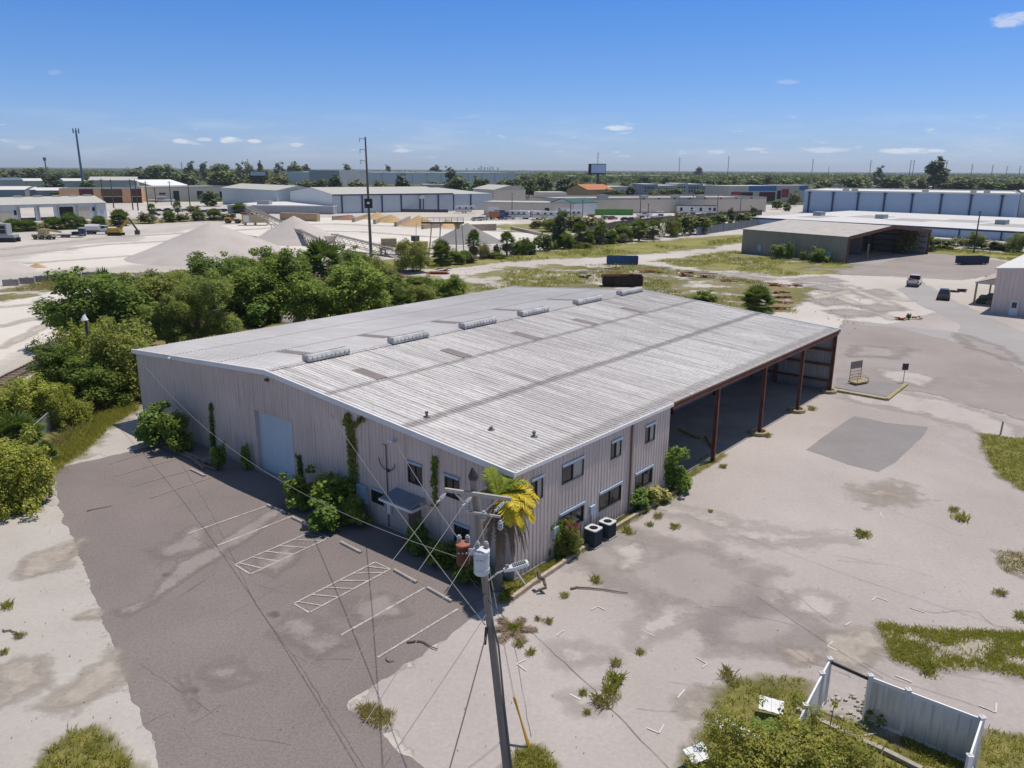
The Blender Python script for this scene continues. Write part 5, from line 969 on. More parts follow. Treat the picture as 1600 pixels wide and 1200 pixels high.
for i, (x0, y0, x1, y1, h, lb) in enumerate([(826, 1170, 817, 1122, 1.8, 'yellow guy guard standing in the weeds, left one'), (828, 1168, 820, 1118, 1.9, 'yellow guy guard standing in the weeds, right one')]):
    a = at(x0, y0); b = at(x0, y0)+Vector((-.5-.1*i, .55, 1.7)); m = MB(); m.tube([(0, 0, 0), b-a], .035, 8); tag(m.build('guy_guard', GUY, None, a), lb, 'guy guard', 'guy guards')
    cable('guy_wire', [b, pp(.9)+Vector((.05*i, 0, 0))], .007, ('thin guy wire rising from the left yellow guard', 'thin guy wire rising from the right yellow guard')[i], 'guy wire', ZINC, 0)
# white vinyl fence of the corner bed
VIN = mat('white_vinyl', (.76, .755, .75), .4, .06, 1.5); VIND = panelmat('dirty_vinyl', (.76, .745, .73), (.22, .22, .20), .1)
def vfence(pts_, lb, h=2.0, tops=None):
    e = empty('vinyl_fence', pts_[0], lb, 'fence'); o0 = pts_[0]
    for i, p in enumerate(pts_):
        hh = tops[i] if tops else h; q = p-o0; m = MB(); m.box((q.x, q.y, hh/2), (.13, .13, hh)); b = m.build('post', VIN, e); m = MB(); m.box((q.x, q.y, hh+.03), (.18, .18, .06)); m.box((q.x, q.y, hh+.09), (.15, .15, .07), 0, 0, .2); m.build('post_cap', VIN, b)
    for i, (p, q) in enumerate(zip(pts_, pts_[1:])):
        ha, hb = (tops[i], tops[i+1]) if tops else (h, h); a, b = p-o0, q-o0; t = (b-a).normalized(); L_ = (b-a).length; n_ = Vector((-t.y, t.x, 0)); k = int(L_/.16); m = MB()
        for j in range(k):
            u0, u1 = (j+.008)/k, (j+.992)/k; x0, x1 = a.lerp(b, u0), a.lerp(b, u1); z0, z1 = ha+(hb-ha)*u0-.12, ha+(hb-ha)*u1-.12
            m.add([x0-n_*.018+Vector((0, 0, .1)), x1-n_*.018+Vector((0, 0, .1)), x1-n_*.018+Vector((0, 0, z1)), x0-n_*.018+Vector((0, 0, z0)), x0+n_*.018+Vector((0, 0, .1)), x1+n_*.018+Vector((0, 0, .1)), x1+n_*.018+Vector((0, 0, z1)), x0+n_*.018+Vector((0, 0, z0))], [(0, 1, 2, 3), (7, 6, 5, 4), (0, 4, 5, 1), (3, 2, 6, 7), (0, 3, 7, 4), (1, 5, 6, 2)])
        m.build('board_panel', VIND, e)
        for z in (.1, None):
            m = MB(); za, zb = (.1, .1) if z else (ha-.1, hb-.1); m.beam(a+Vector((0, 0, za)), b+Vector((0, 0, zb)), .06, .14); m.build('rail', VIN, e)
    return e
vfence([at(1350, 1126), at(1408, 1150), at(1520, 1198), at(1500, 1262)], 'white vinyl fence run with stained boards, right and front sides of the corner bed', 2.0, [1.95, 1.95, 2.0, 2.0])
vfence([at(1288, 1098), at(1276, 1122), at(1250, 1175), at(1225, 1215)], 'white vinyl fence run at the left side of the corner bed', 2.0, [1.95, 1.95, 1.95, 1.3])
ga, gb = at(1288, 1098)+Vector((0, 0, 1.85)), at(1350, 1126)+Vector((0, 0, 1.8)); m = MB(); m.beam(Vector((0, 0, 0)), gb-ga, .06, .12); tag(m.build('gate_bar', flat('dark_steel_bar', (.035, .03, .035), .5), None, ga), 'dark steel bar spanning the gap between the two white fence runs', 'gate bar')
kerb('timber_edging', [(1245, 1110), (1300, 1138), (1380, 1175), (1440, 1205)], 'grey timber edging through the fenced corner bed', 'edging', .2, .16, mat('grey_timber', (.33, .30, .26), .9, .2, 3), .06)
stick('pvc_stake', [(1315, 1156), (1368, 1146)], .03, 'thin white stake lying across the timber edging', 'stake', PVC)
RUB = mat('rubble_stone', (.42, .39, .35), .9, .25, 4); random.seed(5)
for i in range(26):
    p = at(random.uniform(1300, 1345), random.uniform(1085, 1125)); r = random.uniform(.05, .14); m = MB(); m.sphere((0, 0, 0), (r, r*random.uniform(.6, 1), r*.5), 6); m.v = [tuple(Vector(v)*(1+.3*mnoise.noise(Vector(v)*9+Vector((i, 0, 0))))) for v in m.v]
    o = m.build('rubble', RUB, None, p+Vector((0, 0, .06))); tag(o, 'lump of broken concrete in the gap of the white fence', 'rubble', 'rubble in the fence gap')
vv = []
for cx, cy_, rr_, n in ((1370, 1130, .5, 160), (1450, 1140, .45, 150), (1470, 1152, .6, 180), (1362, 1108, .4, 90)):
    p = at(cx, cy_); vv.append(leafcloud([(p.x, p.y, .35), (p.x+.3, p.y, .2)], [rr_, rr_*.7], n, .09, seed=cx))
b0 = at(1420, 1140); tag(bpy.data.objects.new('creeper', npmesh('creeper', np.concatenate(vv)-np.array([b0.x, b0.y, 0]), LG['dark'])), 'dark creeper along the foot of the stained white fence boards', 'creeper'); o = [x for x in bpy.data.objects if x.name == 'creeper'][0]; COL.objects.link(o); o.location = (b0.x, b0.y, 0)
# yard things
b = at(1341, 600); e = empty('steel_cage_cart', b, 'rusty wire cage cart with tall backrest standing on the asphalt islet', 'cart', None, .5); CAGE = mat('rusty_wire', (.26, .17, .11), .8, .3, 5)
m = MB(); m.bx(-.9, .9, -.5, .5, .18, .32); m.build('base', YC, e); m = MB()
for x in (-.8, .8): m.tube([(x, .45, .3), (x, .45, 2.2)], .035, 5); m.tube([(x*.98, -.45, .3), (x*.98, -.45, 1.3 if x < 0 else .6)], .03, 5)
for z in (.6, .9, 1.2, 1.5, 1.85, 2.2): m.tube([(-.8, .45, z), (.8, .45, z)], .02, 4)
for i in range(9): m.tube([(-.8+.2*i, .45, .3), (-.8+.2*i, .45, 2.2)], .012, 4)
for z in (.6, .9): m.tube([(-.8, -.45, z), (-.8, .45, z)], .02, 4); m.tube([(.8, -.45, .6), (.8, .45, .6+z-.6)], .02, 4)
m.build('cage', CAGE, e); m = MB(); m.bx(-.75, .75, .44, .46, 1.5, 2.2); m.build('mesh_board', mat('grey_brown_board', (.28, .23, .2), .8), e)
b = at(1411, 598); e = empty('sign_post', b, 'small dark sign on a thin post at the corner of the asphalt islet', 'sign'); m = MB(); m.tube([(0, 0, 0), (0, 0, 1.9)], .035, 6); m.build('post', ZINC, e); m = MB(); m.bx(-.3, .3, -.05, -.02, 1.3, 1.95); m.build('sign_plate', flat('dark_sign_plate', (.03, .03, .045), .5), e)
b = at(1563, 680); m = MB(); m.tube([(0, 0, 0), (.03, 0, 1.15)], .07, 8); tag(m.build('bollard', ZINC, None, b), 'lone grey steel post at the edge of the green verge on the right', 'bollard')
# lamp pole in the left thicket
hh = up(150, 605, 484); e = empty('lamp_pole', at(150, 605), 'wooden pole with a white bell lamp in the left thicket', 'lamp pole'); m = MB(); m.tube([(0, 0, 0), (-.1, 0, hh)], [.16, .12], 10); m.build('pole', flat('dark_pole_wood', (.075, .07, .065), .9), e); m = MB(); m.tube([(0, -.3, hh-.9), (0, -.3, hh-.55), (0, -.3, hh-.45)], [.32, .14, .08], 12); m.bx(-.04, .04, -.3, 0, hh-.5, hh-.42); m.build('lamp_shade', flat('white_enamel', (.7, .7, .7), .3), e)
# chain link fence run and the railway
fp = [at(48, 703), at(70, 682), at(93, 660), at(118, 640), at(140, 622)]; e = empty('chain_link_fence', fp[0], 'sagging chain link fence running along the verge at the left', 'fence')
for p in fp: m = MB(); q = p-fp[0]; m.tube([q, q+Vector((0, 0, 1.5))], .045, 6); m.build('post', ZINC, e)
for a, b in zip(fp, fp[1:]):
    m = MB(); m.tube([a-fp[0]+Vector((0, 0, 1.5)), b-fp[0]+Vector((0, 0, 1.5))], .04, 6); m.build('top_rail', ZINC, e); m = MB(); a_, b_ = a-fp[0], b-fp[0]; k = int((b_-a_).length/.12)
    for i in range(k+10): 
        for s in (1, -1):
            u0, u1 = (i/k, (i-10)/k) if s > 0 else ((i-10)/k, i/k); z0, z1 = .05, 1.45; u0c, u1c = min(1, max(0, u0)), min(1, max(0, u1))
            if u0 == u1: continue
            f = lambda u: z0+(z1-z0)*(u-u0)/(u1-u0)
            if u0c != u1c: m.beam(a_.lerp(b_, u0c)+Vector((0, 0, f(u0c))), a_.lerp(b_, u1c)+Vector((0, 0, f(u1c))), .008, .008)
    m.build('wire_mesh', ZINC, e)
r0, r1 = at(-90, 646), at(120, 540); d = (r1-r0).normalized(); n_ = Vector((-d.y, d.x, 0)); e = empty('railway_track', r0, 'single railway track with dark rails and worn sleepers at the left edge', 'railway track'); L_ = (r1-r0).length
flat_sheet('track_ballast', [(r0+n_*1.6).to_2d(), (r0-n_*1.6).to_2d(), (r1-n_*1.6).to_2d(), (r1+n_*1.6).to_2d()], .036, groundm('ballast', (.30, .28, .26), (.42, .40, .37), 1, 6., .3), .3, 1)
for s in (-.72, .72): m = MB(); m.beam(n_*s+Vector((0, 0, .26)), d*L_+n_*s+Vector((0, 0, .26)), .08, .16); m.build('rail', mat('rusty_rail', (.11, .07, .055), .7, .3, 3), e)
sm_ = MB(); sm_.beam(-n_*1.25, n_*1.25, .24, .14); sm_ = sm_.mesh('sleeper', WOOD)
for i in range(min(95, int(L_/.62))): o = bpy.data.objects.new('sleeper', sm_); COL.objects.link(o); o.parent = e; o.location = d*(i*.62+.3)+Vector((0, 0, .1))
# ================================================================== MIDDLE AND FAR GROUND
CREAM = panelmat('cream_siding', (.60, .54, .44), (.45, .40, .33), .06); BEIGE = panelmat('beige_wall', (.62, .54, .44), (.5, .43, .35), .05); GREYB = panelmat('grey_blue_wall', (.34, .36, .38), (.26, .27, .29), .08); PALEB = panelmat('pale_blue_wall', (.48, .54, .57), (.39, .44, .48), .05); WHITEW = panelmat('white_siding', (.64, .66, .66), (.5, .52, .53), .05)
BLUEW = panelmat('blue_metal_wall', (.34, .46, .60), (.29, .40, .53), .04); BLUED = mat('dark_blue_trim', (.03, .05, .11), .5, .1, 1); ROOFW = mat('white_membrane_roof', (.60, .59, .57), .7, .06, .3); ROOFG = mat('pale_grey_roof', (.43, .42, .385), .7, .1, .3, st=(1, 8, 1)); ROOFT = mat('orange_tile_roof', (.42, .17, .08), .8, .15, 1); ROOFB = mat('brown_dirty_roof', (.40, .37, .34), .8, .2, .4, st=(6, .3, 1))
SHEDW = panelmat('grey_green_siding', (.30, .275, .22), (.2, .185, .15), .1); DARK = flat('dark_opening', (.02, .02, .022), .8); MAROON = mat('maroon_fascia', (.10, .025, .03), .7, .1, 1); BROWNF = mat('brown_fascia', (.11, .07, .05), .7, .1, 1); ORNG = mat('orange_stucco', (.60, .36, .19), .85, .08, .5); BLUES = flat('bright_blue_fascia', (.05, .17, .38), .5); REDS = flat('red_fascia', (.35, .03, .04), .5); PINKR = panelmat('pale_store_wall', (.60, .55, .47), (.33, .29, .25), .05)
AX = {}
def frame(pL, pR):
    a, b = at(*pL), at(*pR); t = b-a; return a, t.length, math.atan2(t.y, t.x)
def fx(pL, pR, px):
    lo, hi = -1., 2.; a, b = at(*pL), at(*pR)
    for _ in range(50):
        m = (lo+hi)/2
        if prj(a.lerp(b, m))[0] < px: lo = m
        else: hi = m
    return lo*(b-a).length
def hole_wall(m, L_, y, top, holes, thick=.25, mi=0):
    xs = sorted({0, L_, *[h[0] for h in holes], *[h[1] for h in holes]})
    for a, b in zip(xs, xs[1:]):
        if b-a < 1e-3: continue
        z = 0
        for h in sorted([h for h in holes if h[0] < (a+b)/2 < h[1]], key=lambda h: h[2]):
            if h[2] > z+.01: m.bx(a, b, y-thick, y, z, h[2], mi)
            z = h[3]
        m.bx(a, b, y-thick, y, z, top, mi)
def building(name, lb, cat, pL, pR, yt, depth, wall, roof, hr=None, holes=(), doors=(), wins=(), pil=0, pilm=None, units=(), group=None, gable_x=False, parapet=0., eave=.3, pan=None, back=False):
    o, L_, rz = frame(pL, pR); e = empty(name, o, lb, cat, group, rz); h = up(pL[0], pL[1], yt); hr = h+hr if hr else None; m = MB()
    hs = [(fx(pL, pR, a), fx(pL, pR, b), z0, h*z1) for a, b, z0, z1 in holes]
    hole_wall(m, L_, .25, h-.02, hs); m.bx(0, .25, .25, depth-.25, 0, h-.02); m.bx(L_-.25, L_, .25, depth-.25, 0, h-.02)
    if back: hole_wall(m, L_, depth, h-.02, hs)
    else: m.bx(0, L_, depth-.25, depth, 0, h-.02)
    if gable_x and hr:
        for x in (0, L_-.25): m.prism_x = None; m.add([(x, 0, h-.02), (x+.25, 0, h-.02), (x+.25, depth, h-.02), (x, depth, h-.02), (x, depth/2, hr-.05), (x+.25, depth/2, hr-.05)], [(0, 4, 3), (1, 2, 5), (0, 1, 5, 4), (2, 3, 4, 5)])
    w_ = m.build('wall', wall, e); m = MB(); ev = eave
    if hr and gable_x: m.add([(-ev, -ev, h-.05), (L_+ev, -ev, h-.05), (L_+ev, depth/2, hr), (-ev, depth/2, hr), (L_+ev, depth+ev, h-.05), (-ev, depth+ev, h-.05), (-ev, -ev, h+.2), (L_+ev, -ev, h+.2), (L_+ev, depth/2, hr+.25), (-ev, depth/2, hr+.25), (L_+ev, depth+ev, h+.2), (-ev, depth+ev, h+.2)], [(3, 2, 1, 0), (5, 4, 2, 3), (6, 7, 8, 9), (9, 8, 10, 11), (0, 1, 7, 6), (4, 5, 11, 10), (1, 2, 8, 7), (2, 4, 10, 8), (0, 6, 9, 3), (3, 9, 11, 5)])
    elif hr: m.add([(-ev, -ev, h-.05), (L_+ev, -ev, h-.05), (L_+ev, depth+ev, h-.05), (-ev, depth+ev, h-.05), (L_/2, -ev, hr), (L_/2, depth+ev, hr), (-ev, -ev, h+.2), (L_+ev, -ev, h+.2), (L_/2, -ev, hr+.25), (L_/2, depth+ev, hr+.25), (L_+ev, depth+ev, h+.2), (-ev, depth+ev, h+.2)], [(6, 8, 9, 11), (8, 7, 10, 9), (0, 4, 8, 6), (4, 1, 7, 8), (0, 6, 11, 3), (1, 2, 10, 7), (0, 3, 5, 4), (4, 5, 2, 1), (3, 11, 9, 5), (5, 9, 10, 2), (0, 1, 4), (2, 3, 5)])
    else:
        m.bx(-.02, L_+.02, -.02, depth+.02, h, h+.2)
        if parapet: [m.bx(*q, h+.2, h+.2+parapet) for q in ((-.02, L_+.02, -.02, .3), (-.02, L_+.02, depth-.3, depth+.02), (-.02, .3, .3, depth-.3), (L_-.3, L_+.02, .3, depth-.3))]
    rf = m.build('roof', roof, e)
    for a, b, z0, z1, mt in doors: m = MB(); m.bx(fx(pL, pR, a), fx(pL, pR, b), -.07, -.005, h*z0+.02, h*z1); m.build('door', mt, e)
    for a, b, z0, z1, mt in wins: m = MB(); m.bx(fx(pL, pR, a), fx(pL, pR, b), -.08, -.006, h*z0, h*z1); m.build('window' if mt in (DARK, GLASS) else 'sign_band', mt, e)
    for i in range(pil): x = L_*(i+.4)/pil; m = MB(); m.bx(x-.28, x+.28, -.32, -.004, 0, h-.6); m.build('downpipe', pilm or BLUED, e)
    if pan: m = MB(); m.bx(-.05, L_+.05, -ev-.12, -ev-.003, h-.35, h+.12); m.build('fascia', pan, e)
    for (fx_, fy, s, hh) in units: m = MB(); z = h+.2+(0 if not hr else (hr-h)*(1-abs(fy-.5)*2)-.2); m.bx(L_*fx_-s, L_*fx_+s, depth*fy-s*.6, depth*fy+s*.6, z, z+hh); m.bx(L_*fx_-s*.8, L_*fx_+s*.8, depth*fy-s*.4, depth*fy+s*.4, z+hh, z+hh+.15); m.build('rooftop_unit', ROOFG if hh < 1.6 else GREYB, rf)
    return e, L_, h, rz, o
# workshop at the left edge, open bays to daylight behind
e, L_, h, rz, o = building('workshop', 'long pale workshop at the left edge with see-through open bays', 'workshop', (-120, 352), (168, 341), 0 or 324.5, 24, WHITEW, ROOFG, 2.4, holes=[(33, 57, 0, .83), (63, 86, 0, .83), (94, 117, 0, .83)], doors=[(2, 20, 0, .66, CREAM), (121, 142, 0, .78, CREAM), (-30, -12, 0, .7, CREAM)], wins=[(24, 28, .4, .7, DARK), (146, 151, .5, .75, DARK), (148, 153, .05, .45, BLUEG), (158, 163, .3, .55, BLUEG)], pil=9, pilm=GREYB, gable_x=True, back=True, units=[(.55, .5, 1.6, .6), (.66, .5, 1.6, .6), (.77, .5, 1.6, .6), (.87, .5, 1.6, .6), (.96, .5, 1.6, .6)])
# street of shops behind it
building('storefront', 'orange and brown storefront row with maroon fascias', 'shop', (95, 318), (223, 317), 296, 25, ORNG, ROOFG, parapet=.5, wins=[(97, 124, 0, .5, DARK), (126, 148, .55, 1.03, MAROON), (128, 147, 0, .48, DARK), (160, 193, .5, 1.02, BROWNF), (162, 192, 0, .45, DARK), (207, 223, .5, 1.03, MAROON), (208, 222, 0, .45, DARK)])
building('tan_store', 'long tan building with three dark door openings behind the moored boat', 'store', (224, 315), (357, 312), 293.5, 30, BEIGE, ROOFG, parapet=.4, wins=[(272, 281, 0, .75, DARK), (309, 318, .1, .72, DARK), (344, 352, .1, .65, DARK), (250, 260, .5, .62, DARK)])
o_, l_, r_ = frame((243, 305), (300, 304)); e = empty('white_canopy', o_, 'building with a gleaming white slanted roof behind the tan store', 'canopy', None, r_); hh = up(243, 305, 292)
m = MB(); m.add([(0, 0, hh), (l_, 0, hh), (l_-4, 30, hh+4.5), (-6, 30, hh+4.5), (0, 0, hh+.4), (l_, 0, hh+.4), (l_-4, 30, hh+4.9), (-6, 30, hh+4.9)], [(3, 2, 1, 0), (4, 5, 6, 7), (0, 1, 5, 4), (1, 2, 6, 5), (2, 3, 7, 6), (3, 0, 4, 7)]); m.build('roof', mat('gleaming_white_roof', (.75, .75, .75), .6, .04), e); m = MB(); m.bx(.5, l_-5, 2, 28, 0, hh-.05); m.build('wall', CREAM, e)
for (a, b, yb, yt, dp, wl, rf_, hr_, lb) in [(-40, 40, 308, 297, 30, GREYB, ROOFW, 2, 'row house of stores with white roof at the far left edge'), (34, 60, 307, 297, 25, GREYB, ROOFW, 1.6, 'narrow grey store with a white gable left of the orange storefront'), (58, 96, 308, 298, 25, GREYB, ROOFW, 1.6, 'grey store with white roof touching the orange storefront'),
    (5, 38, 297, 282, 40, CREAM, mat('slate_blue_roof', (.10, .15, .22), .6), 2, 'hall with a slate blue roof far left'), (30, 68, 296, 283, 40, CREAM, ROOFW, 2, 'cream hall with white roof far left behind the dark tree'), (102, 135, 296, 283, 40, CREAM, ROOFW, 2, 'cream hall with white roof at the foot of the blue mast'), (140, 215, 296, 282, 50, CREAM, ROOFG, 3, 'wide cream hall with low grey gable roof behind the orange storefront'), (376, 400, 296, 290, 30, CREAM, ROOFG, None, 'small pale building among trees left of the billboard')]:
    building('hall', lb, 'building', (a, yb), (b, yb-.3), yt, dp, wl, rf_, hr_, gable_x=True)
# grey blue warehouse group in the middle
building('annex', 'low slate grey flat roofed annex with white roof left of the pale warehouse', 'warehouse', (356, 333), (521, 335), 321.5, 45, GREYB, ROOFW, parapet=.3, units=[(.24, .3, 3, 1.7), (.74, .5, 2.5, 1.5), (.86, .35, 2, 1.6)])
a, b = at(521, 334), at(773, 328); rr = math.atan2(b.y-a.y, b.x-a.x); hh = up(521, 334, 304); e = empty('pale_warehouse', a, 'big pale blue grey warehouse with low gable and dark downpipes in the middle distance', 'warehouse', None, rr); L_ = (b-a).length
dirg = at(455, 326)-a; dg = (Matrix.Rotation(-rr, 3, 'Z') @ dirg); wv = dg; rg_ = hh+2.6
def para(m, p0, ex, ey, z0, z1):
    q = [p0, p0+ex, p0+ex+ey, p0+ey]; m.prism([(v.x, v.y) for v in q], z0, z1)
m = MB(); para(m, Vector((0, 0, 0)), Vector((L_*.72, 0, 0)), wv, 0, hh); para(m, Vector((L_*.725, 3, 0)), Vector((L_*.275, 0, 0)), wv, 0, hh*.93)
mid = wv*.5; m.add([(0, 0, hh), (wv.x, wv.y, hh), (mid.x, mid.y, rg_)], [(0, 2, 1)]); m.build('wall', PALEB, e)
m = MB(); X = Vector((L_*.72, 0, 0)); Z = lambda v, z: (v.x, v.y, z); m.add([Z(Vector((0, -.4, 0)), hh+.03), Z(X+Vector((0, -.4, 0)), hh+.03), Z(X+mid, rg_+.1), Z(mid, rg_+.1), Z(X+wv, hh+.03), Z(wv, hh+.03)], [(0, 1, 2, 3), (3, 2, 4, 5)])
X0 = Vector((L_*.725, 3, 0)); X1 = X0+Vector((L_*.275, 0, 0)); m.add([Z(X0, hh*.93+.1), Z(X1, hh*.93+.1), Z(X1+wv, hh*.93+2), Z(X0+wv, hh*.93+2)], [(0, 1, 2, 3)]); m.build('roof', ROOFG, e)
m = MB(); m.add([(0, 0, 0), Z(wv, 0), Z(wv, hh), Z(mid, rg_-.1), (0, 0, hh)], [(4, 3, 2, 1, 0)]); m.v = [(x-.12, y-.06, z) for x, y, z in m.v]; m.build('gable_face', WHITEW, e)
for i in range(8): x = L_*(.05+.115*i); m = MB(); m.bx(x-.3, x+.3, -.45 if i < 6 else 2.6, -.01 if i < 6 else 2.99, 0, hh*.92); m.build('downpipe', BLUED, e)
m = MB(); m.bx(0, L_*.72, -.6, -.41, hh-.5, hh+.1); m.build('fascia', BLUED, e)
building('gabled_hall', 'pale grey hall with gable end behind the annex, left of the pale warehouse', 'warehouse', (434, 326), (500, 324), 298, 70, PALEB, ROOFG, 2.2)
building('long_white_store', 'very long white roofed distribution hall far behind the trees', 'warehouse', (485, 288), (805, 286), 269, 120, WHITEW, ROOFW, pil=14, pilm=GREYB, units=[(.1+.08*i, .5, 3, 2) for i in range(10)])
building('end_hall', 'grey end block of the very long distribution hall', 'warehouse', (484, 290), (531, 290.5), 266, 80, GREYB, ROOFG)
# beige complex
building('beige_tower', 'tall plain beige block with a hipped top', 'building', (772, 326), (821, 325), 297, 26, BEIGE, ROOFG, 2.2)
building('beige_box', 'low wide beige rooftop block', 'building', (842, 324), (885, 324), 301, 20, BEIGE, ROOFG)
building('beige_wing', 'long low beige wing in front of the beige blocks', 'building', (756, 336), (895, 338), 317, 25, BEIGE, ROOFG, parapet=.3, doors=[(762, 780, 0, .7, TRIM), (868, 892, 0, .7, TRIM)], wins=[(851, 858, .35, .65, DARK)])
building('green_roof_shed', 'small pale shed with dark green roof at the end of the beige wing', 'shed', (896, 338), (932, 336), 318, 14, WHITEW, mat('dark_green_roof', (.03, .09, .07), .5), 1.8, gable_x=True)
building('long_tan_store', 'very long tan flat roofed building with dark louvres along the top', 'building', (870, 335), (1196, 331), 313, 40, BEIGE, ROOFB, parapet=.8, wins=[(1003+24*i, 1006+24*i, 1.03, 1.13, DARK) for i in range(8)], units=[(.28, .5, 2.5, 1.6), (.48, .5, 2, 1.2), (.62, .4, 2, 1.3), (.77, .5, 2, 1.3)])
building('tile_roof_house', 'building with an orange tiled hip roof beside the billboard mast', 'restaurant', (918, 312), (958, 311), 297, 22, ORNG, ROOFT, 3.5, gable_x=True); building('white_block', 'white block right of the orange tiled roof', 'building', (950, 310), (985, 309), 292, 20, PINKR, ROOFW)
for (a, b, yt, lb) in ((1005, 1028, 288, 'grey three storey block at the left of the store park'), (1026, 1060, 290, 'pale three storey block second in the store park'), (1058, 1075, 287, 'narrow pale block of the store park'), (1074, 1098, 288, 'dark grey block of the store park'), (1098, 1118, 290, 'bluish block at the right of the store park')):
    building('apartment_block', lb, 'building', (a, 305), (b-1, 305), yt, 30, GREYB if 'grey' in lb or 'blu' in lb else PINKR, ROOFW, wins=[(a+2+4*i, a+4+4*i, .3+.3*j, .45+.3*j, DARK) for i in range(int((b-a)/5)) for j in range(2)])
building('blue_top_store', 'store with a bright blue fascia over a red front', 'shop', (1137, 318), (1212, 317), 291, 25, PINKR, ROOFG, wins=[(1168, 1211, .72, 1.02, BLUES), (1141, 1155, .3, .68, REDS), (1155, 1175, .1, .65, MAROON), (1176, 1184, .35, .62, CREAM), (1185, 1210, .1, .65, MAROON), (1146, 1153, .75, .98, CREAM)])
building('corner_store', 'store with small blue sign block beside the big blue warehouse', 'shop', (1212, 316), (1262, 316), 290, 20, PINKR, ROOFG, wins=[(1247, 1260, .72, 1.0, BLUES), (1220, 1231, .3, .8, REDS), (1213, 1219, .2, .7, DARK), (1233, 1245, .1, .5, DARK)])
for a, b, y, yt, lb in ((800, 845, 280, 270, 'white roof glinting far off left of the billboard'), (884, 915, 283, 275, 'long white roof among trees left of the billboard mast'), (947, 1000, 283, 274, 'pale roofs among trees right of the billboard'), (1022, 1052, 284, 274, 'white roof among trees before the store park'), (820, 835, 269.6, 266.4, 'white dome like roof on the horizon'), (1288, 1312, 297, 288, 'pale brown roof behind the blue warehouse'), (1302, 1312, 290, 283, 'small white house among trees behind the blue warehouse'), (1370, 1396, 296, 291, 'low white roofs behind the middle of the blue warehouse'), (1455, 1482, 298, 292, 'white roof right of the dark conifer'), (1566, 1586, 290, 280, 'pale grey house among trees far right'), (1400, 1440, 277, 271, 'pale roof left of the dark conifer'), (610, 640, 300, 290, 'orange roofed house behind the pale warehouse'), (456, 480, 300, 291, 'pale house between trees left of the pale warehouse'), (662, 705, 303, 288.5, 'grey house row behind the pale warehouse'), (335, 357, 277, 270, 'pale house on the wooded horizon'), (181, 203, 275, 266, 'pale house far left on the horizon')):
    building('distant_building', lb, 'building', (a, y), (b, y), yt, 20 if y > 285 else 60, PINKR, ROOFT if 'orange' in lb else ROOFW)
# big blue warehouse at the right with the long low one before it
e, L_, h, rz, o = building('blue_warehouse', 'tall blue metal warehouse with dark sloping downpipes and white roof edge at the right', 'warehouse', (1254, 332), (1588, 342), 299, 70, BLUEW, ROOFW, parapet=.5, units=[(.19, .2, 1.5, 1.3), (.235, .2, 1.5, 1.3), (.58, .2, 1.4, 1.2), (.80, .2, 1.3, 1.3), (.86, .2, 1.3, 1.3)])
for i in range(8):
    px = 1262+[0, 37, 76, 117, 160, 205, 251, 299][i]; x = fx((1254, 332), (1588, 342), px); m = MB(); m.bx(x-.4, x+.4, -.5, -.005, 0, h*.96); m.bx(x-.7, x+.7, -.7, -.005, h*.93, h*.985); m.build('downpipe', BLUED, e)
building('blue_side_block', 'paler blue wing at the right end of the tall blue warehouse', 'warehouse', (1589, 341), (1720, 345), 301, 60, PALEB, ROOFW)
e, L_, h, rz, o = building('low_blue_warehouse', 'long low blue warehouse with white patched roof behind the brown shed', 'warehouse', (1172, 352), (1640, 381), 340, 82, BLUEW, mat('patched_white_roof', (.56, .55, .53), .7, .1, .5), pan=BLUED)
m = MB(); RFZ = .215
for (u, v, wd) in ((.1, .3, 9), (.22, .5, 12), (.40, .4, 14), (.55, .5, 14), (.72, .35, 15), (.86, .5, 16)): m.bx(L_*u, L_*u+wd, 82*v-9, 82*v+9, h+RFZ, h+RFZ+.01)
tt = m.build('roof_patch', mat('grey_roof_patch', (.36, .345, .33), .8, .1), e)
for u in (.11, .36, .77): m = MB(); m.bx(L_*u-1.6, L_*u+1.6, 30, 34, h+.21, h+1.7); m.build('rooftop_unit', GREYB, e)
for i in range(9): x = L_*(.03+.12*i); m = MB(); m.bx(x-.2, x+.2, -.28, -.005, 0, h-.3); m.build('downpipe', BLUED, e)
# brown shed with an open gable
a, b, c = at(1158, 395), at(1321, 412), at(1400, 393); e = empty('open_shed', a, 'grey green metal shed with mottled roof and open red framed right end', 'shed', None, math.atan2(b.y-a.y, b.x-a.x)); L_ = (b-a).length; he = up(1321, 412, 371); D = (c-b).length; hr = up(1370, 400, 352.5)
tdir = (b-a).normalized(); nrm = Vector((-tdir.y, tdir.x, 0)); D = (c-b).dot(nrm); hr = he+1.7
m = MB()
def topS(s): return he
wall_v(m, ribbed(0, L_, topS, (), .9, .05), 0); wall_v(m, ribbed(0, L_, topS, (), .9, .05), D, 1); zg = lambda s: he+(hr-he)*(1-abs(s/D-.5)*2); wall_u0(m, ribbed(0, D, zg, (), .9, .05), 0); m.build('wall', SHEDW, e)
m = MB(); wall_v(m, ribbed(.1, L_-.2, lambda s: he, (), .9, .05), D-.12, -1); wall_v(m, ribbed(.1, L_-8, lambda s: he, (), .9, .05), D*.55, -1); wall_u0(m, ribbed(.1, D-.2, zg, (), .9, .05), .12, 1); m.build('inner_wall', WALLI, e)
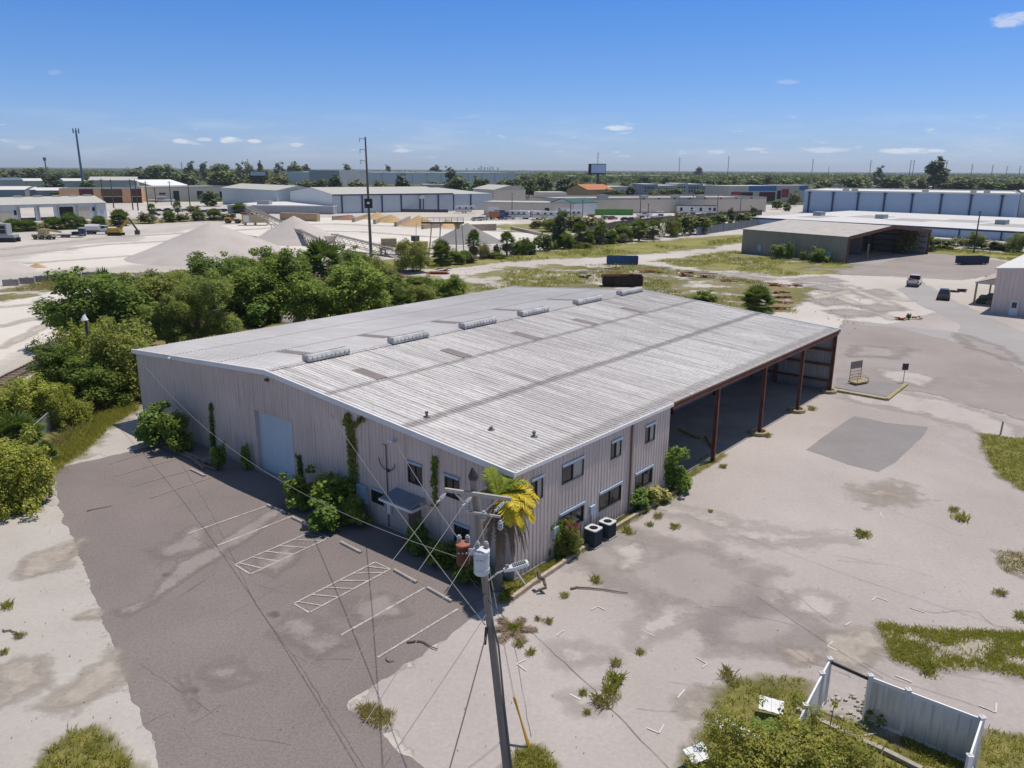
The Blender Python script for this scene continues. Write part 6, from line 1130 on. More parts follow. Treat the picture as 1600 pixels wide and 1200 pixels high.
m = MB(); m.add([(-.3, -.3, he+.02), (L_+.3, -.3, he+.02), (L_+.3, D/2, hr+.05), (-.3, D/2, hr+.05), (L_+.3, D+.3, he+.02), (-.3, D+.3, he+.02), (-.3, -.3, he+.14), (L_+.3, -.3, he+.14), (L_+.3, D/2, hr+.18), (-.3, D/2, hr+.18), (L_+.3, D+.3, he+.14), (-.3, D+.3, he+.14)], [(3, 2, 1, 0), (5, 4, 2, 3), (6, 7, 8, 9), (9, 8, 10, 11), (0, 1, 7, 6), (4, 5, 11, 10), (1, 2, 8, 7), (2, 4, 10, 8), (0, 6, 9, 3), (3, 9, 11, 5)]); m.build('roof', mat('mottled_shed_roof', (.42, .39, .365), .8, .3, .5, st=(1, 4, 1)), e)
m = MB()
for (s0, z0), (s1, z1) in (((-.3, he-.3), (D/2, hr-.25)), ((D/2, hr-.25), (D+.3, he-.3))): m.beam((L_+.36, s0, z0+.2), (L_+.36, s1, z1+.2), .1, .75)
m.bx(L_, L_+.3, -.1, .2, 0, he-.2); m.bx(L_, L_+.3, D-.2, D+.1, 0, he-.2); m.build('red_frame', RUST, e)
for z in (.25, .5, .75): m = MB(); m.bx(.3, L_-.4, D-.45, D-.2, he*z-.1, he*z+.1); m.build('girt', RUST, e)
for x in (.5, .75): m = MB(); m.bx(L_*x-.15, L_*x+.15, D-.5, D-.2, 0, he); m.build('column', RUST, e)
m = MB(); m.bx(L_-2.5, L_-2.2, D*.35, D*.35+.3, 0, 3.6); m.build('bay_post', YC, e)
for px in (1186, 1294): x = fx((1158, 395), (1321, 412), px); m = MB(); m.bx(x-.5, x+.5, -.12, -.055, .9, 2.4); m.build('hatch', BLUEG, e)
for q in ((1215, 404, 26, 22, 'dark bush at the foot of the grey green shed, left one'), (1233, 405, 12, 28, 'upright dark bush in the middle of the grey green shed wall'), (1278, 410, 30, 22, 'dark bush near the open corner of the grey green shed'), (1254, 407, 10, 14, 'small dark weed bush on the grey green shed wall')): plant('shade', q[0], q[1], q[2], q[3], 'shrub', q[4], 'bush')
stick('steel_plate_row', [(1210, 402), (1250, 405)], .18, 'pale slab strip lying before the grey green shed', 'slab', mat('plinth_concrete', (.33, .31, .29), .9, .2, 2))
# tan building with carport at the right edge
a = at(1547, 489); t = -VX; rz = math.atan2(t.y, t.x); e = empty('tan_building', a, 'tan ribbed metal building with white door and lean-to carport at the right edge', 'building', None, rz); h = up(1547, 489, 421); D = 32.; L_ = 22
m = MB(); tz = lambda s: h+.09*min(s, 18); wall_v(m, ribbed(0, L_, tz, [(2.35, 3.35, 0, 2.15)], .6, .05), 0); wall_u0(m, ribbed(0, D, lambda s: h, (), .6, .05), 0); m.bx(L_-.1, L_, .1, D, 0, h); m.bx(.1, L_-.1, D-.1, D, 0, h); m.build('wall', panelmat('tan_wall', (.68, .56, .50), (.5, .41, .37), .06), e)
m = MB(); m.add([(-.3, -.3, h), (L_, -.3, h+1.9), (L_, D, h+1.9), (-.3, D, h), (-.3, -.3, h+.22), (L_, -.3, h+2.12), (L_, D, h+2.12), (-.3, D, h+.22)], [(3, 2, 1, 0), (4, 5, 6, 7), (0, 1, 5, 4), (1, 2, 6, 5), (2, 3, 7, 6), (3, 0, 4, 7)]); m.build('roof', ROOFW, e)
m = MB(); m.bx(2.3, 3.4, -.1, -.05, 0, 2.2); dr = m.build('door', TRIM, e); m = MB(); m.bx(2.55, 3.15, -.13, -.102, 1.1, 1.9); m.build('window', GLASS, dr)
m = MB(); m.add([(-3.7, 7, 3.3), (0, 7, 4.5), (0, 20, 4.5), (-3.7, 20, 3.3), (-3.7, 7, 3.5), (0, 7, 4.7), (0, 20, 4.7), (-3.7, 20, 3.5)], [(3, 2, 1, 0), (4, 5, 6, 7), (0, 1, 5, 4), (1, 2, 6, 5), (2, 3, 7, 6), (3, 0, 4, 7)]); m.build('carport_roof', mat('tan_roof_sheet', (.42, .35, .30), .7, .1), e)
m = MB(); m.add([(-3.7, 6.97, 3.29), (0, 6.97, 3.29), (0, 6.97, 4.5)], [(0, 1, 2)]); m.v += [(x, 6.9, z) for x, y, z in m.v]; m.f += [(5, 4, 3), (0, 3, 4, 1), (1, 4, 5, 2), (2, 5, 3, 0)]; m.m += [0]*4; m.build('carport_gable', MATS['tan_wall'], e)
for y in (7.1, 19.6): m = MB(); m.bx(-3.6, -3.35, y, y+.25, 0, 3.3); m.build('carport_post', YC, e)
wp = random.Random(3)
for i, (x, y, z) in enumerate(((-2.6, 9, .7), (-1.6, 11, 1.3), (-2.8, 12, .8), (-1.2, 8.8, .6))):
    p = a+Matrix.Rotation(rz, 3, 'Z') @ Vector((x, y, 0)); m = MB(); m.box((0, 0, z/2), (1.6, 1.2, z)); m.box((0, 0, z+.08), (1.2, 1.0, .16), .3); tag(m.build('crate_stack', WOOD if i else mat('green_tarp', (.05, .09, .05), .7), None, p, rz), ['stack of pallets under a green cover in the carport', 'tallest pallet stack under the carport', 'low pallet stack near the carport post', 'low pallet stack near the tan wall of the carport'][i], 'pallet stack', 'stacks under the carport')
# fences of the lots
def wallrun(name, l, h, mt, lb, cat, th=.2, posts=0, pm=None):
    P = [at(*q) for q in l]; e = empty(name, P[0], lb, cat); m = MB()
    for a, b in zip(P, P[1:]): m.beam(a-P[0]+Vector((0, 0, h/2)), b-P[0]+Vector((0, 0, h/2)), th, h)
    m.build('panel', mt, e)
    if posts:
        for a, b in zip(P, P[1:]):
            k = int((b-a).length/posts)
            for i in range(k+1): q = a.lerp(b, i/max(1, k))-P[0]; m = MB(); m.bx(q.x-.08, q.x+.08, q.y-.08, q.y+.08, 0, h+.2); m.build('post', pm or mt, e)
    return e
wallrun('board_wall', [(915, 368), (960, 357), (1000, 352), (1080, 344), (1190, 336)], 2.4, mat('dark_brown_boards', (.075, .055, .045), .8, .25, 1), 'long dark brown board wall between the caravan lot and the back lot palms', 'wall', .2, 12)
wallrun('slat_fence', [(1088, 368), (1130, 362), (1183, 354)], 2.6, mat('grey_slat_screen', (.13, .15, .17), .7, .2, 1, st=(5, 5, .5)), 'grey screen fence left of the grey green shed', 'fence', .1, 5)
wallrun('low_block_wall', [(800, 358), (836, 366), (868, 373)], .9, mat('pale_blocks', (.42, .37, .33), .9, .2, 1), 'curved low stone edging of the gravel yard', 'wall', 1.0)
wallrun('block_wall', [(735, 361), (775, 360)], 2.2, BRK, 'brown block wall behind the dark grey cone', 'wall', .8); wallrun('block_wall', [(440, 344), (498, 346)], 3.0, mat('tan_bin_wall', (.42, .29, .17), .9, .15, 1), 'tan bin wall at the back of the white stone pile', 'wall', 2)
wallrun('site_fence', [(560, 331), (700, 332)], 1.4, flat('dark_mesh_fence', (.06, .065, .07), .8), 'dark mesh fence at the foot of the pale warehouse', 'fence', .05, 6)
CB = mat('grey_concrete_block', (.33, .31, .28), .9, .2, 2); proto = None
for i, (x, y) in enumerate([(18, 446), (43, 443), (66, 440), (88, 438), (117, 436), (138, 434)]):
    m = MB(); m.box((0, 0, .55), (2.4, 1.1, 1.1)); m.box((0, 0, 1.14), (.5, .5, .1)); o = m.build('concrete_block', CB, None, at(x, y), .35+.1*math.sin(i*3)); tag(o, ['grey concrete block at the left edge of the block row by the sand road', 'second concrete block from the left edge in the row by the sand road', 'third concrete block from the left in the row by the sand road', 'fourth concrete block in the row by the sand road', 'fifth concrete block in the row by the sand road', 'last concrete block of the row, next to the bushes'][i], 'concrete block', 'concrete blocks along the sand road')
# ------------------------------------------------------------------ heaps
def heap(px, py, wpx, yt, mt, lb, name='gravel_pile', seed=0, asp=.9, flat_=.0, cat='gravel pile', pw=1.0):
    b = at(px, py); r = wpx/ppm(px, py)/2; h = up(px, py, yt); m = MB(); n = 56; k = 18; vs = [(0, 0, h)]
    for j in range(1, k+1):
        for i in range(n):
            t = 2*math.pi*i/n; q = j/k; rr = r*q*(1+.10*mnoise.noise(Vector((math.cos(t)*1.3+seed, math.sin(t)*1.3, q))))
            z = h*(max(0, 1-q)**pw)*(1 if q > flat_ else 1); z = min(z, h*(1-flat_*.5))+h*.05*mnoise.noise(Vector((math.cos(t)*q*3, math.sin(t)*q*3, seed)))*(1-q)*q*3+h*.025*mnoise.noise(Vector((math.cos(t)*q*9, math.sin(t)*q*9, seed)))*(1-q)
            if j == k: z = -.05
            vs.append((rr*math.cos(t), rr*math.sin(t)*asp, z))
    m.add(vs, [(0, 1+i, 1+(i+1) % n) for i in range(n)]+[(1+(j-1)*n+i, 1+j*n+i, 1+j*n+(i+1) % n, 1+(j-1)*n+(i+1) % n) for j in range(1, k) for i in range(n)]); m.sm = True
    return tag(m.build(name, mt, None, b), lb, cat, 'gravel and sand piles')
GRV = groundm('pale_gravel', (.42, .378, .352), (.48, .435, .408), .15, 3., .08, bump=.4); GRVD = groundm('dark_grey_gravel', (.225, .215, .21), (.26, .25, .243), .15, 3., .08, bump=.4); OCH = groundm('ochre_sand', (.42, .28, .14), (.50, .35, .19), .15, 2., .1, bump=.3); WGR = groundm('white_gravel', (.47, .43, .40), (.52, .48, .45), .2, 3., .06, bump=.3); REDD = groundm('red_dirt', (.22, .12, .085), (.30, .17, .12), .4, 3., .2, bump=.3)
heap(335, 402, 260, 346, GRV, 'huge pale gravel cone at the left of the yard', seed=1); heap(462, 378, 150, 337, GRV, 'large pale gravel cone under the long conveyor', seed=2); heap(730, 378, 112, 348, GRVD, 'dark grey gravel cone behind the yellow platform', seed=3); heap(-20, 424, 140, 399, GRV, 'grey gravel pile cut by the left edge', seed=4)
heap(655, 352, 62, 336, OCH, 'largest ochre sand heap behind the yellow platform', seed=5); heap(612, 347, 50, 335, OCH, 'ochre sand heap in the middle bins', seed=6); heap(590, 342, 46, 331, OCH, 'pale ochre heap at the back of the bins', seed=7); heap(545, 343, 46, 335, REDD, 'reddish brown soil heap before the pale warehouse', seed=8); heap(700, 354, 54, 343, OCH, 'flat ochre heap at the right of the bins', seed=9); heap(58, 418, 34, 411, OCH, 'small ochre scrape beside the left gravel pile', seed=10, asp=.5)
heap(205, 444, 150, 428, groundm('grey_spoil', (.32, .285, .255), (.38, .34, .31), .3, 3., .15, bump=.4), 'grey spoil bank between the yard and the thicket', seed=11, asp=.5); heap(272, 438, 40, 422, REDD, 'red dirt heap above the thicket', seed=12); heap(463, 503, 54, 482, WGR, 'white boulder like rubble heap beside the roof edge', seed=13, pw=.6); heap(500, 500, 40, 490, WGR, 'low white rubble heap right of the boulder', seed=14); heap(590, 482, 60, 470, DIRT if False else GRV, 'pale sandy mound at the right end of the thicket', seed=15)
for i, (x0, y0, x1, y1) in enumerate(((520, 344, 550, 342), (552, 347, 575, 340), (585, 350, 608, 342), (618, 354, 640, 344), (660, 358, 690, 355))):
    wallrun('bin_wall', [(x0, y0), (x1, y1)], 1.6, BRK, ['bin wall before the reddish soil heap', 'bin wall between the soil heap and the pale ochre heap', 'bin wall between the ochre heaps', 'bin wall left of the largest ochre heap', 'bin wall right of the largest ochre heap'][i], 'bin wall', 1.0)
# ------------------------------------------------------------------ conveyors and plant
TRUS = mat('dusty_steel', (.54, .48, .41), .7, .2, 2); BELT = flat('black_belt', (.03, .03, .03), .8); YEL = mat('machine_yellow', (.48, .30, .05), .5, .15, 2); YELD = mat('dusty_yellow', (.42, .35, .20), .7, .2, 2); TYRE = flat('black_tyre', (.018, .018, .019), .85)
def conveyor(lb, a, b, wleg, group='conveyors'):
    e = empty('conveyor', Vector((a.x, a.y, 0)), lb, 'conveyor', group); o = Vector((a.x, a.y, 0)); p, q = a-o, b-o; t = (q-p).normalized(); s = t.cross(Vector((0, 0, 1))).normalized(); L_ = (q-p).length; u = s.cross(t); m = MB()
    for k in (-.75, .75):
        for z in (0, -1.5): m.beam(p+s*k+u*z, q+s*k+u*z, .15, .15)
        n = int(L_/1.6)
        for i in range(n): x = p+t*(L_*i/n)+s*k; y = p+t*(L_*(i+1)/n)+s*k; m.beam(x+u*(-1.5 if i % 2 else 0), y+u*(0 if i % 2 else -1.5), .07, .07)
    m.build('truss', TRUS, e); m = MB(); m.beam(p+u*.25, q+u*.25, 1.2, .12); m.build('belt', BELT, e); m = MB()
    n = int(L_/1.2)
    for i in range(n): x = p+t*(L_*(i+.5)/n)+u*.36; m.beam(x-s*.75, x+s*.75, .5, .14)
    m.build('idlers', TRUS, e); m = MB(); m.tube([q-s*.8+u*.2, q+s*.8+u*.2], .45, 10); m.build('drum', TRUS, e)
    m = MB(); m.tube([p-s*.8+u*.2, p+s*.8+u*.2], .45, 10); m.build('drum', TRUS, e)
    for w_, fr in wleg:
        top = p+t*(L_*fr)-u*1.5; ft = w_-o; m = MB()
        for k in (-1, 1): m.beam(top+s*k*.7, ft+s*k*1.6+Vector((0, 0, .6)), .25, .25); m.beam(top+t*4+s*k*.7, ft+s*k*1.6+Vector((0, 0, .6)), .15, .15)
        m.beam(ft-s*1.8+Vector((0, 0, .6)), ft+s*1.8+Vector((0, 0, .6)), .3, .3); m.build('support_leg', TRUS, e)
        for k in (-1, 1): m = MB(); c = ft+s*k*1.9+Vector((0, 0, .6)); m.tube([c-s*.2, c+s*.2], .6, 12); m.build('wheel', TYRE, e)
ga = at(508, 389); gb = at(392, 366); conveyor('long dusty conveyor rising left over the gravel pile', ga+Vector((0, 0, up(508, 389, 380))), gb+Vector((0, 0, up(392, 366, 324))), [(at(443, 376), .58)])
conveyor('short dusty conveyor sloping down right to the yellow platform', at(618, 402)+Vector((0, 0, 1.6)), at(524, 388)+Vector((0, 0, up(524, 388, 368))), [(at(527, 389), .95)])
m = MB(); c = at(517, 389); hh = up(517, 389, 368); m.cyl((0, 0, hh-2), .8, 2, 8, 0, 1.8)
for x in (-1.2, 1.2):
    for y in (-1.2, 1.2): m.beam((x, y, 0), (x*.8, y*.8, hh-1.5), .2, .2)
tag(m.build('transfer_hopper', TRUS, None, c), 'dusty hopper between the two conveyors', 'hopper')
e = empty('feeder_platform', at(600, 398), 'long yellow railed feeder at the foot of the short conveyor', 'feeder', None, .25); m = MB(); m.bx(-1, 14, -1.5, 1.5, 1.2, 1.6)
for x in (-.8, 4, 9, 13.6): m.bx(x, x+.3, -1.4, 1.4, 0, 1.2)
m.build('deck', YELD, e); m = MB()
for y in (-1.4, 1.4):
    for z in (2.1, 2.7): m.beam((-1, y, z), (14, y, z), .08, .08)
    for i in range(9): m.beam((-1+1.87*i, y, 1.6), (-1+1.87*i, y, 2.7), .08, .08)
m.build('railing', YELD, e); m = MB(); m.bx(-.5, 3, -1.3, 1.3, 1.65, 3.9); m.build('motor_box', YELD, e)
e = empty('hopper_tower', at(705, 408), 'yellow railed platform on tall splayed legs above the dark grey cone', 'platform', None, .1); zt = up(705, 408, 349); m = MB()
for px, py in ((670, 402), (686, 404), (714, 409), (726, 408)):
    q = at(px, py)-at(705, 408); q = Matrix.Rotation(-.1, 3, 'Z') @ q; m = MB(); m.beam((q.x, q.y, 0), (q.x*.82, q.y*.6, zt), .22, .22); m.build('leg', TRUS, e); m = MB(); m.bx(-6.5, 3, -1.3, 1.3, zt, zt+.25); m.build('deck', YELD, e); m = MB()
for y in (-1.2, 1.2):
    for z in (.7, 1.2): m.beam((-6.4, y, zt+z), (2.9, y, zt+z), .06, .06)
    for i in range(8): m.beam((-6.4+1.32*i, y, zt+.25), (-6.4+1.32*i, y, zt+1.2), .06, .06)
m.build('railing', YELD, e); m = MB(); m.cyl((1.5, 0, zt-1.2), .4, 1.2, 10, 0, .9); m.build('hopper', YELD, e); m = MB()
for y in (-.4, .4): m.beam((-8, y, 0), (-7.6, y, zt), .1, .1)
for i in range(18): m.beam((-7.98+.02*i, -.4, zt*i/18+.3), (-7.98+.02*i, .4, zt*i/18+.3), .07, .07)
m.build('ladder', TRUS, e)
# ------------------------------------------------------------------ vehicles
CG = flat('car_glass', (.02, .025, .03), .08); LAMPR = flat('tail_lamp_red', (.3, .02, .02), .3); LAMPW = flat('head_lamp', (.6, .6, .58), .2); CHR = flat('bumper_grey', (.12, .12, .125), .4)
def paint(n, c): return flat('paint_'+n, c, .28, 0, .6)
WHT, BLKP, BLUP, REDP, SILP = paint('white', (.62, .62, .62)), paint('black', (.02, .024, .03)), paint('blue', (.03, .06, .16)), paint('red', (.25, .03, .03)), paint('silver', (.36, .37, .38))
def wheels(e, xs, hw, r=.35):
    for x in xs:
        for s in (-1, 1):
            m = MB(); m.tube([(x, s*(hw-.22), r), (x, s*hw, r)], r, 14); w_ = m.build('wheel', TYRE, e); m = MB(); m.tube([(x, s*hw, r), (x, s*(hw+.012), r)], r*.58, 10); m.build('rim', CHR, w_)
def body(prof, hw, taper=.92, ztap=.9):
    m = MB(); n = len(prof); vs = []
    for s in (-1, 1):
        for x, z in prof: vs.append((x, s*hw*(taper if z > ztap else 1), z))
    m.add(vs, [tuple(range(n)), tuple(range(2*n-1, n-1, -1))]+[(i, n+i, n+(i+1) % n, (i+1) % n) for i in range(n)]); return m
def car(px, py, rz, mt, lb, cat='car', group=None, suv=False):
    e = empty('parked_car', at(px, py), lb, cat, group, rz); hw = .92
    b = body([(2.3, .35), (2.33, .62), (2.2, .82), (1.1, .95), (-2.15, 1.0), (-2.32, .8), (-2.3, .35)], hw); b.build('body', mt, e)
    hr = 1.68 if suv else 1.45; c = body([(1.05, .94), (.35, hr-.06), (-.3, hr), (-1.5, hr-.05), (-2.1, .98)], hw*.9, .82, 1.1); c.build('cabin', CG, e); m = MB(); m.bx(-1.45, .25, -.6, .6, hr-.015, hr+.03); m.build('car_roof', mt, e); wheels(e, (1.42, -1.42), hw)
    for s in (-1, 1): m = MB(); m.bx(-2.36, -2.28, s*.72-.16, s*.72+.16, .68, .85); m.build('tail_lamp', LAMPR, e); m = MB(); m.bx(2.24, 2.36, s*.7-.18, s*.7+.18, .6, .74); m.build('headlight', LAMPW, e)
    return e
def pickup(px, py, rz, mt, lb, load=None, cat='pickup truck'):
    e = empty('pickup_truck', at(px, py), lb, cat, None, rz); hw = 1.0
    body([(2.9, .5), (2.95, .85), (2.85, 1.08), (1.55, 1.18), (-.55, 1.2), (-.55, .5)], hw, .95, 1.0).build('body', mt, e); c = body([(1.5, 1.17), (.85, 1.85), (-.4, 1.88), (-.6, 1.2)], hw*.93, .85, 1.4); c.build('cabin', CG, e); m = MB(); m.bx(-.42, .8, -.76, .76, 1.86, 1.91); m.build('cab_roof', mt, e)
    m = MB(); m.bx(-2.9, -.56, -hw, -hw+.1, .5, 1.2); m.bx(-2.9, -.56, hw-.1, hw, .5, 1.2); m.bx(-2.95, -2.85, -hw+.1, hw-.1, .55, 1.2); m.bx(-2.85, -.56, -hw+.1, hw-.1, .6, .66); m.build('bed', mt, e); wheels(e, (1.85, -1.75), hw, .42); m = MB(); m.bx(-3.08, -2.96, -.95, .95, .48, .7); m.build('bumper', CHR, e)
    for s in (-1, 1): m = MB(); m.bx(-2.97, -2.9, s*.88-.1, s*.88+.1, .85, 1.15); m.build('tail_lamp', LAMPR, e)
    return e
RUSTL = mat('rust_scrap', (.26, .085, .05), .85, .35, 4)
pickup(1428, 446, 1.0, WHT, 'white pickup truck parked on the grey road with a red brown load'); car(1474, 467, 1.05, BLKP, 'dark car parked on the grey road right of the white pickup', suv=True)
m = MB()
for i in range(6): m.box((-1.7+.1*i, -.5+.22*i, 1.05+.04*i), (2.0, .25, .14), .1*i)
p = at(1428, 446); tag(m.build('scrap_load', RUSTL, None, p, 1.0), 'red brown scrap lying in the bed of the white pickup', 'scrap')
def rolloff(px, py, rz, mt, lb, L_=6.8, hh=1.7, group='roll off containers'):
    e = empty('roll_off_container', at(px, py), lb, 'container', group, rz); w_ = 1.2; m = MB(); m.bx(-L_/2, L_/2, -w_, w_, .25, .35)
    for y in (-w_, w_-.08): m.bx(-L_/2, L_/2, y, y+.08, .35, hh)
    for x in (-L_/2, L_/2-.08): m.bx(x, x+.08, -w_+.08, w_-.08, .35, hh)
    m.bx(-L_/2-.05, L_/2+.05, -w_-.06, -w_+.1, hh, hh+.12); m.bx(-L_/2-.05, L_/2+.05, w_-.1, w_+.06, hh, hh+.12); m.bx(-L_/2-.05, -L_/2+.1, -w_+.1, w_-.1, hh, hh+.12); m.bx(L_/2-.1, L_/2+.05, -w_+.1, w_-.1, hh, hh+.12); m.build('box', mt, e)
    for i in range(11):
        x = -L_/2+.25+i*(L_-.5)/10
        for s in (-1, 1): m = MB(); m.bx(x-.06, x+.06, s*(w_+.06)-.06, s*(w_+.06)+.06, .3, hh-.004); m.build('stiffener', mt, e)
    for x in (-L_/2+.4, L_/2-.4):
        for s in (-1, 1): m = MB(); m.tube([(x, s*.7-.08, .13), (x, s*.7+.08, .13)], .13, 8); m.build('roller', TYRE, e)
    return e
CBL = mat('container_blue', (.035, .085, .19), .55, .2, 1.5); CBD = mat('container_navy', (.02, .035, .07), .55, .2, 1.5); CRU = mat('black_brown_rust', (.045, .03, .025), .85, .4, 1.5)
rolloff(972, 413, -.07, CBL, 'bright blue roll off container standing on the sandy back lot'); rolloff(1518, 413, .18, CBD, 'navy roll off container on the brown apron by the right edge', 6.6, 1.7); rolloff(972, 447, -.03, CRU, 'rust black roll off container directly behind the roof ridge', 7.0, 1.8)
m = MB(); rs = random.Random(4)
for i in range(26): m.box((rs.uniform(-3, 3), rs.uniform(-.9, .9), 1.75+rs.random()*.35), (rs.uniform(.8, 2.2), .15, .12), rs.uniform(-.5, .5))
tag(m.build('scrap_load', RUSTL, None, at(972, 447), -.03), 'rusty scrap heaped in the rust black container', 'scrap')
# scrap plates and steel on the back lot
def scrap(px, py, wpx, n, lb, seed, mt=RUSTL, hh=.35, rz=0.0):
    b = at(px, py); w_ = wpx/ppm(px, py); rs = random.Random(seed); m = MB()
    for i in range(n): m.box((rs.uniform(-.5, .5)*w_*.8, rs.uniform(-.35, .35)*w_*.5, .08+rs.random()*hh), (w_*rs.uniform(.2, .5), rs.uniform(.15, .6), .1), rs.choice((0, 0, .2, -.3, 1.2))+rs.uniform(-.15, .15))
    return tag(m.build('scrap_steel_stack', mt, None, b, rz), lb, 'scrap steel', 'rusty steel stacks on the back lot')
def plate(px, py, wpx, lb, seed):
    b = at(px, py); w_ = wpx/ppm(px, py); rs = random.Random(seed); m = MB()
    for i in range(3): m.box((rs.uniform(-.5, .5), rs.uniform(-.3, .3), .12+.16*i), (w_*.9, w_*.35, .12), rs.uniform(-.05, .05))
    tag(m.build('steel_plate_stack', mat('orange_steel', (.34, .12, .065), .8, .2, 1), None, b), lb, 'steel plates', 'rusty steel stacks on the back lot')
plate(618, 434, 32, 'flat orange steel plates left, at the end of the thicket', 1); plate(684, 428, 32, 'flat orange steel plates beside the shaggy palm', 2)
for i, q in enumerate([(692, 423, 24, 8, 'dark rust bars just behind the orange plates'), (960, 421, 26, 8, 'rust strips in front of the blue container'), (1018, 426, 34, 12, 'rust red steel stack right of the blue container'), (1073, 432, 24, 14, 'tallest rust red steel heap in the middle of the lot'), (1106, 434, 30, 10, 'rust red steel strips right of the tallest heap'), (1140, 440, 34, 8, 'scattered bars before the round bushy palm'), (1215, 447, 30, 8, 'rust bars right of the round bushy palm'), (1240, 447, 22, 8, 'broad rust plate at the corner of the concrete'), (1218, 458, 30, 6, 'bars lying in the grass right of the round bushy palm'), (1222, 466, 30, 6, 'low row of bars right of the palm'), (1220, 474, 30, 7, 'bars row beside the foot of the palm'), (1222, 483, 34, 9, 'nearest rust bars by the right roof edge'), (915, 434, 26, 12, 'dark timber and scrap heap left of the rust black container'), (1458, 391, 34, 8, 'dark scrap under the brush behind the apron'), (1484, 462, 16, 0, ''), (1497, 456, 30, 12, 'red scrap bars between the dark car and the carport'), (1408, 500, 16, 6, 'red beams lying left in the fork of the road'), (1432, 499, 14, 5, 'red beams lying right in the fork of the road'), (1552, 432, 30, 8, 'rust scrap at the corner of the tan building')]):
    if q[3]: scrap(*q, 30+i, mt=CRU if 'dark' in q[4] else RUSTL, hh=.9 if 'tallest' in q[4] or 'heap' in q[4] else .35)
plant('mid', 1419, 499, 10, 9, 'shrub', 'small weed bush between the red beams', 'bush'); plant('fan', 1180, 490, 2, 2, 'palm_sprout', 'palm sprout beside the round bushy palm', 'palm') if False else None
# aggregate yard machines
def machine(px, py, rz, kind, lb):
    e = empty(kind, at(px, py), lb, kind.replace('_', ' '), None, rz); m = MB()
    if kind == 'wheel_loader':
        m.bx(-3, 0, -1.1, 1.1, 1.0, 2.2); m.bx(0, 2.6, -.9, .9, .9, 1.6); m.build('body', YEL, e); m = MB(); m.bx(-.6, .9, -.8, .8, 2.2, 3.5); m.build('cab', CG, e); wheels(e, (-1.9, 1.7), 1.35, .85); m = MB(); m.beam((1.6, .6, 1.6), (3.9, .6, .7), .2, .3); m.beam((1.6, -.6, 1.6), (3.9, -.6, .7), .2, .3); m.build('arm', YEL, e); m = MB(); m.prism([(3.7, -1.5), (4.9, -1.5), (4.9, 1.5), (3.7, 1.5)], .15, .3); m.bx(3.7, 3.85, -1.5, 1.5, .3, 1.4); m.bx(3.85, 4.9, -1.5, -1.42, .3, .9); m.bx(3.85, 4.9, 1.42, 1.5, .3, .9); m.build('bucket', YEL, e); return
    if kind == 'excavator':
        for s in (-1, 1): k = MB(); k.bx(-2, 2, s*1.25-.3, s*1.25+.3, 0, .8); k.build('track', TYRE, e)
        m.bx(-2.2, 1.6, -1.3, 1.3, 1.0, 2.3); m.build('house', YEL, e); m = MB(); m.bx(.2, 1.6, .2, 1.25, 2.3, 3.0); m.build('cab', CG, e); m = MB(); m.beam((1.4, -.2, 1.9), (4.2, -.2, 5.2), .4, .6); m.build('boom', YEL, e); m = MB(); m.beam((4.2, -.2, 5.2), (6.4, -.2, 1.6), .35, .45); m.build('stick', flat('dark_arm', (.06, .055, .05), .6), e); m = MB(); m.bx(5.7, 6.9, -.8, .4, .3, 1.6); m.build('bucket', flat('dark_arm', (.06, .055, .05), .6), e); return
    if kind == 'crane_truck':
        m.bx(-3, 3, -1.1, 1.1, .7, 1.5); m.bx(-1.2, 1.2, -.9, .9, 1.5, 2.9); m.build('body', YELD, e); wheels(e, (-2, 0, 2), 1.2, .6); m = MB(); m.beam((-.6, 0, 2.9), (5, 0, 2.1), .5, .5); m.build('boom', YELD, e)
machine(70, 374, 0, 'crane_truck', 'dusty yellow boom machine in front of the workshop palms'); machine(182, 368, .1, 'excavator', 'yellow excavator with raised dark arm beside the water truck'); machine(365, 349, .0, 'wheel_loader', 'yellow wheel loader behind the top of the huge gravel cone'); machine(650, 390, 2.6, 'wheel_loader', 'small yellow loader behind the feeder platform')
e = empty('screening_plant', at(398, 352), 'yellow and red screening plant behind the conveyor head', 'machine', None, .1); m = MB(); m.bx(-4, 5, -1.5, 1.5, 1, 4); m.build('frame', YELD, e); m = MB(); m.bx(-4.5, 5.5, -1.7, 1.7, 4.01, 4.6); m.build('top_deck', RUST, e); m = MB(); m.bx(-3.5, -1.5, -1.6, -1.51, 1.2, 3.6); m.build('hatch', TRIM, e); m = MB()
for x in (-3.5, 0, 4.5): m = MB(); m.bx(x, x+.4, -1.4, 1.4, 0, 1); m.build('leg', TRUS, e)
e = empty('water_truck', at(154, 366), 'white water tank truck parked beside the excavator', 'truck', None, .05); m = MB(); m.bx(-3.6, 3.2, -1.0, 1.0, .75, 1.0); m.build('chassis', CHR, e); m = MB(); m.tube([(-3.5, 0, 2.0), (.6, 0, 2.0)], 1.05, 14); m.build('tank', WHT, e); m = MB(); m.bx(1.0, 2.6, -1.1, 1.1, 1.0, 2.7); m.bx(2.6, 3.9, -1.0, 1.0, .8, 1.7); m.build('cab', WHT, e); m = MB(); m.bx(1.4, 2.62, -1.12, 1.12, 1.9, 2.55); m.build('window', CG, e); wheels(e, (-2.6, -1.5, 3.0), 1.12, .5)
e = empty('portable_toilet', at(129, 369), 'dark blue portable toilet beside the water truck', 'toilet'); m = MB(); m.bx(-.75, .75, -.75, .75, 0, 2.3); m.build('booth', CBD, e); m = MB(); m.bx(-.8, .8, -.8, .8, 2.3, 2.5); m.build('roof', WHT, e); m = MB(); m.bx(-.5, .5, -.79, -.75, .1, 2.1); m.build('door', CBL, e)
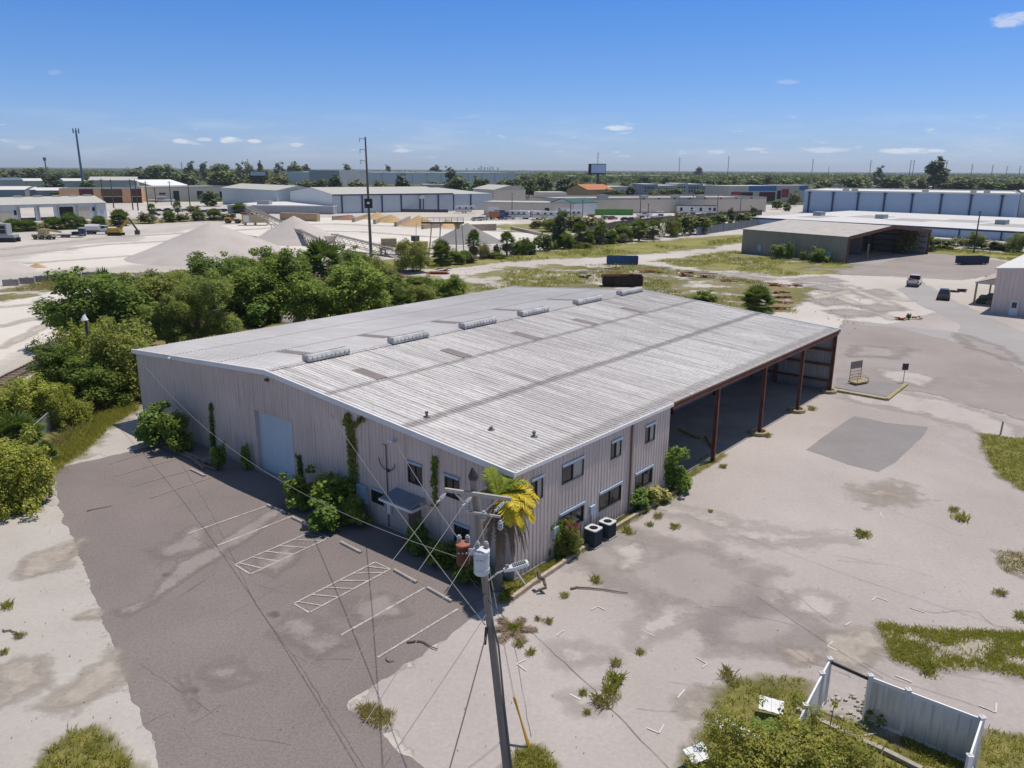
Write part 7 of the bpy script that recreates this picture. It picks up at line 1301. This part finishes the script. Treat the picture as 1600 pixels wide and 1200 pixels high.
e = empty('flat_trailer', at(112, 371), 'low dark flat trailer left of the portable toilet', 'trailer', None, .05); m = MB(); m.bx(-4, 3.5, -1.1, 1.1, .6, .9); m.build('deck', CHR, e); wheels(e, (-2.2, -1.2), 1.0, .45); m = MB(); m.bx(.5, 2.5, -.8, .8, .9, 1.7); m.build('load', TYRE, e)
e = empty('crusher_cab', at(8, 378), 'grey machine with dark windows cut by the left edge', 'machine', None, .1); m = MB(); m.bx(-4, 3.2, -1.5, 1.5, 1.2, 2.0); m.bx(-2.6, 1.6, -1.3, 1.3, 2.0, 5.0); m.build('body', GREYB, e); m = MB(); m.bx(-.8, 1.2, -1.36, -1.3, 2.4, 3.4); m.bx(-.8, 1.2, -1.36, -1.3, 3.6, 4.5); m.build('window', DARK, e); m = MB(); m.bx(-3.8, 3.4, -1.7, -.7, 0, 1.15); m.bx(-3.8, 3.4, .7, 1.7, 0, 1.15); m.build('tracks', TYRE, e)
# caravan lot, cars, boats
STR = flat('caravan_stripe', (.14, .16, .2), .4)
def caravan(px, py, rz, L_, lb, fifth=False, motor=False, hh=3.4, wd=1.25):
    e = empty('motorhome' if motor else 'caravan', at(px, py), lb, 'motorhome' if motor else 'caravan', 'caravans and motorhomes on the lot', rz); m = MB(); m.ext([(-L_/2, .6), (L_/2-.3, .6), (L_/2, 1.2), (L_/2-.1, hh-.5), (L_/2-.5, hh), (-L_/2, hh)] if not fifth else [(-L_/2, .6), (L_/2-2.4, .6), (L_/2-2.0, 1.6), (L_/2, 1.7), (L_/2-.1, hh-.6), (L_/2-.8, hh), (-L_/2, hh-.1)], -wd, wd, 0, 'y'); m.build('body', WHT, e)
    for s in (-1, 1): m = MB(); m.bx(-L_/2+.3, L_/2-.9, s*(wd+.02)-.018, s*(wd+.02)+.018, 1.75, 2.1); m.build('stripe', STR, e)
    for x in (-L_*.3, 0, L_*.25): m = MB(); m.bx(x-.5, x+.5, -wd-.045, -wd-.003, 2.2, 2.8); m.build('window', CG, e)
    wheels(e, (-L_*.15, -L_*.02) if not motor else (-L_*.3, L_*.35), wd-.05, .38); m = MB(); m.bx(-.5, .5, -.4, .4, hh, hh+.25); m.build('roof_vent', TRIM, e); return e
caravan(728, 333, .1, 10, 'white fifth wheel caravan alone before the pale warehouse wall', True); caravan(812, 342, -.35, 9, 'dark fronted motorhome, leftmost of the row before the beige wing', False, True); caravan(829, 342, -.35, 9, 'motorhome second in the row before the beige wing', False, True); caravan(852, 343, -.1, 10, 'long white caravan nearest in the row before the beige wing'); caravan(938, 329, .1, 9, 'white caravan standing behind the green containers'); caravan(1014, 332, -.2, 8, 'white caravan right of the green containers'); caravan(992, 328, .4, 7, 'small white caravan tilted nose up behind the green containers', True)
caravan(896, 341, 0, 8, 'low long white caravan left of the red cars')
for i, (x, lb) in enumerate(((943, 'green box container, left half of the green row'), (968, 'green box container, right half of the green row'))):
    e = empty('box_container', at(x, 336), lb, 'container', 'green containers', -.03); m = MB(); m.bx(-6, 6, -1.2, 1.2, .1, 2.7); m.build('box', mat('bright_green_steel', (.09, .26, .05), .6, .12, 1), e)
    for k in range(20): q = MB(); q.bx(-5.9+.62*k, -5.7+.62*k, -1.26, -1.2, .15, 2.6); q.build('rib', MATS['bright_green_steel'], e)
e = empty('site_office', at(1058, 333.5), 'long white site office trailer with dark roof edge', 'office trailer', None, -.04); L_ = fx((1058, 333.5), (1120, 335), 1120); m = MB(); m.bx(0, L_, 0, 4, .4, 3.6); m.build('body', WHT, e); m = MB(); m.bx(-.2, L_+.2, -.2, 4.2, 3.6, 3.9); m.build('roof', BLKP, e)
for u in (.1, .37, .6, .83, .95): m = MB(); m.bx(L_*u-.6, L_*u+.6, -.06, -.005, 1.2, 2.8); m.build('window', DARK, e)
def boat(px, py, rz, L_, lb):
    e = empty('boat_on_trailer', at(px, py), lb, 'boat', 'boats stored on the lot', rz); m = MB(); W_ = L_*.16; st = [(-.5, 1, 1), (-.2, 1, 1), (.1, .95, 1), (.35, .6, 1.1), (.5, .05, 1.2)]; vs = []
    for x, w_, z in st: vs += [(x*L_, -W_*w_, 1.6*z), (x*L_, -W_*w_*.7, .9), (x*L_, 0, .65 if w_ > .1 else 1.2), (x*L_, W_*w_*.7, .9), (x*L_, W_*w_, 1.6*z)]
    m.add(vs, [(i*5+j, (i+1)*5+j, (i+1)*5+j+1, i*5+j+1) for i in range(4) for j in range(4)]+[(0, 1, 2, 3, 4)]+[(i*5, i*5+4, (i+1)*5+4, (i+1)*5) for i in range(4)]); m.build('hull', WHT, e); m = MB(); m.bx(-.12*L_, .12*L_, -W_*.6, W_*.6, 1.6, 2.3); m.build('console', STR, e); m = MB(); m.bx(-.2*L_, .15*L_, -W_*.7, W_*.7, 3.3, 3.4)
    for x in (-.18, .13):
        for s in (-1, 1): m.beam((x*L_, s*W_*.6, 1.6), (x*L_, s*W_*.6, 3.3), .06, .06)
    m.build('hard_top', WHT, e); m = MB(); m.bx(-L_/2, L_*.6, -.5, .5, .4, .55); m.build('trailer', CHR, e); wheels(e, (-.2*L_, -.1*L_), W_*.9, .35)
boat(1032, 343, -.15, 9, 'white boat with tower on a trailer before the dark board wall'); boat(1007, 340, .2, 7, 'small boat on a trailer left of the boat with the tower'); boat(1082, 340, .1, 8, 'boat with pale cover before the white site office'); boat(1108, 341, 0, 7, 'flat boat right of the site office front'); boat(253, 316, .0, 16, 'large pale blue boat hull before the tan store')
VC = 'cars parked on the distant lots'
for i, (x, y, c, lb) in enumerate([(920, 334, REDP, 'red car left of the green containers'), (948, 343, SILP, 'silver car before the green containers'), (957, 343, REDP, 'dark red car before the green containers'), (978, 345, BLKP, 'black car right below the green containers'), (988, 345, BLKP, 'second black car before the boats'), (998, 345, SILP, 'grey car beside the small boat'), (1062, 338, REDP, 'red car before the left end of the site office'), (1072, 337, REDP, 'maroon car before the site office'), (754, 344, SILP, 'silver pickup sized car at the left end of the lot'), (766, 342, WHT, 'white car beside the orange truck'), (745, 345, SILP, 'grey car at the lot edge'), (786, 343, BLUP, 'blue car next to the motorhomes'), (796, 343, SILP, 'silver car next to the motorhomes'),
    (250, 331, BLKP, 'black car left in the small car park'), (264, 330, BLKP, 'dark car by the tall palm of the car park'), (243, 337, BLUP, 'dark blue car behind the olive brush'), (290, 331, SILP, 'grey car behind the clipped tree'), (320, 333, BLUP, 'blue car in the white row'), (328, 332, WHT, 'white car in the row'), (338, 331, BLKP, 'black car in the row'), (346, 331, SILP, 'silver car in the row'), (353, 331, BLUP, 'dark blue car at the right end of the row'), (366, 310, REDP, 'red car behind the annex roof'), (373, 311, WHT, 'white car behind the annex roof'), (383, 311, SILP, 'silver car behind the annex roof'), (391, 311, BLKP, 'dark car behind the annex roof')]+[(1008+9*k+3*(k % 2), 309-.3*(k % 3), (WHT, BLKP, SILP, BLUP)[k % 4], 'parked car in the long row of the store park') for k in range(13)]):
    car(x, y, .1+.3*(i % 3), c, lb, group=VC if x < 1005 or y > 320 else 'cars of the store park')
for (x, y, c, lb) in ((775, 343, ROOFT, 'box truck with orange body on the lot'), (783, 341, BLUP, 'box truck with blue cab on the lot')):
    e = empty('box_truck', at(x, y), lb, 'truck', None, .1); m = MB(); m.bx(-3, 1.5, -1.2, 1.2, 1, 3.4); m.build('box', c, e); m = MB(); m.bx(1.6, 3.4, -1.1, 1.1, .7, 2.6); m.build('cab', BLUP, e); m = MB(); m.bx(2.6, 3.43, -1.0, 1.0, 1.7, 2.4); m.build('window', CG, e); wheels(e, (-2, 2.4), 1.15, .5)
# ------------------------------------------------------------------ masts, poles, boards
MASTB = flat('blue_grey_steel', (.10, .16, .26), .5, .2); GPOLE = flat('grey_steel_pole', (.16, .17, .18), .6, .2)
b = at(131, 296); hh = up(131, 296, 204); e = empty('cell_mast', b, 'tall blue steel mast with antenna crown rising above the horizon at the left', 'mast'); m = MB(); m.tube([(0, 0, 0), (0, 0, hh)], [1.15, .75], 12); m.build('shaft', MASTB, e); m = MB()
for k in range(6): a = k*1.047; m.bx(2.6*math.cos(a)-.35, 2.6*math.cos(a)+.35, 2.6*math.sin(a)-.35, 2.6*math.sin(a)+.35, hh-2.5, hh+1.8); m.beam((0, 0, hh-.5), (2.6*math.cos(a), 2.6*math.sin(a), hh-.5), .2, .2)
m.build('antenna_crown', MASTB, e)
b = at(75, 285); hh = up(75, 285, 246); e = empty('cell_mast', b, 'small far mast on the left horizon', 'mast'); m = MB(); m.tube([(0, 0, 0), (0, 0, hh)], .8, 8); m.cyl((0, 0, hh-4), 2, 4, 8); m.build('shaft', GPOLE, e)
b = at(580, 402); hh = up(580, 402, 214); e = empty('transmission_pole', b, 'very tall slim transmission pole with a black box half way up', 'power pole'); m = MB(); m.tube([(0, 0, 0), (-.2, 0, hh)], [.38, .17], 10); m.build('pole', flat('dark_steel_pole', (.10, .095, .095), .6, .2), e); m = MB(); m.bx(-.9, .9, -.75, -.42, 11.3, 13.4); bx_ = m.build('black_box', DARK, e); m = MB(); m.bx(-.3, .3, -.8, -.752, 12.2, 12.7); m.build('lamp_lens', TRIM, bx_)
for k, z in enumerate((.2, 2.6, 5.0, 7.4)): m = MB(); m.beam((-.2, 0, hh-z-.3), (-1.5, 0, hh-z), .1, .14); m.tube([(-1.5, 0, hh-z), (-1.5, 0, hh-z-.9)], .09, 6); m.build('insulator_arm', INS, e)
def farpole(px, py, yt, lb, arms=3, r=.5):
    e = empty('power_pole', at(px, py), lb, 'power pole', 'far transmission poles'); hh = up(px, py, yt); m = MB(); m.tube([(0, 0, 0), (0, 0, hh)], [r*1.3, r*.8], 6); m.build('pole', GPOLE, e)
    for k in range(arms): m = MB(); m.beam((-2.2, 0, hh-2-3*k), (2.2, 0, hh-2-3*k), .3, .3); m.build('crossarm', GPOLE, e)
for q in [(933, 285, 238, 'far pole standing right behind the billboard'), (1060, 284, 246, 'far pole left of the store park on the horizon'), (1136, 284, 244, 'far pole with arms above the blue topped store'), (1267, 285, 248, 'far leaning looking pole above the left end of the blue warehouse'), (1357, 285, 250, 'far pole left of the small dark tree'), (1293, 281, 260, 'short far pole between the two left poles'), (1419, 286, 250, 'far pole with round head left of the dark conifer'), (1424, 286, 250, 'far pole paired beside the round headed one'), (1451, 287, 250, 'far pole just behind the dark conifer'), (1475, 287, 250, 'far pole right of the dark conifer'), (1515, 287, 256, 'thin far pole in the right horizon'), (1547, 287, 257, 'thin far pole second from the right edge'), (1570, 285, 259, 'short far pole near the right edge'), (1590, 285, 259, 'short far pole at the right edge'), (286, 280, 253, 'short far pole on the left horizon')]: farpole(*q)
for i, (x, y, yt) in enumerate([(163, 322, 279), (178, 325, 280), (208, 328, 280), (216, 329, 280), (232, 330, 283), (268, 320, 283), (297, 322, 284), (244, 318, 293), (43, 300, 284), (80, 300, 284), (1280, 0, 0)]):
    if y: e = empty('utility_pole', at(x, y), 'slim dark utility pole in the street behind the workshop', 'utility pole', 'street poles behind the workshop'); hh = up(x, y, yt); m = MB(); m.tube([(0, 0, 0), (0, 0, hh)], [.3, .2], 6); m.build('pole', flat('dark_pole_wood', (.075, .07, .065), .9), e); m = MB(); m.beam((-1.2, 0, hh-.8), (1.2, 0, hh-.8), .15, .18); m.build('crossarm', flat('dark_pole_wood', (.075, .07, .065), .9), e)
for i, (x, y, yt, lb) in enumerate([(800, 340, 302, 'slim pole left of the beige wing'), (891, 345, 315, 'dark pole before the green roofed shed'), (910, 345, 312, 'thin pole right of the dark one before the green roofed shed'), (1000, 338, 300, 'tall thin pole right of the green containers'), (1012, 344, 318, 'dark pole before the boats'), (1082, 330, 305, 'pole behind the site office'), (1120, 335, 304, 'pole at the right end of the site office'), (1156, 335, 310, 'pole on the right part of the long tan building'), (785, 330, 312, 'pole before the beige tower'), (1521, 396, 330, 'dark pole standing before the low blue warehouse'), (602, 400, 388, 'short lamp post by the feeder platform')]):
    e = empty('light_pole', at(x, y), lb, 'pole', 'poles of the distant lots'); hh = up(x, y, yt); m = MB(); m.tube([(0, 0, 0), (0, 0, hh)], [.2, .13], 6); m.build('pole', flat('dark_pole_wood', (.075, .07, .065), .9), e); m = MB(); m.beam((-.5, 0, hh-.2), (.5, 0, hh-.2), .15, .15); m.build('head', GPOLE, e)
b = at(662, 331); hh = up(662, 331, 309); e = empty('flood_lamp', b, 'white flood lamp on a dark pole before the pale warehouse', 'flood lamp'); m = MB(); m.tube([(0, 0, 0), (0, 0, hh)], .25, 6); m.build('pole', DARK, e); m = MB(); m.box((-.6, -.6, hh+.3), (2.4, .8, 1.4)); m.build('lamp_head', WHT, e)
def billboard(px, py, x0, x1, y0, y1, face, lb):
    b = at(px, py); s = ppm(px, py); e = empty('billboard', b, lb, 'billboard'); z0, z1 = up(px, py, y1), up(px, py, y0); wa, wb = (x0-px)/s, (x1-px)/s; m = MB(); m.tube([(0, 0, 0), (0, 0, z0)], .9, 10); m.build('mast', flat('dark_mast', (.03, .05, .05), .6), e)
    m = MB(); m.add([(wa, 0, z0), (wa+1.5, -3, z0), (wb, -1.5, z0), (wb, 3, z0), (wa, 0, z1), (wa+1.5, -3, z1), (wb, -1.5, z1), (wb, 3, z1)], [(3, 2, 1, 0), (4, 5, 6, 7), (0, 1, 5, 4), (1, 2, 6, 5), (2, 3, 7, 6), (3, 0, 4, 7)]); m.build('frame', DARK, e); m = MB(); m.add([(wa+1.9, -2.98, z0+.8), (wb-.3, -1.66, z0+.8), (wb-.3, -1.66, z1-.5), (wa+1.9, -2.98, z1-.5)], [(0, 1, 2, 3)]); m.v = [(x, y-.08, z) for x, y, z in m.v]; m.build('face', face, e); m = MB(); m.bx(wa, wb, -4, -3.2, z0-.5, z0-.2); m.build('catwalk', DARK, e)
billboard(933, 308, 918, 945, 256, 272, flat('pale_blue_face', (.42, .55, .72), .5), 'billboard with a pale blue face on a dark mast in the middle distance'); billboard(405, 303, 392, 419, 267, 276, flat('white_face', (.55, .57, .6), .5), 'small white billboard above the trees left of the middle')
SKYB = flat('haze_painted_tower', (.10, .22, .48), .8)  # blue of the distant haze put into the towers' colour
for i, (x, w_, yt) in enumerate([(748, 3, 262), (752, 2.5, 259), (757, 3, 261), (762, 2.6, 261.5), (766, 2.4, 260), (770, 2.6, 260.5), (778, 3, 262), (729, 3, 262.5), (741, 2, 263)]):
    b = at(x, 266.6); s = ppm(x, 266.6); hh = up(x, 266.6, yt); m = MB(); m.bx(-w_/s/2, w_/s/2, -w_/s/2, w_/s/2, 0, hh); m.bx(-w_/s/4, w_/s/4, -w_/s/4, w_/s/4, hh, hh*1.06); tag(m.build('skyline_tower', SKYB, None, b), 'tower block painted haze blue in the tiny skyline on the horizon', 'tower', 'skyline towers')
# thin wires of the far transmission line
def farwires(pa, pb, n, z, lb):
    for k in range(n):
        a, b = at(*pa)+Vector((0, 0, z-2.4*k)), at(*pb)+Vector((0, 0, z-2.4*k)); cable('transmission_wire', [a, b], .03, lb, 'power wire', WIRE, 1.5); bpy.data.objects[-1] if False else None
# ------------------------------------------------------------------ trees to the horizon
FT = 'leafy trees of the far belt'; rt = random.Random(77); ntree = 0
BLK = [(0, 360, 287, 330), (356, 800, 288, 400), (756, 1215, 296, 400), (1130, 1270, 286, 400), (1240, 1600, 291, 400), (476, 800, 277, 288)]
def ftree(x, y, wpx, hpx, kind, lb='leafy green tree in the wooded belt reaching to the horizon', g=FT): plant(kind, x, y, wpx, hpx, 'tree', lb, 'tree', g, parts=False)
for row, (y, st) in enumerate([(278.5, 25), (282.5, 26), (286.5, 30), (291, 40)]):
    x = -30+rt.uniform(0, st)
    while x < 1640:
        yy = y+rt.uniform(-1.2, 1.2)+(x-800)*.0055
        if not any(a < x < b and c < yy < d for a, b, c, d in BLK):
            s = (yy-(260.6+x*.0055))/20; hm = rt.uniform(7.5, 12.5)*(1.25 if rt.random() < .12 else 1); k = rt.choice(('far', 'far', 'far', 'farolive', 'farolive', 'fardark')); ftree(x, yy, hm*s*rt.uniform(1.1, 1.6), hm*s, k); ntree += 1
        x += st*rt.uniform(.6, 1.25)
for q in [(300, 286, 26, 32, 'fardark'), (320, 285, 18, 30, 'fardark'), (345, 287, 34, 30, 'far'), (378, 286, 22, 31, 'fardark'), (392, 285, 16, 30, 'farolive'), (408, 284, 12, 31, 'fardark'), (440, 284, 26, 29, 'fardark'), (460, 286, 30, 30, 'far'), (478, 283, 22, 25, 'fardark'), (544, 286, 30, 28, 'fardark'), (607, 281, 12, 22, 'fardark'), (680, 280, 24, 21, 'fardark'), (700, 280, 20, 19, 'fardark'), (1090, 280, 18, 18, 'fardark'), (255, 288, 46, 30, 'far'), (215, 287, 40, 24, 'farolive'), (400, 293, 40, 26, 'farolive'), (350, 295, 50, 28, 'far'), (290, 292, 44, 24, 'far'), (430, 297, 40, 24, 'farolive'), (60, 284, 44, 22, 'far'), (85, 299, 34, 26, 'fardark'), (140, 297, 26, 14, 'far'), (20, 285, 40, 20, 'farolive'), (25, 306, 24, 12, 'fardark'), (100, 308, 18, 10, 'farolive'), (88, 308, 16, 9, 'far'),
    (630, 303, 30, 30, 'fardark'), (600, 302, 30, 18, 'farolive'), (680, 302, 30, 18, 'far'), (715, 303, 40, 26, 'far'), (750, 302, 36, 24, 'far'), (705, 292, 26, 26, 'fardark'), (790, 302, 30, 22, 'far'), (500, 301, 40, 20, 'farolive'), (525, 302, 26, 28, 'fardark'), (560, 302, 36, 20, 'farolive'), (470, 302, 30, 20, 'farolive'), (828, 308, 30, 28, 'far'), (850, 306, 30, 34, 'far'), (880, 307, 34, 28, 'fardark'), (900, 309, 28, 26, 'far'), (955, 312, 24, 16, 'farolive'), (968, 312, 20, 14, 'far'), (985, 310, 24, 18, 'fardark'), (1040, 309, 22, 14, 'far'), (1055, 310, 24, 16, 'far'), (1092, 310, 22, 14, 'far'), (1020, 309, 18, 12, 'farolive'), (1118, 312, 18, 16, 'farolive'), (1130, 303, 30, 22, 'far'), (1170, 300, 40, 20, 'far'), (1225, 302, 34, 22, 'far'), (1214, 327, 16, 14, 'far'), (1240, 322, 18, 22, 'farolive'), (1230, 330, 14, 12, 'far'), (1150, 296, 30, 20, 'farolive'), (1198, 297, 30, 22, 'fardark'),
    (1280, 300, 34, 20, 'farolive'), (1330, 301, 40, 24, 'far'), (1372, 290, 24, 29, 'fardark'), (1395, 300, 40, 24, 'far'), (1430, 300, 36, 22, 'farolive'), (1500, 302, 44, 24, 'farolive'), (1540, 303, 44, 20, 'far'), (1580, 302, 40, 20, 'far'), (1300, 296, 30, 18, 'far'), (1350, 297, 36, 22, 'farolive'), (1520, 295, 40, 18, 'far'), (1600, 299, 40, 20, 'farolive'), (1475, 299, 26, 18, 'far'), (330, 322, 0, 0, '')]:
    if q[4]: ftree(*q)
plant('fardark', 1457, 300, 42, 52, 'conifer', 'big dark conifer towering behind the blue warehouse at the right', 'tree')
# beyond counting: the wood that reads as one mass toward the horizon
NW = 16000; rw = np.random.default_rng(9); dist = 1250*np.exp(rw.random(NW)*2.05); lat = (rw.random(NW)*2-1)*.82*dist; keep = np.ones(NW, bool)
ctr = np.stack([lat, dist, 3+rw.random(NW)*4.5], 1); K = 6; n = NW*K; ci = np.repeat(np.arange(NW), K); d = rw.normal(size=(n, 3)); d /= np.linalg.norm(d, axis=1)[:, None]; p = ctr[ci]+d*np.array([6.5, 6.5, 3.2]); nr = d+rw.normal(0, .5, (n, 3)); nr[:, 2] += .5; nr /= np.linalg.norm(nr, axis=1)[:, None]; t = np.cross(nr, rw.normal(size=(n, 3))); t /= np.linalg.norm(t, axis=1)[:, None]; b = np.cross(nr, t); s = (3.2+2.5*rw.random(n))[:, None]
V_ = np.stack([p-t*s, p+b*s*.8, p+t*s, p-b*s*.8], 1).reshape(-1, 3); V_[:, 2] = np.maximum(V_[:, 2], .2); o = bpy.data.objects.new('far_wood', npmesh('far_wood', V_, LG['far'])); COL.objects.link(o); tag(o, kind='stuff')
# ------------------------------------------------------------------ air between here and the horizon
m = MB(); m.bx(-9000, 9000, -300, 12500, -1.0, 90); hz = bpy.data.materials.new('haze_air'); hz.use_nodes = True; t_ = hz.node_tree; t_.nodes.remove(t_.nodes['Principled BSDF'])
pv = t_.nodes.new('ShaderNodeVolumePrincipled'); pv.inputs['Color'].default_value = (.80, .91, 1, 1); pv.inputs['Density'].default_value = .00007; pv.inputs['Anisotropy'].default_value = .2; t_.links.new(pv.outputs[0], t_.nodes['Material Output'].inputs['Volume'])
tag(m.build('haze', hz), kind='stuff')
